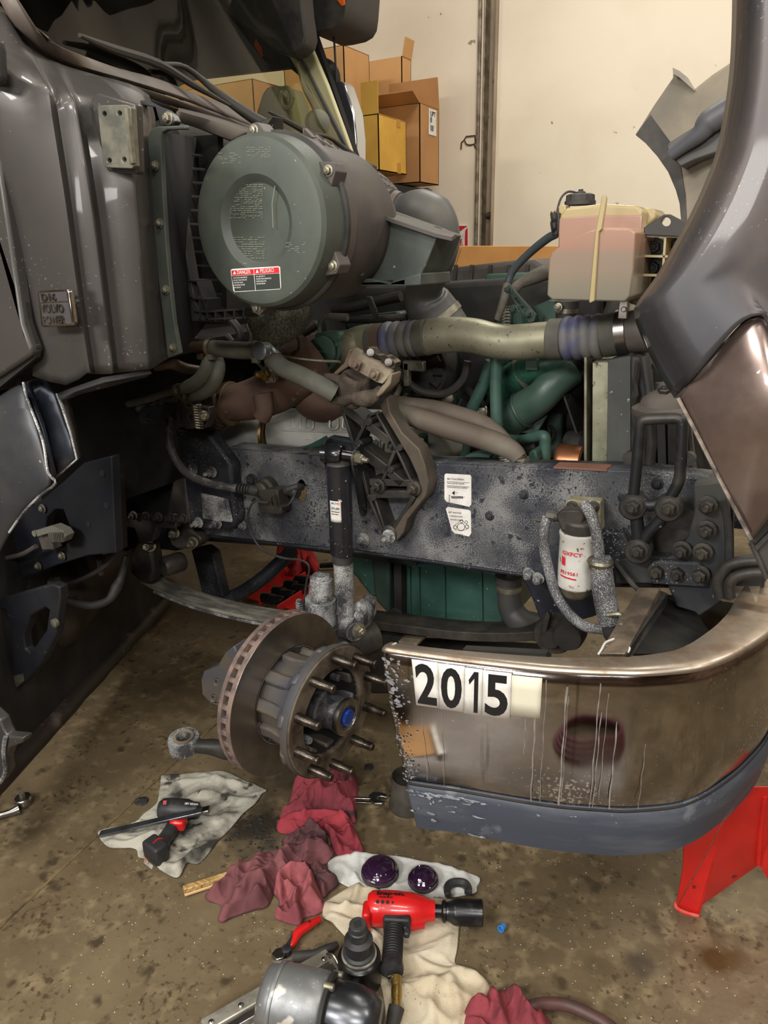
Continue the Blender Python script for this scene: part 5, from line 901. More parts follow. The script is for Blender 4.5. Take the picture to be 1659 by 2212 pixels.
part('hose_flange', M().lathe([(.04, 0), (.04, .02)], G(1098, 1256, .18), (0, 0, 1), 24).bolt(G(1100, 1246, .17), (0, 0, 1), .01, .015), m_black, parent=eh)
part('front_crossmember', M().plate(pts([(1115, 1232), (1190, 1246), (1240, 1262), (1300, 1290), (1290, 1330), (1240, 1345), (1220, 1400), (1172, 1402), (1170, 1350), (1140, 1270)], .04), (0, .08, 0)), mat('navy_bracket', S(40, 44, 56), .5, .2, c2=S(30, 32, 38), sc=5, spk=[(S(200, 202, 206), 36, .68, .03)]), bevel=.008)
part('spring_eye', M().lathe([(.05, 0), (.055, .01), (.055, .09), (.05, .1)], G(1192, 1376, -.0), (0, 1, 0), 26).lathe([(.025, -.02), (.03, 0), (.03, .02)], G(1192, 1376, -.0), (0, 1, 0), 16), m_castd)
part('spring_eye', M().lathe([(.036, 0), (.04, .01), (.04, .05)], G(1225, 1378, -.04), (0, 1, 0), 22), m_dark)
part('bolt', M().bolt(G(1143, 1238, -.0), (0, -1, -.2), .012, .02), m_salt); part('bolt', M().bolt(G(1163, 1248, -.0), (0, -1, -.2), .012, .02), m_salt)
part('small_bracket', M().plate(pts([(1172, 1340), (1182, 1322), (1188, 1332), (1178, 1372), (1170, 1372)], -.02), (0, .02, 0)), m_castd, bevel=.002)
# axle, king pin
axl = part('axle_beam', M().plate(pts([(770, 1392), (800, 1398), (842, 1402), (850, 1500), (800, 1500), (770, 1450)], .02), (0, .12, 0)).plate(pts([(800, 1398), (1172, 1420), (1172, 1460), (800, 1440)], .25), (0, .1, 0)), m_castd, bevel=.01)
bg = part('king_pin_boss', M().tube([G(693, 1305, -.14), G(694, 1248, -.14)], [.037, .033], 24).tube([G(692, 1345, -.14), G(693, 1292, -.14)], [.048, .046], 24).lathe([(.03, 0), (.026, .012), (.0, .016)], G(694, 1249, -.14), (0, 0, 1), 20), m_salt, bevel=.002, label='salt-crusted king pin boss')
part('spring_pad', M().plate(pts([(655, 1320), (664, 1300), (676, 1296), (680, 1330), (740, 1330), (770, 1300), (786, 1318), (786, 1345), (770, 1376), (700, 1380), (660, 1350)], -.10), (0, .08, 0)), m_salt, parent=bg, bevel=.008)
ub = M()
for k in range(6): ub.lathe([(.010, 0), (.012, .002), (.010, .004)], G(646+k*.4, 1300+k*5.2, -.12), (0, 0, -1), 10)
part('u_bolt', ub.tube(P3([(646, 1296, -.12), (648, 1330, -.12)]), .009, 10).tube(P3([(730, 1325, -.10), (728, 1305, -.10), (738, 1290, -.10), (748, 1300, -.10)]), .012, 10, 4), m_salt, parent=bg)
# ---------------------------------------------------------------- wheel hub, turned right round on its king pin
az = rad(-5); HA = V((cos(az), sin(az), 0)); HS = V((-HA.y, HA.x, 0)); HZ = V((0, 0, 1)); HC = V((-.066, -.425, .516))
hub = part('wheel_hub', M().lathe([(.108, -.03), (.108, .0), (.112, .05), (.128, .085), (.150, .108), (.166, .112), (.170, .122), (.170, .138), (.166, .142), (.116, .143), (.111, .138), (.111, .128)], HC, HA, 60, HZ, cap=False), m_flange, label='bare wheel hub flange with ten long studs', smooth=40)
part('hub_barrel', M().lathe([(.1085, -.03), (.1095, .0), (.1135, .05), (.130, .086), (.152, .110), (.1675, .112), (.1715, .122), (.1715, .1385)], HC, HA, 60, HZ, cap=False), m_cast, parent=hub, smooth=40)
rot_ = M().lathe([(.131, 0), (.217, 0), (.2175, -.002)], HC, HA, 96, HZ, cap=False).lathe([(.131, 0), (.131, -.012), (.2, -.012)], HC, HA, 96, HZ, cap=False)
part('brake_rotor', rot_, m_rotor, parent=hub, smooth=30, label='polished brake disc face')
# ventilated edge: two rings and vanes between them
part('rotor_rim', M().lathe([(.2174, -.001), (.2185, -.004), (.2185, -.014), (.216, -.0145), (.14, -.0145)], HC, HA, 96, HZ, cap=False).lathe([(.14, -.031), (.216, -.031), (.2185, -.0315), (.2185, -.043), (.216, -.046), (.13, -.046)], HC, HA, 96, HZ, cap=False), m_rotor_edge, parent=hub, smooth=30, label='rust-pink vented disc rim')
for k in range(40):
    a = 2*pi*k/40; d = HS*cos(a)+HZ*sin(a); e = -HS*sin(a)+HZ*cos(a)
    if k == 0: vane = M().box(HC+HA*-.0228+d*.178, (.081, .014, .019), d, HA); v0 = part('rotor_vane', vane, m_rotor_edge, parent=hub, bevel=.003)
    else:
        c = v0.copy(); COL.objects.link(c); c.parent = hub
        c.matrix_basis = Matrix.Translation(HC) @ Matrix.Rotation(-a if False else a, 4, HA) @ Matrix.Translation(-HC)
part('disc_bore_edge', M().lathe([(.129, .0008), (.131, .0014), (.1325, .0008)], HC, HA, 80, HZ, cap=False), m_steel, parent=hub)
part('rotor_core', M().lathe([(.15, -.031), (.15, -.0145)], HC, HA, 64, HZ, cap=False), m_dark, parent=hub)
lug = None
for k in range(10):
    a = rad(12+36*k)
    d = HS*cos(a)+HZ*sin(a)
    part('hub_lug', M().plate([HC+HA*x+d*r+HS*0 for x, r in ((-.005, .100), (-.005, .126), (.04, .124), (.075, .13), (.108, .172), (.125, .174), (.125, .10))], (-HS*sin(a)+HZ*cos(a))*.034), m_cast, parent=hub, bevel=.006)
    part('rotor_lug', M().plate([HC+HA*x+d*r for x, r in ((-.012, .112), (-.012, .134), (-.004, .134), (-.004, .112))], (-HS*sin(a+.2)+HZ*cos(a+.2))*.02), m_cast, parent=hub, bevel=.002)
    b_ = HC+d*.146+HA*.141
    s_ = part('wheel_stud', M().lathe([(.0125, -.004), (.0125, .034), (.0108, .037), (.0108, .066), (.0085, .0695), (.0, .0695)], b_, HA, 18), m_stud, parent=hub, smooth=30)
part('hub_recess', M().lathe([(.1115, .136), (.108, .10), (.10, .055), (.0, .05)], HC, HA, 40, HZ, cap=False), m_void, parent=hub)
part('spindle_cap', M().lathe([(.052, .04), (.052, .12), (.046, .125), (.043, .17), (.0465, .172), (.0465, .186), (.044, .189), (.030, .189), (.026, .182), (.0, .182)], HC, HA, 48, HZ), mat('wet_cast_cap', S(108, 106, 108), .35, .7, c2=S(60, 60, 66), sc=30, lo=.45, hi=.6, bump=.15), parent=hub, smooth=35)
part('cap_ring', M().lathe([(.0472, .176), (.0478, .18), (.0474, .19), (.034, .1905), (.032, .186)], HC, HA, 48, HZ, cap=False), m_steel, parent=hub)
part('hub_plug', M().lathe([(.0215, .18), (.0215, .190), (.018, .194), (.0, .195)], HC, HA, 32, HZ), m_bluecap, parent=hub, label='glossy blue centre plug')
for a in (100, 170, 235, 300, 30): 
    d = HS*cos(rad(a))+HZ*sin(rad(a)); part('inner_bolt', M().lathe([(.011, 0), (.011, .024), (.009, .026), (0, .026)], HC+d*.088+HA*.08, HA, 6), m_salt, parent=hub)
# caliper mount and steering arm
cm_ = part('caliper_bracket', M().plate(pts([(434, 1468), (440, 1450), (470, 1438), (486, 1410), (505, 1395), (512, 1410), (500, 1460), (492, 1520), (478, 1530), (455, 1520), (436, 1500)], -.46), (0, .05, 0), [pts([(468+6*cos(t*.7854), 1474+8*sin(t*.7854)) for t in range(8)], -.46), pts([(461+6*cos(t*.7854), 1508+8*sin(t*.7854)) for t in range(8)], -.46)]), m_cast, bevel=.008, label='caliper bracket with two threaded holes')
for x, y in ((468, 1474), (461, 1508)): part('thread_insert', M().lathe([(.0075, 0), (.009, 0), (.009, .02), (.0075, .02)], G(x, y, -.46), (0, 1, 0), 16, cap=False), m_zinc, parent=cm_)
part('bracket_face', M().plate(pts([(452, 1460), (478, 1452), (486, 1470), (480, 1520), (460, 1526), (448, 1508)], -.444), (0, .004, 0)), m_castd, parent=cm_)
sa_ = GZ(396, 1592, .30)
st = part('steering_arm', M().lathe([(.020, -.002), (.044, -.002), (.046, -.008), (.046, -.042), (.042, -.046), (.020, -.046), (.020, -.002)], sa_, V((.05, -.1, 1)), 32), m_salt, smooth=40, label='greasy steering arm with an open tie rod eye')
part('arm_shank', lumpy(M().tube([sa_+V((.035, .01, -.026)), sa_+V((.09, .03, -.024)), sa_+V((.16, .05, -.02)), sa_+V((.30, .09, .02))], [.020, .024, .03, .04], 14, 4), .004, 30), m_castd, parent=st, smooth=60)
part('eye_ring', M().lathe([(.0215, .0), (.030, .0), (.030, .003), (.0215, .003), (.0215, .0)], sa_, V((.05, -.1, 1)), 32), m_rustl, parent=st)
# backing plate area and knuckle behind the rotor
part('steering_knuckle', M().lathe([(.07, -.16), (.085, -.1), (.1, -.047), (.04, -.046)], HC, HA, 28), m_castd)
part('knuckle_arm', M().tube([HC+HA*-.12, HC+HA*-.12+V((0, .12, -.02)), V((-.05, -.02, .50))], [.05, .05, .05], 16, 4), m_castd, smooth=60)
# ---------------------------------------------------------------- bumper
TP = [(826, 1398), (850, 1404), (1000, 1424), (1200, 1445), (1330, 1451), (1400, 1451), (1500, 1442), (1560, 1425), (1610, 1400), (1659, 1368)]
pl = [GZ(x, y, .83, .06) for x, y in TP] + [V((1.035, -.16, .892)), V((1.052, .0, .893)), V((1.06, .3, .893)), V((1.06, 1.3, .893))]
path = cat(pl, 7)
def nrm(i):
    d = (path[min(i+1, len(path)-1)]-path[max(i-1, 0)]); d.z = 0; d.normalize(); return V((d.y, -d.x, 0))
N_ = [nrm(i) for i in range(len(path))]
import bisect
acc = [0]
for a, b in zip(path, path[1:]): acc.append(acc[-1]+(b-a).length)
def lean(s, z): return V((.17*(-z)*max(0, 1-s/.16), 0, 0))      # the free end slopes
def sweep(prof, ends=None):
    rows = []
    n = len(path)
    for k, (o, z) in enumerate(prof):
        row = []
        for i in range(n):
            p = path[i] + N_[i]*o + V((0, 0, z))
            row.append(p + lean(acc[i], z))
        rows.append(row)
    return M().grid(rows)
bump = part('bumper', sweep([(-.006, .0), (.0, -.003), (.006, -.03), (.008, -.08), (.008, -.16), (.004, -.24), (-.002, -.3), (-.010, -.318)]), m_chrome, smooth=60, solid=.004, label='scuffed chrome front bumper side panel')
tr_rows = []
for o, z in ((-1.06, -.012), (-1, -.001), (-.6, .001), (-.3, .002), (None, .002), (.001, -.002), (.003, -.008)):
    tr_rows.append([path[i] + N_[i]*(-.006 if o is None else o if o > 0 else o*(.030+.075*min(1, acc[i]/.95)**1.6)) + V((0, 0, z)) for i in range(len(path))])
part('bumper_top_roll', M().grid(tr_rows), m_chrome_top, smooth=60, solid=.003, parent=bump)
part('bumper_skirt', sweep([(-.02, -.30), (-.002, -.312), (.004, -.33), (.0, -.38), (-.006, -.425), (-.02, -.432), (-.03, -.42)]), m_skirt, smooth=50, solid=.004, parent=bump, label='dark blue-grey plastic lower skirt with white scrapes')
part('skirt_gap', sweep([(-.001, -.308), (.0005, -.312), (-.001, -.316)]), m_dark, parent=bump)
# numbers on the bumper (on its real surface)
def on_bump(s, z, o=.0105):
    i = min(max(bisect.bisect_right(acc, s)-1, 0), len(path)-2); t = (s-acc[i])/(acc[i+1]-acc[i])
    p = path[i].lerp(path[i+1], t); n = N_[i].lerp(N_[i+1], t).normalized(); return p + n*o + V((0, 0, z)) + lean(s, z)
def patch(name, s0, s1, z0, z1, material, o=.0105, nseg=5):
    m = M().grid([[on_bump(s0+(s1-s0)*i/nseg, z, o) for i in range(nseg+1)] for z in (z0, z0*.66+z1*.34, z0*.34+z1*.66, z1)]); return part(name, m, material, parent=bump, solid=.0004, smooth=60, off=1)
s_ = .0585
zt = -.012
for d, w_, s0, oz in (('2', .055, .070, .002), ('0', .054, .1255, .001), ('1', .035, .180, -.001), ('5', .055, .2155, -.002)):
    patch('number_card', s0, s0+w_, zt+oz+.002, zt+oz-.101, m_white)
    cw = {'2': .0455, '0': .044, '1': .021, '5': .044}[d]
    def f_(x, y, z, s0=s0, w_=w_, oz=oz): return on_bump(s0+w_/2+x, zt+oz-.096+y, .0112+z)
    if d == '1':
        P1 = [(0, .79), (.55, 1.0), (1, 1.0), (1, 0), (.58, 0), (.58, .84), (.08, .68)]; cw = .019
        m1 = M().plate([V((x, y*.091, 0)) for x, y in P1], (0, 0, .0006)); m1.v = [f_((v.x-.5)*cw, v.y, v.z) for v in m1.v]; build('number_one', m1, m_ink, bump, smooth=0); continue
    g_ = glyphs(d, .118, .0030, 'LEFT', .0003, 4); xs_ = [v.x for v in g_.v]; ys_ = [v.y for v in g_.v]
    x0, x1, y0, y1 = min(xs_), max(xs_), min(ys_), max(ys_)
    g_.v = [f_((v.x-(x0+x1)/2)/(x1-x0)*cw, (v.y-y0)/(y1-y0)*.091, v.z) for v in g_.v]
    build('number_'+{'2': 'two', '0': 'zero', '1': 'one', '5': 'five'}[d], g_, m_ink, bump, smooth=0)
patch('blank_card', .271, .327, zt-.004, zt-.092, m_cream_lbl, .0102)
m_drip = mat('dried_drip', S(132, 126, 120), .7, c2=S(108, 102, 98), sc=40)
random.seed(5)
for s0, z0, z1, w_ in ((.318, -.10, -.30, .0024), (.335, -.02, -.30, .0012), (.372, -.03, -.30, .0030), (.376, -.05, -.29, .001), (.430, -.02, -.30, .002), (.436, -.08, -.30, .0016), (.446, -.04, -.28, .001), (.466, -.10, -.30, .0022), (.30, -.10, -.19, .0014), (.52, -.15, -.3, .001), (.13, -.12, -.30, .001), (.08, -.14, -.29, .0012)):
    N = 18; L1 = []; L2 = []
    for k in range(N+1):
        z = z0+(z1-z0)*k/N; j1 = w_*(.6+random.random()*.8); dx_ = .0008*sin(k*.9+s0*90); L1.append(on_bump(s0+dx_-j1/2, z, .0085)); L2.append(on_bump(s0+dx_+j1/2, z, .0085))
    part('dried_drip', M().grid([L1, L2]), m_drip, parent=bump, smooth=0)
scr = M()
for k in range(46):
    s0 = abs(random.gauss(.02, .16)); ln_ = random.uniform(.004, .035)*(1.3 if s0 < .2 else .6); z0 = -.322-abs(random.gauss(0, .006)) if k < 34 else -.33-random.random()*.085; th_ = random.uniform(.0006, .0026); n_ = 10
    if s0+ln_ > .8: continue
    P_ = [on_bump(s0+ln_*(.5+.5*cos(t*2*pi/n_))*1.0, z0+th_*(.5+random.random())*sin(t*2*pi/n_)+.002*sin(s0*50+t), .0068) for t in range(n_)]
    scr.plate(P_, (0, -.0002, 0))
part('scrape_marks', scr, mat('scrape_white', S(150, 154, 160), .7, c2=S(110, 114, 122), sc=60), parent=bump, smooth=0, kind='stuff')
cr0 = M()
for k in range(170):
    s0 = abs(random.gauss(0, .022))+.006; z0 = -random.uniform(.01, .30); r = random.uniform(.0008, .0042)*(1.2 if z0 > -.13 else .7); n_ = 7
    cr0.plate([on_bump(max(s0+r*(.5+random.random()*.8)*cos(t*2*pi/n_)*1.2, .001), z0+r*(.4+random.random()*.8)*sin(t*2*pi/n_), .0088) for t in range(n_)], on_bump(s0, z0, .0093)-on_bump(s0, z0, .0088))
part('salt_crust', cr0, mat('salt_crust', S(132, 132, 134), .8, c2=S(104, 104, 108), sc=60), parent=bump, smooth=0, kind='stuff')
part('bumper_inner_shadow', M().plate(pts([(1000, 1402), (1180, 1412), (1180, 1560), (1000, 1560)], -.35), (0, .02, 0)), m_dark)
# step support bar, inner liner
ss = part('bumper_support', M().plate(P3([(1380, 1268, -.14), (1425, 1270, -.14), (1428, 1280, -.15), (1350, 1412, -.47), (1294, 1412, -.47)]), (0, .01, -.012)), mat('worn_step', S(142, 126, 108), .5, .5, c2=S(96, 86, 76), sc=14, spk=[(S(200, 196, 186), 60, .68, .03)]), bevel=.003, label='worn metal bumper support bar')
part('support_side', M().plate(P3([(1428, 1276, -.13), (1442, 1282, -.13), (1395, 1330, -.25), (1352, 1412, -.46)]), (0, .006, -.03)), m_castd, parent=ss)
part('zip_tie', M().tube(P3([(1326, 1380, -.42), (1308, 1388, -.44), (1300, 1402, -.46), (1292, 1414, -.47)]), .0022, 6, 4), m_whitecl, parent=ss)
part('zip_tie', M().tube(P3([(1350, 1392, -.42), (1360, 1400, -.44), (1356, 1410, -.45)]), .0022, 6, 4), m_whitecl, parent=ss)
part('inner_liner', M().plate(P3([(1442, 1284, .02), (1480, 1290, .05), (1540, 1375, -.12), (1532, 1412, -.22), (1352, 1412, -.38), (1395, 1330, -.15)]), (0, .01, -.01)), m_dark)
part('liner_wall', M().plate(pts([(1462, 1296, ), (1520, 1300), (1570, 1300), (1630, 1300), (1630, 1380), (1540, 1372)], .12), (0, .02, 0)), mat('dusty_liner', S(82, 78, 66), .7, c2=S(62, 60, 52), sc=6), bevel=.003)
part('light_bracket', M().plate(pts([(1538, 1362), (1568, 1364), (1568, 1402), (1536, 1404)], -.18), (0, .01, 0)), m_castd)
# ---------------------------------------------------------------- fuel filter
Yf = -.12; fa = G(1244, 1148, Yf); fb = G(1243, 1262, Yf); H = (fa-fb).length; rf = .0435
ff = part('fuel_filter', M().lathe([(rf-.004, -.004), (rf, 0), (rf+.001, .006), (rf, .012), (rf, H-.012), (rf+.002, H-.006), (rf+.002, H), (rf-.008, H+.003)], fb, (0, 0, 1), 48), m_filter, smooth=30, label='white spin-on fuel filter with red lettering')
part('filter_bowl', M().lathe([(.0, -.034), (.02, -.034), (.032, -.026), (.037, -.014), (.040, -.004)], fb, (0, 0, 1), 10), mat('sooty_bowl', S(70, 62, 50), .5, c2=S(110, 100, 84), sc=16), parent=ff, bevel=.002)
fh = part('filter_head', M().lathe([(.040, H), (.042, H+.006), (.042, H+.03), (.030, H+.038), (0, H+.038)], fb, (0, 0, 1), 28).plate(pts([(1200, 1112), (1212, 1104), (1260, 1104), (1262, 1118), (1250, 1148), (1212, 1146)], Yf-.035), (0, .04, 0)), m_castd, parent=ff, bevel=.004)
part('filter_bracket', M().plate(pts([(1220, 1086), (1226, 1080), (1296, 1084), (1298, 1150), (1222, 1140)], -.05), (0, .04, 0)), mat('yellowed_bracket', S(120, 114, 88), .6, c2=S(150, 146, 120), sc=30), parent=ff, bevel=.004)
for x, y in ((1236, 1094), (1283, 1094)): part('bolt', M().bolt(G(x, y, -.055), (0, -1, 0), .01, .014), m_castd, parent=ff)
part('inlet_fitting', M().tube(P3([(1207, 1116, Yf-.02), (1182, 1114, Yf-.02)]), .012, 12).lathe([(.014, 0), (.014, .02)], G(1200, 1116, Yf-.02), (-1, 0, 0), 8).tube(P3([(1182, 1116, Yf-.02), (1168, 1124, Yf-.03), (1160, 1122, Yf-.03)]), .006, 8), m_castd, parent=ff)
def on_fil(x, y, z): 
    t = x/rf - .28
    return fb + V((sin(t), -cos(t), 0))*(rf+.0016+z) + V((0, 0, y))
m_fr = m_inkred
for s, x, y, h, xs, b_ in (('GXFCY', -.015, H*.66, .0130, 1.15, .0002), ('FS19551', -.017, H*.30, .0115, 1.15, .0001)):
    text(s, (0, 0, 0), (1, 0, 0), (0, 1, 0), h, m_fr, ff, fn=(lambda u, v, z, x=x, y=y: on_fil(x+u, y+v, z)), xs=xs, bold=b_, ext=.0003)
def fpatch(name, pts_, mt, o=0): 
    m = M(); (x0, y0), (x1, y1), (x2, y2), (x3, y3) = pts_
    m.grid([[on_fil(x0+(x1-x0)*i/4, y0+(y1-y0)*i/4, o) for i in range(5)], [on_fil(x3+(x2-x3)*i/4, y3+(y2-y3)*i/4, o) for i in range(5)]]); return part(name, m, mt, parent=ff, smooth=60)
fpatch('red_square', [(-.016, H*.62), (-.005, H*.60), (-.004, H*.45), (-.015, H*.46)], m_fr)
fpatch('red_underline', [(-.017, H*.262), (.024, H*.242), (.024, H*.215), (-.017, H*.235)], m_fr)
fpatch('tan_stripe', [(-.027, H*.60), (-.021, H*.50), (.022, H*.06), (.010, H*.06)], m_tan, -.0004)
text('BD', (0, 0, 0), (1, 0, 0), (0, 1, 0), .006, m_fr, ff, fn=on_fil if False else (lambda x, y, z: on_fil(x+.028, y+H*.80, z)), ext=.0003)
text('D', (0, 0, 0), (1, 0, 0), (0, 1, 0), .006, m_fr, ff, fn=(lambda x, y, z: on_fil(x-.018, y+H*.86, z)), ext=.0003)
m_sh = mat('salted_hose', S(76, 76, 78), .6, c2=S(60, 60, 62), sc=8, spk=[(S(172, 172, 172), 520, .5, .1, 12, .5)])
part('filter_hose', M().tube(P3([(1183, 1116, -.14), (1176, 1140, -.15), (1175, 1180, -.15), (1184, 1225, -.15), (1200, 1280, -.15), (1226, 1322, -.15), (1262, 1352, -.14), (1302, 1360, -.12)]), .0125, 14, 6), m_sh, smooth=60, label='salt-speckled hose beside the filter')
part('filter_hose', M().tube(P3([(1262, 1088, -.16), (1276, 1112, -.175), (1288, 1150, -.175), (1296, 1205, -.17)]), .0125, 14, 6), m_sh, smooth=60)
sl = part('hose_sleeve', M().tube(P3([(1297, 1206, -.175), (1302, 1260, -.175), (1310, 1310, -.175), (1318, 1345, -.175)]), [.024, .026, .026, .0255], 20, 4), m_sh, smooth=60)
part('sleeve_clip', M().lathe([(.027, 0), (.030, .006), (.027, .014)], G(1297, 1208, -.175), (0, 0, -1), 20).lathe([(.026, .018), (.0268, .022)], G(1297, 1208, -.175), (0, 0, -1), 20), m_zinc, parent=sl)
part('drain_tube', M().tube(P3([(1318, 1344, -.175), (1322, 1370, -.175), (1328, 1378, -.17)]), .02, 16), m_black, parent=sl)
part('valve_handle', M().tube(P3([(1312, 1328, -.2), (1338, 1326, -.2), (1342, 1334, -.2), (1338, 1350, -.2)]), .006, 8, 3), m_zinc, parent=sl)
# ---------------------------------------------------------------- hood hinge frame and gearbox bracket
YH = -.1
hg_ = part('hinge_frame', M().tube(P3([(1368, 1075, YH), (1376, 1000, YH), (1382, 930, YH), (1386, 912, YH), (1400, 906, YH), (1450, 904, YH), (1468, 906, YH), (1474, 918, YH), (1470, 1000, YH), (1466, 1040, YH), (1448, 1075, YH)]), .0125, 14, 4).tube(P3([(1372, 1085, YH), (1376, 1130, YH), (1380, 1180, YH)]), .015, 12, 3).tube(P3([(1444, 1092, YH), (1430, 1120, YH), (1400, 1152, YH), (1386, 1180, YH)]), .014, 12, 3).tube(P3([(1370, 1082, YH), (1405, 1092, YH), (1444, 1082, YH)]), .014, 12, 3), mat('hinge_black', S(40, 41, 44), .45, .3, c2=S(78, 74, 66), sc=9, lo=.5, hi=.7, spk=[(S(150, 150, 150), 80, .7, .03)]), smooth=60, label='black hood hinge frame bolted to the rail')
for x, y, r in ((1369, 1093, .030), (1446, 1096, .030), (1380, 1188, .030)):
    part('hinge_boss', M().lathe([(r*.8, .03), (r, .02), (r, -.015), (r*.85, -.02)], G(x, y, YH), (0, 1, 0), 24), m_castd, parent=hg_); part('bolt', M().bolt(G(x, y, YH-.02), (0, -1, 0), .015, .02, .004), m_castd, parent=hg_)
for x, y in ((1359, 990), (1486, 993)): part('side_eye', M().lathe([(.006, 0), (.015, 0), (.015, .02), (.006, .02)], G(x, y, YH), (0, 1, 0), 18), m_castd, parent=hg_)
iso_ = part('hood_isolator', M().lathe([(.058, -.012), (.066, -.004), (.066, .008), (.056, .014), (.05, .016), (.045, .03), (.03, .042), (.016, .05), (.014, .065), (.0, .07)], G(1430, 890, -.02), (0, 0, 1), 32), m_dusty, smooth=45)
part('bolt', M().bolt(G(1434, 858, -.03), (0, -.3, 1), .014, .02), m_castd, parent=iso_)
gbx = part('front_bracket', M().plate(pts([(1497, 1045), (1560, 1040), (1575, 1100), (1580, 1262), (1560, 1300), (1510, 1332), (1500, 1322), (1460, 1310), (1440, 1260), (1330, 1262), (1326, 1210), (1360, 1205), (1440, 1205), (1462, 1196), (1485, 1160), (1500, 1100)], -.07), (0, .05, 0)), mat('dusty_bracket', S(70, 70, 66), .6, .2, c2=S(48, 50, 54), sc=6, spk=[(S(150, 148, 140), 80, .7, .03)]), bevel=.008, label='heavy dusty bracket with eight bolts')
part('bracket_step', M().plate(pts([(1404, 1212), (1512, 1214), (1526, 1250), (1530, 1270), (1405, 1262)], -.09), (0, .03, 0)), m_frame2, parent=gbx, bevel=.006)
for x, y in ((1528, 1091), (1526, 1144), (1473, 1188), (1518, 1192), (1421, 1232), (1465, 1236), (1512, 1240)): part('bolt', M().bolt(G(x, y, -.085), (0, -1, 0), .015, .022, .006), m_castd, parent=gbx)
part('rail_extension', M().plate(pts([(1300, 1150), (1345, 1150), (1372, 1200), (1404, 1262), (1340, 1262), (1340, 1270), (1298, 1250)], -.04), (0, .04, 0)), m_frame2, bevel=.006)
part('round_cover', M().lathe([(.07, .02), (.075, .0), (.07, -.01), (.0, -.015)], G(1480, 1160, -.02), (0, 1, 0), 32), m_castd)
part('air_line', M().tube(P3([(1330, 1214, -.08), (1345, 1235, -.1), (1372, 1268, -.12), (1400, 1290, -.1)]), .006, 8, 5), m_rubber)
part('air_line', M().tube(P3([(1560, 1080, -.1), (1572, 1130, -.1), (1574, 1200, -.1), (1568, 1240, -.1)]), .008, 8, 4), m_rubber)
for x in (1570, 1580): part('upright_strip', M().bar(G(x, 1080, -.04), G(x+2, 1240, -.04), .008, .01), m_castd)
th = M(); th.tube(P3([(1556, 1290, -.12), (1552, 1255, -.12), (1568, 1226, -.12), (1600, 1214, -.12), (1650, 1210, -.12)]), [.013]*2, 12, 6).tube(P3([(1576, 1290, -.13), (1576, 1262, -.13), (1590, 1246, -.13), (1620, 1238, -.13), (1660, 1236, -.13)]), [.012]*2, 12, 6)
part('tow_hook', th, m_castd, smooth=60, label='curved dusty tow hook'); part('tow_hook_plate', M().plate(pts([(1545, 1218), (1650, 1205), (1650, 1300), (1640, 1300), (1560, 1300)], -.06), (0, .04, 0)), m_castd, bevel=.006)
part('hook_shelf', M().plate(P3([(1538, 1290, -.12), (1635, 1300, -.14), (1636, 1310, -.14), (1560, 1298, -.14)]), (0, .1, .004)), m_rustl)
# ---------------------------------------------------------------- the tilted hood
L_edge = [(1592, -60), (1592, 0), (1590, 80), (1585, 160), (1574, 240), (1556, 330), (1530, 400), (1500, 465), (1465, 530), (1425, 600), (1385, 655), (1377, 675), (1388, 712), (1410, 762), (1438, 815), (1464, 856)]
LL = resamp(cat([V((x, y, 0)) for x, y in L_edge], 4), 48); D_ = resamp(cat([V((x, y, 0)) for x, y in [(1464, 856), (1512, 800), (1560, 742), (1590, 708), (1612, 690), (1632, 682), (1650, 684), (1664, 698), (1690, 760), (1800, 920), (2300, 1050)]], 4), 64)
Re = [V((2300, -60, 0)), V((2300, 1050, 0))]; rows = []
for i, l in enumerate(LL):
    t = i/47; r = Re[0].lerp(Re[1], t); row = []
    for j in range(64):
        s = j/63; b = LL[-1].lerp(Re[1], s); p = l.lerp(r, s) + (D_[j]-b)*(t**3)
        w_ = min((p.x-l.x)/60, 1) if p.x > l.x else 0
        Yv = -.545 - .075*sin(w_*pi/2) + .10*max(0, s*2.2-.35)**1.5*(1-t*.6) 
        row.append(G(p.x, p.y, Yv))
    rows.append(row)
hood = part('hood', M().grid(rows), m_hood, smooth=70, solid=.006, off=1, label='tilted dark grey hood fender with worn pale edge')
part('worn_edge', M().tube([r[0]+V((0, -.001, 0)) for r in rows], .0028, 6), mat('worn_edge_grime', S(136, 124, 112), .6, c2=S(74, 70, 66), sc=40), parent=hood)
part('chipped_corner', lumpy(M().plate([G(x, y, -.556) for x, y in ((1376, 676), (1386, 668), (1396, 676), (1394, 690), (1400, 706), (1392, 712), (1398, 730), (1404, 745), (1398, 752), (1388, 722))], (0, .004, 0)), .001, 90), mat('chipped_white', S(178, 170, 158), .7, c2=S(120, 112, 100), sc=60), parent=hood)
part('fender_crease', M().tube(P3([(1616, 240, -.612), (1612, 330, -.612), (1596, 400, -.614), (1576, 460, -.614)]), .004, 8, 5), m_hood, parent=hood)
for P_ in ([(1580, 405), (1590, 440), (1597, 465)], [(1573, 488), (1578, 520), (1584, 548)], [(1540, 532), (1547, 548), (1556, 560)]):
    part('scratch', M().tube([G(x, y, -.621) for x, y in P_], .001, 5, 3), mat('scratch_white', S(170, 172, 176), .5) if 'scratch_white' not in bpy.data.materials else bpy.data.materials['scratch_white'], parent=hood)
Yl_ = -.60
ln = [(1467, 858), (1512, 806), (1560, 748), (1592, 712), (1614, 695), (1632, 688), (1646, 690), (1657, 703), (1700, 800), (1800, 930), (1800, 1000), (1659, 1118), (1624, 1164), (1600, 1122), (1560, 1045), (1520, 965), (1490, 905)]
TL = resamp(cat([V((x, y, 0)) for x, y in ln[:10]], 3), 34); BL = resamp([V((1624, 1164, 0)), V((1659, 1118, 0)), V((1800, 1000, 0))], 34)
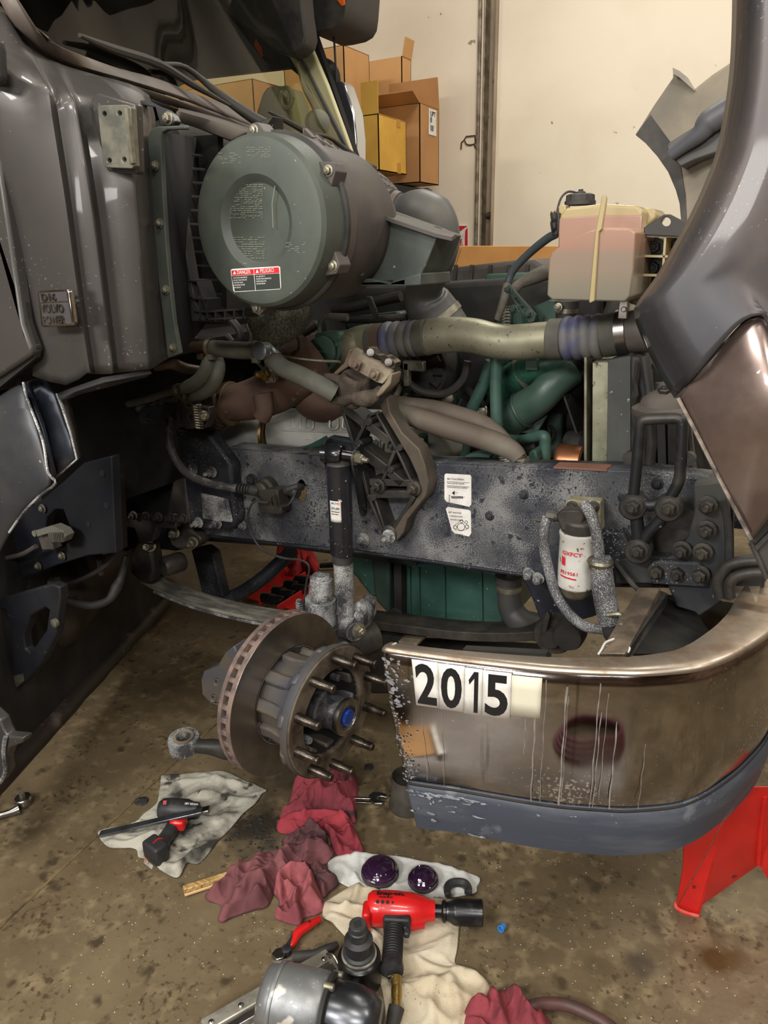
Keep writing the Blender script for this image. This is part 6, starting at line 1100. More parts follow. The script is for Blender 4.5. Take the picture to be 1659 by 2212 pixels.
EL = resamp(cat([V((x, y, 0)) for x, y in [(1467, 858), (1490, 905), (1520, 965), (1560, 1045), (1600, 1122), (1624, 1164)]], 3), 30); rows = []
for i in range(30):
    t = i/29; row = []
    for j in range(34):
        s = j/33; p = TL[j].lerp(BL[j], t) + (EL[i]-TL[0].lerp(BL[0], t))*(1-s)
        row.append(G(p.x, p.y, Yl_-.035*sin(pi*min(.97, .08+t*.9))*sin(pi*min(.75, .1+s*.8))+.012))
    rows.append(row)
part('headlamp', M().grid(rows), m_lens, smooth=80, solid=.004, off=1, label='large dusty glossy headlamp cover')
part('lens_gap', M().plate(pts([(1460, 858), (1560, 742), (1612, 686), (1640, 680), (1664, 695), (1810, 930), (1659, 1130), (1622, 1172)], -.585), (0, .01, 0)), m_dark, smooth=0)
part('hood_edge_below', M().tube(P3([(1464, 860, -.606), (1500, 928, -.606), (1540, 1008, -.606), (1590, 1105, -.606), (1622, 1166, -.606)]), .003, 6), bpy.data.materials['worn_edge_grime'], parent=hood)
part('grille_frame', M().plate(pts([(1617, 1168), (1640, 1140), (1680, 1105), (1800, 1000), (1800, 1200), (1660, 1240), (1652, 1262), (1636, 1215)], -.56), (0, .03, 0)), m_black, bevel=.004)
part('grille_frame_rib', M().tube(P3([(1622, 1172, -.565), (1642, 1215, -.565), (1656, 1250, -.565)]), .004, 8).plate(pts([(1630, 1180), (1670, 1140), (1672, 1150), (1634, 1190)], -.57), (0, .01, 0)), m_black, smooth=30)
# the far fender seen from inside
fi = [(1453, 146), (1454, 167), (1440, 187), (1412, 228), (1392, 260), (1372, 291), (1395, 310), (1420, 338), (1443, 371), (1460, 411), (1468, 440), (1471, 475), (1490, 520), (1660, 520), (1660, 80), (1590, 127), (1540, 160), (1500, 192), (1485, 167), (1468, 153)]
m_fin = mat('fender_inside', S(176, 164, 144), .6, c2=S(150, 142, 128), sc=3, lo=.4, hi=.62, spk=[(S(60, 56, 52), 22, .72, .03)])
P_ = []
def Yfin(x, y): return 1.35 + .10*max(0, min(1, (1500-x)/120)) - .10*max(0, (x-1500)/150)
inn = M().plate([G(x, y, Yfin(x, y)) for x, y in fi], (0, .02, 0))
fo = part('far_fender', inn, m_fin, bevel=.004, smooth=0, label='inside of the far hood fender')
part('fender_fold', M().plate([G(x, y, 1.33) for x, y in ((1453, 146), (1468, 153), (1485, 167), (1500, 192), (1500, 196), (1482, 180), (1466, 166), (1454, 160))], (0, .03, 0)), m_fin, parent=fo)
part('fender_liner_edge', M().plate([G(x, y, Yfin(x, y)-.012) for x, y in ((1405, 248), (1456, 318), (1462, 335), (1470, 360), (1480, 420), (1485, 520), (1478, 500), (1471, 475), (1468, 440), (1460, 411), (1443, 371), (1420, 338), (1395, 310), (1373, 291))], (0, .01, 0)), mat('fender_rubbed_edge', S(104, 100, 94), .6, c2=S(84, 82, 80), sc=8), parent=fo)
dr_ = part('fender_duct', M().plate([G(x, y, 1.22) for x, y in ((1439, 318), (1445, 308), (1505, 270), (1522, 250), (1545, 230), (1600, 195), (1600, 300), (1560, 325), (1545, 330), (1500, 345), (1470, 360), (1460, 350), (1452, 340))], (0, .1, 0)), mat('duct_grey', S(96, 93, 92), .55), bevel=.02, parent=fo)
part('fender_duct', M().tube(P3([(1450, 335, 1.2), (1480, 312, 1.19), (1512, 288, 1.18), (1530, 265, 1.18), (1560, 245, 1.18), (1600, 220, 1.18)]), [.02, .024, .03, .04, .04, .04], 14, 4), mat('duct_grey2', S(96, 96, 100), .45), parent=fo, smooth=60)
# ---------------------------------------------------------------- lower left: side frame, sensor, tank strap, added shade sheets
m_nav = mat('navy_plate', S(30, 33, 42), .5, .15, c2=S(42, 42, 44), sc=4, spk=[(S(120, 122, 126), 70, .72, .03)])
sp_ = part('side_plate', M().plate(pts([(-40, 1180), (40, 1110), (90, 1080), (130, 1046), (180, 1000), (240, 985), (250, 1195), (190, 1200), (120, 1222), (0, 1270), (-40, 1280)], -.5), (0, .03, 0), [pts([(100, 1118), (120, 1100), (136, 1100), (158, 1158), (140, 1178), (92, 1190)], -.5)]), m_nav, bevel=.004, label='dark blue-black side plate with pressure sensor')
for x, y in ((93, 1098), (135, 1200), (84, 1222)): part('bolt', M().bolt(G(x, y, -.505), (0, -1, 0), .009, .01), m_zinc, parent=sp_)
for x, y in ((220, 1022), (229, 1092), (190, 1132)): part('hole', M().lathe([(.009, 0), (.009, .004)], G(x, y, -.502), (0, 1, 0), 14), m_dark, parent=sp_)
for x, y in ((20, 1236), (28, 1275), (3, 1258), (60, 1268), (33, 1255)): part('hole', M().lathe([(.004, 0), (.004, .004)], G(x, y, -.502), (0, 1, 0), 8), m_dark, parent=sp_)
se = part('pressure_switch', M().box(G(108, 1168, -.53), (.055, .03, .045), (1, 0, .2)).box(G(122, 1158, -.545), (.03, .03, .03), (1, 0, .3)), m_dusty, bevel=.003)
m_sg = mat('sensor_grey', S(120, 118, 108), .5)
part('sensor_plug', M().plate(pts([(76, 1146), (112, 1136), (134, 1146), (142, 1158), (136, 1172), (118, 1170), (112, 1150), (80, 1160)], -.56), (0, .03, 0)), m_sg, parent=se, bevel=.002)
pf = M()
for k in range(6): pf.bar(G(116+k*3.6, 1150, -.565), G(118+k*3.6, 1170, -.565), .002, .006)
part('plug_fins', pf, m_sg, parent=se, kind='stuff')
part('sensor_ring', M().lathe([(.005, 0), (.009, 0), (.009, .008), (.005, .008)], G(73, 1153, -.56), (0, 1, 0), 16), m_sg, parent=se)
part('sensor_cable', M().tube(P3([(78, 1180, -.55), (50, 1196, -.55), (20, 1204, -.55), (-10, 1208, -.55)]), .007, 8, 4), m_dusty, parent=se)
part('wheel_well_shade', M().plate(pts([(-200, 1000), (60, 960), (150, 980), (420, 985), (420, 1180), (380, 1190), (300, 1180), (250, 1200), (-200, 1300)], .12), (0, .03, 0)), m_void)  # added black sheet for the darkness inside the wheel well
part('void_backdrop', M().plate(pts([(-300, 700), (500, 760), (500, 1040), (300, 1180), (-300, 1300)], 1.0), (0, .03, 0)), m_void)  # added black backdrop that keeps the space behind dark
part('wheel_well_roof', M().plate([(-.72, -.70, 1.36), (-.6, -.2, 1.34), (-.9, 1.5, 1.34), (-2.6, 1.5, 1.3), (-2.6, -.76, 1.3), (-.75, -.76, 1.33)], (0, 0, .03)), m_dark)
part('inner_post', M().plate(pts([(222, 1040), (248, 1030), (255, 1190), (222, 1200)], -.3), (0, .04, 0)), mat('brown_post', S(62, 54, 46), .7), bevel=.003)
for k in range(6): part('bolt', M().bolt(G(262+k*27, 1112+k*1.5, -.14), (.2, -1, .1), .011, .016, .006), m_castd)
part('bracket_row', M().plate(pts([(250, 1112), (380, 1118), (380, 1142), (340, 1140), (330, 1170), (300, 1175), (290, 1142), (250, 1136)], -.12), (0, .03, 0)), m_castd, bevel=.006)
ts = part('tank_strap', M().plate(pts([(-20, 1300), (60, 1276), (110, 1262), (128, 1268), (130, 1290), (124, 1330), (120, 1370), (90, 1430), (60, 1470), (40, 1484), (20, 1482), (18, 1460), (26, 1420), (22, 1360), (12, 1318), (-20, 1312)], -.62), (0, .03, 0), [pts([(50, 1372), (66, 1330), (98, 1312), (106, 1318), (100, 1362), (64, 1412), (54, 1402)], -.62)]), m_nav, bevel=.005, label='triangular dark tank bracket with worn tip')
part('worn_tip', M().plate(pts([(22, 1462), (48, 1456), (50, 1472), (38, 1484), (22, 1482)], -.625), (0, .004, 0)), m_zinc, parent=ts)
part('fuel_tank_end', M().lathe([(.0, -.02), (.1, -.015), (.15, .0), (.17, .03), (.175, .06), (.175, .5)], G(60, 1330, -.42), V((-.5, .85, 0)), 40), mat('dull_tank', S(86, 78, 66), .45, .6, c2=S(60, 54, 48), sc=4), smooth=50)
part('strap_bolt', M().lathe([(.012, 0), (.012, .01), (.006, .012)], G(122, 1344, -.64), (0, -1, 0), 14), m_zinc, parent=ts)
part('air_hose', M().tube(P3([(120, 1290, -.45), (160, 1302, -.42), (200, 1308, -.38), (235, 1296, -.35), (252, 1268, -.32), (262, 1246, -.3), (272, 1200, -.28)]), [.012, .013, .013, .013, .018, .012, .01], 12, 5), m_rubber)
part('air_hose', M().tube(P3([(120, 1270, -.4), (180, 1250, -.38), (230, 1220, -.35), (262, 1190, -.3)]), .008, 8, 4), m_castd)
part('hanger_clip', M().box(G(126, 1262, -.42), (.012, .01, .05)).box(G(216, 1226, -.36), (.012, .01, .05)), m_castd)
# long pipe across the underside and a dark sheet added above it for the truck's shade
pa, pb = GZ(0, 1682, .18), GZ(362, 1292, .06)
tube_ = part('air_dam_pipe', lumpy(M().tube([pa+(pb-pa)*(k/20)-V((0, 0, 0)) for k in range(-3, 21)], .034, 14), .004, 18), mat('grimy_pipe', S(58, 50, 46), .5, .2, c2=S(110, 100, 92), sc=7, lo=.55, hi=.7, bump=.1), smooth=60)
q0 = pa-(pb-pa)*.15
part('under_truck_shade', M().plate([q0, pb, pb+V((0, 0, 1.1)), q0+V((0, 0, .75))], (-.01, -.005, 0)), m_dark)
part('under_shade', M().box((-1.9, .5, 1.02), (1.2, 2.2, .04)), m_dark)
fx = part('side_fairing', M().plate(pts([(-60, 1500), (0, 1556), (6, 1575), (14, 1590), (50, 1594), (46, 1606), (20, 1616), (10, 1640), (14, 1668), (0, 1690), (-60, 1700)], -.84), (0, .03, 0)), m_paint, bevel=.005)
part('worn_edge', M().tube(P3([(12, 1592, -.846), (8, 1622, -.846), (12, 1666, -.846), (0, 1690, -.846)]), .006, 6, 4), m_salt, parent=fx)
# ================================================================ things on the floor
def F3(L): return [GZ(x, y, z) for x, y, z in L]
def thing(name, px, py, label, cat_, group=None):
    return empty(name, GZ(px, py, 0), label, cat_, group)
def sub(name, m, material, root, **k): return build(name, local(root, m), material, root, **k)
def cloth(name, outline, material, label, amp=.012, sc=14, seed=0, base=.002, lift=0, stretch=(1, 1), rot=0, c=None, n=150, rings=34, edge=.25, cat_='rag', hem=0, humps=(), p=1.0, z0=0, folds=()):
    FL = [([GZ(q.x, q.y, 0) for q in resamp(cat([V((x, y, 0)) for x, y in fp], 6) if len(fp) > 2 else [V((x, y, 0)) for x, y in fp], 60)], fw*1.15, fh*.55) for fp, fw, fh in folds]
    O = resamp(cat([GZ(x, y, z0) for x, y in outline+[outline[0]]], 4), n+1)[:-1]
    C = GZ(*c, z0) if c else sum(O, V((0, 0, 0)))/n
    rows = []
    ca, sa = cos(rot), sin(rot)
    for k in range(rings+1):
        u = k/rings; row = []
        for o in O:
            q = C.lerp(o, u); x, y = q.x-C.x, q.y-C.y; X = (x*ca-y*sa)*stretch[0]; Y_ = (x*sa+y*ca)*stretch[1]
            w_ = mn.noise_vector(V((X*5+seed, Y_*5, seed*2.3)))*.9
            h = 1-abs(mn.noise(V((X*sc+w_.x+seed*7, Y_*sc+w_.y, seed)))*2.2); h = max(h, 0)**2.2
            h2 = 1-abs(mn.noise(V((X*sc*2.2+w_.y+seed*3, Y_*sc*2.2-w_.x, seed+9)))*2.2); h2 = max(h2, 0)**2
            e = min(1, (1-u)/edge)*.8 + .2
            z = amp*(h*.75+h2*.25)*e + base + lift*(1-u**2)**.7
            for hx, hy, hr, hh in humps:
                g = GZ(hx, hy, 0); z += hh*math.exp(-((q.x-g.x)**2+(q.y-g.y)**2)/(2*hr*hr))*e
            for fp, fw, fh in FL:
                dm = min(((q.x-g.x)**2+(q.y-g.y)**2) for g in fp)
                z += fh*math.exp(-dm/(fw*fw))*min(1, (1-u)/.12+.25)
            lat = mn.noise_vector(V((X*sc*.8, Y_*sc*.8, seed+4)))*amp*.5*min(1, 3*(1-u)+.2)
            row.append(V((q.x+lat.x, q.y+lat.y, z0+z)))
        rows.append(row)
    m = M().grid(rows, closed=True)
    r = V((C.x, C.y, z0)); m.v = [v-r for v in m.v]
    o = build(name, m, material, smooth=80, solid=.0016, off=1, label=label, cat_=cat_); o.location = r; return o
# greasy white rag with cordless tool and pry bar
cloth('rag', [(349, 1677), (400, 1674), (460, 1668), (490, 1669), (530, 1688), (575, 1708), (566, 1716), (552, 1738), (528, 1758), (500, 1790), (470, 1820), (432, 1866), (404, 1868), (388, 1896), (372, 1896), (345, 1880), (330, 1862), (300, 1856), (292, 1836), (240, 1834), (222, 1822), (213, 1798), (250, 1792), (290, 1780), (310, 1760), (338, 1738), (345, 1710)],
    m_whiterag, 'greasy off-white rag spread flat under the black cordless tool', .018, 11, 1, rot=.6, stretch=(1, .5), c=(400, 1770), rings=50, n=220, edge=.15, folds=[([(216, 1802), (260, 1800), (300, 1790)], .012, .02), ([(228, 1826), (280, 1828), (330, 1810)], .010, .02), ([(360, 1700), (430, 1690), (520, 1700)], .01, .016), ([(345, 1870), (380, 1880), (420, 1850)], .010, .02), ([(470, 1690), (500, 1730), (480, 1790)], .01, .014)])
im_ = thing('cordless_impact_wrench', 380, 1800, 'black cordless impact wrench with red trim lying on the greasy white rag', 'power tool')
A, B = GZ(345, 1748, .05), GZ(455, 1752, .05); ax_ = (B-A)
sub('housing', M().lathe([(.0, -.002), (.024, .0), (.032, .012), (.034, .05), (.032, .085), (.026, .1), (.024, .118), (.014, .122), (0, .122)], A, ax_, 24), m_gunblk, im_, smooth=50)
sub('anvil', M().lathe([(.011, .118), (.011, .135), (.008, .136), (.008, .15)], A, ax_, 12), m_sock, im_)
sub('red_trim', M().box(GZ(386, 1777, .052), (.045, .04, .034), ax_, (0, 0, 1)), m_gunred, im_, bevel=.008)
sub('handle', M().tube(F3([(384, 1770, .045), (372, 1790, .043), (356, 1812, .042), (346, 1826, .042)]), [.024, .021, .020, .024], 16, 4), m_gunblk, im_, smooth=60)
sub('battery', M().box(GZ(337, 1836, .036), (.068, .046, .058), (1, -.15, 0)), mat('battery_black', S(46, 46, 48), .5), im_, bevel=.009, seg=3)
sub('red_wire_guard', M().tube(F3([(352, 1812, .062), (342, 1812, .066), (330, 1822, .064)]), .0022, 6, 4), m_gunred, im_)
bx = V((1, -.15, 0)).normalized(); by_ = V((.1, .45, .89))
for i, s in enumerate(['Li-Ion', '14.4V 4.0Ah', 'CAUTION', 'XXXXX']): 
    if i < 3: text(s, GZ(316+2, 1848+i*5, .04)-im_.location+V((0, -.012, 0)), bx, by_, .008, mat('orange_print', S(220, 120, 60), .5) if i == 0 else m_white, im_, ext=.0003)
text('III', GZ(352, 1737, .088)-im_.location, ax_, V((0, .6, .8)), .014, m_gunred, im_, bold=.0006)
text('18V lithium', GZ(398, 1738, .088)-im_.location, ax_, V((0, .6, .8)), .009, m_white, im_)
pb_ = thing('pry_bar', 330, 1800, 'flat steel pry bar lying across the black cordless tool', 'pry bar')
a, b = GZ(445, 1750, .095), GZ(216, 1802, .012)
sub('bar', M().bar(a, b, .022, .009, (0, 0, 1)), mat('pry_steel', S(118, 120, 126), .3, .85, c2=S(86, 86, 90), sc=14), pb_, bevel=.002)
sub('striking_cap', M().bar(a+(a-b).normalized()*.012, a-(a-b).normalized()*.012, .024, .011, (0, 0, 1)), m_steel, pb_, bevel=.002)
# ratchet at the left edge
ra = thing('ratchet_wrench', 40, 1750, 'chrome ratchet lying on the floor at the left edge', 'ratchet')
q = GZ(52, 1738, .0)
sub('ratchet_head', M().lathe([(.024, .004), (.027, .01), (.027, .024), (.023, .029), (.0, .029)], q, (0, 0, 1), 28), m_steel, ra, smooth=40)
sub('handle', M().tube(F3([(40, 1748, .016), (20, 1756, .016), (-10, 1764, .016), (-60, 1776, .016)]), [.017, .011, .009, .010], 14, 4), m_steel, ra, smooth=60)
sub('drive_square', M().box(q+V((0, 0, .038)), (.013, .013, .018)), m_zinc, ra, bevel=.001)
# red rags
cloth('rag', [(640, 1690), (665, 1682), (700, 1686), (712, 1676), (735, 1670), (765, 1676), (773, 1700), (771, 1740), (770, 1776), (762, 1780), (740, 1768), (715, 1762), (690, 1764), (660, 1772), (630, 1778), (604, 1768), (622, 1745), (630, 1715)], m_redrag, 'crumpled bright red rag topmost beneath the wheel hub', .035, 13, 4, lift=.02, rot=.3, edge=.2, rings=46, n=200,
    folds=[([(640, 1700), (668, 1698), (690, 1712), (694, 1740)], .014, .05), ([(764, 1684), (756, 1710), (730, 1740)], .013, .045), ([(612, 1764), (650, 1750), (700, 1742), (745, 1752), (766, 1772)], .010, .045), ([(700, 1690), (720, 1700), (735, 1690)], .012, .04)])
cloth('rag', [(598, 1786), (604, 1772), (640, 1766), (690, 1762), (735, 1762), (760, 1778), (764, 1800), (775, 1820), (786, 1842), (780, 1850), (750, 1856), (732, 1854), (718, 1834), (712, 1812), (690, 1795), (660, 1800), (620, 1804), (600, 1798)], mat('red_rag_cloth_bright', S(164, 60, 70), .95, c2=S(122, 44, 54), sc=8, bump=.35, bsc=420, spk=[(S(60, 30, 36), 26, .68, .04)]), 'red rag draped toward the two purple oiled caps', .022, 14, 8, lift=.01, rot=1.1, c=(706, 1784), edge=.2, rings=46, n=200,
    folds=[([(602, 1790), (640, 1778), (690, 1770), (735, 1774), (752, 1800), (758, 1822)], .010, .045), ([(706, 1800), (722, 1826), (735, 1850)], .009, .03), ([(770, 1812), (782, 1842), (760, 1852)], .009, .03)])
cloth('rag', [(610, 1824), (640, 1808), (668, 1798), (690, 1798), (706, 1816), (704, 1832), (690, 1842), (650, 1840), (620, 1836)], m_ragdark, 'dark grease-soaked rag between the bright and the faded red rags', .03, 16, 12, lift=.01, folds=[([(615, 1828), (650, 1815), (668, 1805)], .01, .03), ([(672, 1806), (700, 1818), (690, 1835)], .012, .035)])
cloth('rag', [(470, 1918), (500, 1880), (540, 1862), (580, 1842), (620, 1834), (680, 1836), (716, 1832), (722, 1852), (700, 1872), (672, 1876), (640, 1890), (612, 1900), (592, 1930), (575, 1962), (540, 1972), (500, 1986), (482, 1996), (472, 1990), (478, 1958), (450, 1950), (444, 1936)], m_redrag2, 'large faded mauve-red rag over the end of the wooden handle', .030, 10, 15, lift=.015, rot=.9, c=(580, 1896), edge=.2, rings=50, n=220,
    folds=[([(560, 1862), (552, 1900), (530, 1940), (484, 1988)], .014, .045), ([(625, 1846), (600, 1880), (560, 1930), (555, 1960)], .014, .055), ([(690, 1842), (640, 1850), (612, 1880), (620, 1895)], .012, .05), ([(700, 1840), (715, 1856)], .012, .04), ([(500, 1890), (478, 1930), (455, 1940)], .012, .03)])
cloth('rag', [(592, 1934), (600, 1905), (620, 1892), (655, 1890), (676, 1900), (692, 1930), (700, 1962), (690, 1976), (662, 1984), (650, 2000), (638, 2000), (600, 1988), (597, 1976), (606, 1958)], mat('pink_rag_cloth', S(160, 88, 92), .95, c2=S(126, 64, 70), sc=9, bump=.35, bsc=420, spk=[(S(70, 40, 50), 24, .7, .04)]), 'pinkish red rag in front of the faded mauve rag by the pliers', .028, 13, 21, lift=.01, edge=.2, rings=46, n=200,
    folds=[([(600, 1950), (604, 1916), (625, 1900), (655, 1900), (674, 1925), (676, 1955)], .012, .06), ([(620, 1925), (645, 1950), (650, 1990)], .009, .04), ([(676, 1955), (692, 1962)], .012, .03)])
cloth('rag', [(672, 1900), (680, 1884), (705, 1888), (728, 1905), (730, 1918), (712, 1932), (700, 1944), (690, 1930)], m_ragdark, 'small black-stained rag touching the edge of the white towels', .035, 18, 25, lift=.015, folds=[([(680, 1895), (705, 1905), (725, 1912)], .008, .03)])
cloth('rag', [(1000, 2196), (1020, 2168), (1045, 2172), (1060, 2152), (1090, 2148), (1125, 2160), (1140, 2190), (1175, 2192), (1200, 2240), (1180, 2300), (1050, 2310), (1000, 2250)], m_redrag, 'red rag at the bottom edge of the picture beside the rubber hose', .03, 12, 31, lift=.03, edge=.2, rings=40,
    folds=[([(1060, 2160), (1068, 2190), (1075, 2230)], .012, .05), ([(1110, 2160), (1130, 2190), (1135, 2230)], .014, .05), ([(1015, 2180), (1040, 2196)], .01, .03)])
# wooden handle
wd = thing('wooden_stick', 450, 1910, 'split weathered wooden stick poking out from under the faded rag', 'stick')
sub('stick_upper', lumpy(M().bar(GZ(396, 1922, .022), GZ(496, 1890, .018), .017, .016, (0, 0, 1)), .001, 80), m_wood, wd, bevel=.003)
sub('stick_lower', M().bar(GZ(398, 1930, .010), GZ(496, 1898, .008), .018, .008, (0, 0, 1)), mat('fresh_split_wood', S(212, 176, 128), .7), wd, bevel=.002)
# towels
cloth('towel', [(708, 1862), (730, 1852), (780, 1847), (840, 1852), (900, 1862), (960, 1872), (1000, 1884), (1036, 1899), (1030, 1918), (1024, 1932), (960, 1942), (880, 1938), (800, 1935), (740, 1912), (712, 1892)], m_whitecl, 'white shop towel under the two purple oiled caps', .010, 12, 41, cat_='towel', rot=.3, edge=.15, folds=[([(770, 1856), (774, 1880), (766, 1900)], .010, .02), ([(730, 1856), (800, 1850), (880, 1862), (980, 1884)], .009, .014), ([(1000, 1890), (1012, 1915)], .01, .016)])
cloth('towel', [(700, 1952), (722, 1938), (745, 1925), (775, 1908), (800, 1912), (830, 1930), (900, 1940), (990, 1948), (992, 1990), (988, 2050), (984, 2085), (1020, 2098), (1046, 2118), (1060, 2142), (1056, 2160), (1030, 2190), (1000, 2240), (900, 2260), (840, 2240), (832, 2180), (820, 2120), (800, 2070), (760, 2040), (730, 2010), (716, 1996), (698, 1984)], m_cream, 'cream shop towel under the red impact wrench', .018, 9, 44, cat_='towel', rot=.8, stretch=(1, .6), c=(880, 2060), rings=50, n=220, edge=.15, folds=[([(706, 1962), (735, 1975), (770, 1975), (800, 1990)], .012, .03), ([(775, 1915), (768, 1945), (750, 1975)], .008, .025), ([(712, 1990), (740, 2000), (800, 2030), (820, 2060)], .01, .022), ([(870, 2150), (950, 2130), (1000, 2108), (1050, 2118)], .012, .024), ([(900, 2080), (960, 2100), (1000, 2108)], .008, .016), ([(1055, 2140), (1040, 2180), (1010, 2212)], .012, .03), ([(940, 2140), (930, 2180), (935, 2230)], .010, .02), ([(980, 2130), (990, 2180), (985, 2230)], .010, .022)])
# caps
for x, y, r, lab, s_ in ((821, 1886, .050, 'larger purple oil-wet hub cap on the white towel', 1), (914, 1903, .040, 'smaller purple oil-wet hub cap right of the larger one', 2)):
    t_ = thing('hub_cap', x, y, lab, 'cap'); q = GZ(x, y, .012)
    sub('cap_shell', M().lathe([(r*.97, 0), (r, .004), (r, .012), (r*.93, .014), (r*.93, .019), (r*.84, .023), (r*.78, .022), (r*.70, .026), (r*.5, .031), (0, .034)], q, (0, 0, 1), 48), m_oilplum, t_, smooth=35)
    sub('cap_rim', M().lathe([(r*1.0, -.002), (r*1.03, .0), (r*1.03, .005), (r*.98, .007)], q, (0, 0, 1), 48), m_black, t_)
    random.seed(s_); sub('oil_drops', lumpy(M().lathe([(r*.6, .0285), (r*.66, .0300), (r*.72, .0275)], q, (0, 0, 1), 36, cap=False), .0008, 50), m_oilplum, t_, smooth=60, kind='stuff')
# crowfoot
cf = thing('crowfoot_wrench', 990, 1920, 'black open crowfoot wrench head on the corner of the white towel', 'wrench')
sub('jaw', M().tube(F3([(968, 1935, .02), (966, 1920, .02), (974, 1909, .02), (990, 1906, .02), (1005, 1910, .02), (1012, 1922, .02), (1010, 1930, .02)]), [.009, .011, .012, .012, .012, .011, .010], 6, 4), m_gunblk, cf, bevel=.001)
# red impact wrench
iw = thing('impact_wrench', 870, 1980, 'red and black air impact wrench lying on the cream towel', 'impact wrench')
A, B = GZ(795, 1962, .055), GZ(940, 1968, .055); ux = (B-A).normalized(); LB = (B-A).length
sub('hammer_case', M().lathe([(.0, -.001), (.034, .0), (.041, .01), (.043, .04), (.043, .075), (.040, .11), (.034, LB-.03), (.027, LB-.015), (.024, LB)], A, ux, 40), m_gunred, iw, smooth=50)
sub('case_boss', M().tube([A+ux*.10+V((0, -.03, -.01)), A+ux*.15+V((0, -.022, -.012))], [.026, .018], 18), m_gunred, iw, smooth=50)
sub('motor_housing', M().box(A+ux*.012+V((0, -.028, -.0)), (.022, .05, .062), ux), m_gunred, iw, bevel=.009, seg=3)
sub('selector_knob', M().lathe([(.010, 0), (.010, .03), (.008, .032), (0, .032)], A+ux*.0+V((.004, -.052, -.006)), V((.1, -1, .2)), 18), m_zinc, iw)
sub('frame_top', M().box(GZ(858, 1992, .052), (.068, .034, .05), ux), m_gunblk, iw, bevel=.006)
hp = F3([(852, 1996, .048), (850, 2030, .046), (848, 2062, .046), (846, 2092, .044)])
sub('grip', M().tube(hp, [.024, .022, .022, .027], 20, 4), mat('grip_rubber', S(34, 34, 36), .6), iw, smooth=60)
for k in range(13):
    c_ = hp[0].lerp(hp[3], .15+k*.06); d_ = (hp[3]-hp[0]).normalized()
    sub('grip_ridge', M().lathe([(.0238, -.0016), (.0246, 0), (.0238, .0016)], c_, d_, 18), m_gunblk, iw)
sub('grip_base', M().lathe([(.024, -.012), (.028, -.006), (.028, .006), (.02, .01)], hp[3], hp[3]-hp[2], 22), m_gunblk, iw, smooth=40)
sub('trigger', M().box(GZ(879, 2010, .048), (.014, .034, .016), ux), m_gunblk, iw, bevel=.004)
sub('trigger_button', M().lathe([(.004, 0), (.004, .004)], GZ(873, 2003, .072), (0, 0, 1), 10), m_steel, iw)
sub('air_fitting', M().lathe([(.009, 0), (.009, .012), (.007, .014), (.007, .02)], hp[3]+(hp[3]-hp[2]).normalized()*.01, hp[3]-hp[2], 6), m_steel, iw)
a, b = GZ(856, 2108, .042), GZ(857, 2182, .03)
sub('brass_coupler', M().lathe([(.009, 0), (.012, .002), (.012, .02), (.010, .022), (.012, .026), (.012, .048), (.008, .052), (.0105, .056), (.0105, .075), (.009, .085)], a, b-a, 16), m_brass, iw, smooth=30)
sub('air_hose', M().tube(F3([(857, 2176, .03), (852, 2195, .025), (846, 2230, .02), (840, 2290, .018)]), [.018, .017, .013, .013], 14, 4), m_black, iw, smooth=60)
sub('anvil', M().lathe([(.016, LB), (.016, LB+.02), (.012, LB+.021), (.012, LB+.03)], A, ux, 16), m_sock, iw)
sk_ = thing('impact_socket', 1000, 1970, 'black impact socket fitted on the red air wrench', 'socket')
A2 = A+ux*(LB+.016)
sub('socket_body', M().lathe([(.012, .0), (.022, .0), (.026, .004), (.026, .01), (.022, .012), (.024, .02), (.030, .03), (.0315, .036), (.0315, .1), (.029, .102), (.024, .102), (.022, .09), (0, .088)], A2, ux, 36), m_sock, sk_, smooth=30)
# lettering wrapped on the case
def on_case(x, y, z, s0, a0):
    t = a0 + y/.0425; c_ = A + ux*(s0+x); n1 = V((0, -1, 0)); n1 = (n1-ux*n1.dot(ux)).normalized(); up_ = V((0, 0, 1)); return c_ + (n1*cos(t)+up_*sin(t))*(.0436+z)-iw.location
for s, s0, a0, h, xs, bd in (('Snap-on.', .022, 1.62, .0175, 1.15, .0007), ('WARNING', .028, 1.42, .0065, 1.1, .0002), ('- - -- - ---', .022, .86, .0045, 1, .0001)):
    text(s, (0, 0, 0), (1, 0, 0), (0, 1, 0), h, m_ink, iw, fn=lambda x, y, z, s0=s0, a0=a0: on_case(x, y, z, s0, a0), xs=xs, bold=bd, ext=.0003)
for k in range(4):
    g_ = M().lathe([(.0045, 0), (.0045, .0004)], (0, 0, 0), (0, 0, 1), 12 if k < 3 else 3); g_.v = [on_case(v.x, v.y, v.z, .026+k*.0125, 1.18) for v in g_.v]; build('warning_symbol', g_, m_ink, iw, smooth=0)
# second stacked sockets
ss_ = thing('impact_socket', 778, 2120, 'black reducing socket standing on end in front of the red wrench', 'socket')
q = GZ(778, 2118, .0)
sub('socket_body', M().lathe([(.0, .0), (.048, .0), (.05, .004), (.05, .075), (.045, .08), (.040, .082), (0, .082)], q, (0, 0, 1), 40), m_sock, ss_, smooth=30)
sub('socket_collar', M().lathe([(.0405, .0815), (.041, .086), (.036, .088)], q, (0, 0, 1), 40), mat('grey_grease', S(140, 136, 122), .5, c2=S(90, 86, 78), sc=40), ss_)
sub('adapter', M().lathe([(.036, .082), (.037, .086), (.037, .092), (.031, .096), (.031, .12), (.033, .124), (.033, .128), (.022, .134), (.020, .15), (.0225, .152), (.0225, .156), (.020, .158), (.020, .172), (.0185, .174), (.012, .174)], q, (0, 0, 1), 36), m_gunblk, ss_, smooth=30)
sub('drive_hole', M().lathe([(.013, .1742), (.012, .165), (0, .165)], q, (0, 0, 1), 4), m_dark, ss_)
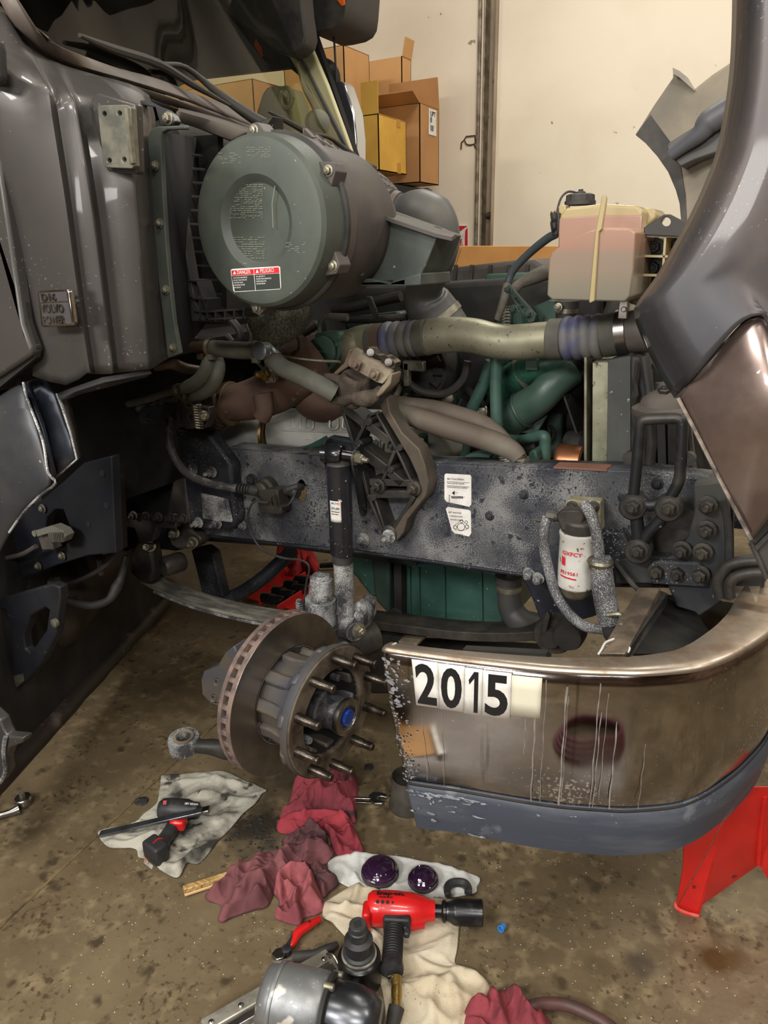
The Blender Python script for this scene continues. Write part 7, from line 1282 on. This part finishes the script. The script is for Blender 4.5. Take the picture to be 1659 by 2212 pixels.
# cutters
pl_ = thing('side_cutters', 640, 2050, 'side cutter pliers with one red and one black grip', 'pliers')
sub('jaw', M().plate(F3([(586, 2068, .012), (596, 2056, .012), (612, 2052, .012), (622, 2062, .012), (612, 2078, .012), (598, 2082, .012)]), (0, 0, .012)), m_steel, pl_, bevel=.003)
sub('jaw', M().tube(F3([(590, 2076, .01), (605, 2081, .012), (625, 2076, .014), (636, 2066, .016)]), [.003, .007, .009, .008], 8, 3), m_zinc, pl_)
sub('pivot', M().lathe([(.012, 0), (.012, .02), (.009, .022), (0, .022)], GZ(620, 2062, .006), (0, 0, 1), 18), m_gunblk, pl_)
sub('red_grip', M().tube(F3([(622, 2048, .016), (634, 2034, .018), (645, 2014, .02), (668, 1998, .02), (692, 1984, .018)]), [.008, .009, .012, .011, .007], 12, 5), m_gunred, pl_, smooth=60)
sub('grip_inner', M().tube(F3([(618, 2054, .018), (628, 2034, .020), (638, 2018, .02), (652, 2004, .02)]), [.008, .007, .006, .005], 10, 5), m_gunblk, pl_, smooth=60)
sub('black_grip', M().tube(F3([(632, 2066, .016), (650, 2066, .018), (680, 2062, .02), (708, 2050, .022), (728, 2040, .018)]), [.010, .013, .012, .012, .008], 12, 5), m_black, pl_, smooth=60)
# large grey impact wrench lying on the silver tool case lid
cr_ = thing('aluminium_creeper', 620, 2150, 'silver riveted aluminium creeper rails under the large grey impact wrench', 'creeper')
sub('rail', M().bar(GZ(440, 2222, .03), GZ(712, 2066, .03), .034, .02, (0, 0, 1)), m_crate, cr_, bevel=.003)
sub('rail', M().bar(GZ(470, 2236, .04), GZ(722, 2090, .04), .018, .012, (0, 0, 1)), m_steel, cr_, bevel=.002)
sub('rail', M().bar(GZ(712, 2068, .03), GZ(780, 2175, .03), .02, .02, (0, 0, 1)), m_crate, cr_, bevel=.003)
sub('deck', M().plate(F3([(520, 2212, .018), (712, 2085, .018), (768, 2170, .018), (700, 2290, .018), (560, 2290, .018)]), (0, 0, .006)), mat('scuffed_deck', S(170, 166, 156), .5, .4, c2=S(136, 132, 122), sc=20, spk=[(S(70, 66, 60), 60, .66, .04)]), cr_, smooth=0)
for x, y in ((456, 2208), (520, 2172), (590, 2132), (654, 2096), (700, 2072)): sub('rivet', M().lathe([(.006, 0), (.006, .002), (.003, .004), (0, .004)], GZ(x, y, .041), (0, 0, 1), 12), m_steel, cr_)
sub('spring_wire', M().tube(F3([(706, 2062, .045), (720, 2064, .05), (730, 2080, .045), (740, 2096, .04)]), .004, 8, 4), m_steel, cr_)
gi = thing('air_impact_wrench', 680, 2180, 'large scuffed grey air impact wrench at the bottom edge', 'impact wrench')
A3, B3 = GZ(572, 2150, .095), GZ(830, 2215, .085); u3 = (B3-A3).normalized()
sub('motor_housing', M().lathe([(.0, -.002), (.058, .0), (.068, .01), (.071, .03), (.073, .1), (.072, .132), (.067, .138)], A3, u3, 48), m_gunsil, gi, smooth=45)
sub('housing_band', M().lathe([(.0735, .026), (.0745, .028), (.0745, .034), (.0735, .036)], A3, u3, 48), m_gunsil, gi)
sub('seam', M().lathe([(.073, .138), (.0735, .14), (.0735, .146), (.07, .148)], A3, u3, 48), m_dark, gi)
sub('hammer_case', M().lathe([(.060, .146), (.062, .15), (.062, .2), (.058, .23), (.045, .255), (.03, .26), (0, .26)], A3, u3, 44), mat('nose_grey', S(92, 94, 98), .28, .85, c2=S(70, 72, 76), sc=8, spk=[(S(190, 188, 180), 16, .7, .03)]), gi, smooth=45)
for t in (.5, 1.6, 2.7): 
    sd = V((0, 0, 1)); sd = (sd-u3*sd.dot(u3)).normalized(); sq = u3.cross(sd); sub('screw', M().lathe([(.008, 0), (.008, .02), (.006, .022), (0, .022)], A3+u3*.135+(sd*sin(t)+sq*cos(t))*.070, u3, 12), m_zinc, gi)
# hose at the bottom
ho = thing('rubber_hose', 1250, 2200, 'brown-black rubber air hose running off the bottom edge', 'hose')
sub('hose', M().tube(F3([(1120, 2200, .02), (1145, 2176, .035), (1180, 2168, .03), (1225, 2172, .025), (1270, 2190, .022), (1320, 2220, .02), (1400, 2290, .02)]), .0135, 16, 6), mat('hose_brown', S(84, 54, 50), .5, c2=S(60, 50, 48), sc=12), ho, smooth=60)
# blue cap
bc = thing('blue_cap', 1088, 2005, 'small blue plastic cap alone on the concrete', 'cap')
sub('cap', M().lathe([(.0075, 0), (.0085, .001), (.0085, .018), (.0065, .018), (.006, .006), (0, .006)], GZ(1088, 2000, .009), (-.1, -.9, .25), 18), m_blue, bc)
# combination wrench
cw = thing('combination_wrench', 800, 1728, 'chrome open-end wrench sticking out from under the red rag', 'wrench')
for x, y, j in ((812, 1724, 0), ): 
    sub('open_jaw', M().plate(F3([(796, 1722, .006), (806, 1714, .006), (824, 1716, .006), (838, 1722, .006), (836, 1727, .006), (824, 1724, .006), (815, 1726, .006), (818, 1732, .006), (832, 1735, .006), (826, 1740, .006), (810, 1740, .006), (798, 1732, .006)]), (0, 0, .008)), m_steel, cw, bevel=.002)
sub('shank', M().bar(GZ(802, 1725, .012), GZ(722, 1722, .012), .008, .005, (0, 0, 1)), m_steel, cw, bevel=.002); sub('shank', M().bar(GZ(802, 1734, .008), GZ(722, 1730, .008), .007, .004, (0, 0, 1)), m_steel, cw, bevel=.001)
# grey cylinder behind the bumper
gc = thing('grey_metal_cup', 878, 1740, 'grey dented metal cup behind the left end of the bumper', 'cup')
q = GZ(880, 1740, 0)
sub('cup_wall', M().lathe([(.0, .0), (.056, .0), (.058, .01), (.05, .03), (.048, .11), (.046, .11), (.046, .03), (.0, .02)], q, (0, 0, 1), 32), mat('dull_zinc', S(116, 112, 104), .45, .6, c2=S(88, 84, 78), sc=9), gc, smooth=40)
# black debris
for i, (x, y, r) in enumerate([(306, 1731, .022), (796, 1658, .018), (790, 1664, .01), (560, 1812, .007), (530, 1818, .006), (512, 1830, .007), (548, 1838, .006), (575, 1796, .006), (600, 1780, .007), (536, 1800, .005), (588, 1818, .006), (500, 1845, .006), (610, 1838, .007), (472, 1858, .010), (520, 1800, .005), (516, 1780, .006), (600, 1760, .006), (584, 1764, .006)]):
    if i < 2: 
        m = lumpy(M().lathe([(0, 0), (r, .001), (r*.8, r*.25), (0, r*.4)], (0, 0, 0), (0, 0, 1), 9), r*.25, 60, i); o = build('grease_clod', m, m_dark, smooth=0, label=['black grease clod beside the white rag', 'black scrap of metal on the floor right of the hub'][i], cat_='debris'); o.location = GZ(x, y, 0)
mm = M()
random.seed(9)
for k in range(120):
    x = random.gauss(555, 45); y = random.gauss(1800, 35); r = random.uniform(.002, .007); q = GZ(x, y, 0); lp = lumpy(M().lathe([(0, 0), (r, .0005), (r*.7, r*.3), (0, r*.45)], q, (0, 0, 1), 6), r*.25, 90, k); mm.add(lp.v, lp.f)
build('dirt_crumbs', mm, m_dark, smooth=0, kind='stuff', label='scattered black dirt crumbs between the rags', cat_='dirt')
mm = M()
for k in range(420):
    x = random.uniform(150, 1600); y = random.uniform(1840, 2210); r = random.uniform(.0006, .0018); q = GZ(x, y, 0); mm.add([q+V((r, 0, 0)), q+V((0, r, 0)), q+V((-r, 0, 0)), q+V((0, -r, 0)), q+V((0, 0, r))], [(0, 1, 4), (1, 2, 4), (2, 3, 4), (3, 0, 4)])
build('metal_flakes', mm, mat('flake_white', S(210, 206, 192), .5), smooth=0, kind='stuff', label='tiny pale flakes scattered over the concrete', cat_='flakes')
# red jack stand
js = thing('jack_stand', 1600, 1900, 'large red steel jack stand under the right end of the bumper', 'jack stand')
A4 = GZ(1476, 1972, 0); zt_ = .50; T = V((1.18, .12, zt_))
def leg(pxs, z0): pass
foot = F3([(1460, 1962, .004), (1505, 1974, .004)]); 
def legm(f0, f1, t0, t1, th): return M().plate([f0, f1, t1, t0], th)
P1, P2 = F3([(1462, 1960, .0), (1508, 1976, .0)])
TA, TB = GX(1490, 1790, .98), None
k_ = GZ(1478, 1826, .28)
top_ = V((1.22, .05, .52))
l1 = M().plate([GZ(1462, 1960, .0), GZ(1508, 1976, .0), GZ(1512, 1958, .02), GZ(1636, 1870, .16), GZ(1700, 1700, .42), GZ(1620, 1700, .42), GZ(1560, 1780, .30)], (.004, .006, .0))
sub('leg', l1, m_red, js, bevel=.002)
l2 = M().plate([GZ(1462, 1960, .0), GZ(1560, 1780, .30), GZ(1620, 1700, .42), GZ(1560, 1700, .42), GZ(1480, 1790, .30), GZ(1476, 1880, .14)], (-.004, .006, 0))
sub('leg', l2, mat('red_paint_side', S(206, 34, 28), .4, coat=.2), js, bevel=.002)
sub('leg', M().plate([GZ(1636, 1862, .16), GZ(1662, 1905, .1), GZ(1760, 2010, .0), GZ(1800, 1980, 0), GZ(1740, 1700, .42), GZ(1680, 1680, .44)], (.004, .006, 0)), m_red, js, bevel=.002)
sub('leg_edge', M().tube([GZ(1638, 1868, .163), GZ(1642, 1800, .27), GZ(1652, 1720, .39)], .006, 8), m_red, js)
sub('foot_lip', M().tube([GZ(1459, 1950, .006), GZ(1462, 1962, .003), GZ(1485, 1973, .003), GZ(1510, 1979, .003)], .005, 8, 3), mat('chipped_red', S(190, 90, 80), .6, c2=S(206, 34, 28), sc=60), js)
# tray of sockets and red rag seen under the truck
tr = thing('socket_tray', 640, 1290, 'red tray of impact sockets on the floor beyond the axle', 'tray')
t0 = F3([(520, 1290, .01), (612, 1240, .01), (700, 1246, .01), (700, 1290, .01), (640, 1320, .01)])
sub('tray_base', M().plate(t0, (0, 0, .006)), m_red, tr, bevel=.002)
for a, b in (((522, 1288), (616, 1236)), ((600, 1316), (704, 1248)), ((560, 1300), (660, 1242))): sub('tray_wall', M().bar(GZ(*a, .03), GZ(*b, .03), .008, .04, (0, 0, 1)), m_red, tr, bevel=.002)
for i, (x, y) in enumerate([(572, 1290), (596, 1276), (622, 1262), (644, 1252), (590, 1294), (614, 1282), (640, 1270)]):
    s_ = thing('socket', x, y, ['black impact socket', 'dark steel socket'][i % 2] + ' in the red tray, ' + ['nearest at left', 'second in the left row', 'third in the left row', 'farthest in the left row', 'nearest in the right row', 'second in the right row', 'farthest in the right row'][i], 'socket', 'sockets lying in the red tray')
    sub('socket_body', M().lathe([(.018, 0), (.024, .0), (.026, .006), (.026, .07), (.022, .072), (.018, .072), (.017, .05), (0, .05)], GZ(x-6, y, .042), V((1, .15, 0)), 18), m_sock, s_, smooth=40)
cloth('rag', [(586, 1240), (600, 1216), (630, 1206), (670, 1206), (690, 1222), (684, 1244), (660, 1236), (640, 1250), (610, 1246)], mat('bright_red_rag', S(206, 66, 62), .95, c2=S(150, 36, 40), sc=9, bump=.3, bsc=300), 'bright red rag on the floor beyond the leaf spring', .09, 9, 51, lift=.06)
br_ = thing('breaker_bar', 760, 1240, 'dark bar tool with brass end lying behind the shock absorber', 'bar tool')
sub('bar', M().tube(F3([(690, 1222, .03), (740, 1220, .03), (786, 1232, .03), (798, 1250, .03)]), [.014, .016, .02, .02], 12, 3), m_sock, br_)

# reflected in the bumper: hose coil and cardboard sheet on the floor in front
hc = empty('hose_coil', (1.1, -1.42, 0), 'coil of maroon rubber hose seen reflected in the middle of the bumper', 'hose')
cm_ = M()
for k in range(4): cm_.tube([V((.0+(.24-.02*k)*cos(t*pi/14+k), (.20-.02*k)*sin(t*pi/14+k), .018+.03*k)) for t in range(29)], .014, 10)
build('hose_loops', cm_, mat('maroon_hose', S(92, 34, 44), .5), hc, smooth=60)
ks = empty('cardboard_sheet', (.12, -1.32, 0), 'tan cardboard sheet on the floor left of the camera, seen reflected in the bumper', 'cardboard')
build('sheet', M().plate([(-.22, -.16, .002), (.16, -.2, .002), (.24, .05, .002), (-.1, .16, .002)], (0, 0, .006)), m_card, ks, smooth=0)
build('metal_rail', M().bar(V((.17, -.2, .02)), V((.26, .08, .02)), .03, .02, (0, 0, 1)), m_crate, ks, bevel=.003)
bk = empty('added_dark_bag', (-.05, -1.62, 0), 'dark bag added on the floor beside the cardboard sheet for the bumper to reflect', 'bag')  # unseen bag, put here to darken the bumper's reflection
build('bag', lumpy(M().box((0, 0, .12), (.4, .22, .24)), .02, 6), m_black, bk, bevel=.05, seg=4)  # body of the added bag
build('handle', M().tube([V((-.1, 0, .23)), V((-.07, 0, .32)), V((.07, 0, .32)), V((.1, 0, .23))], .01, 8, 4), m_black, bk)
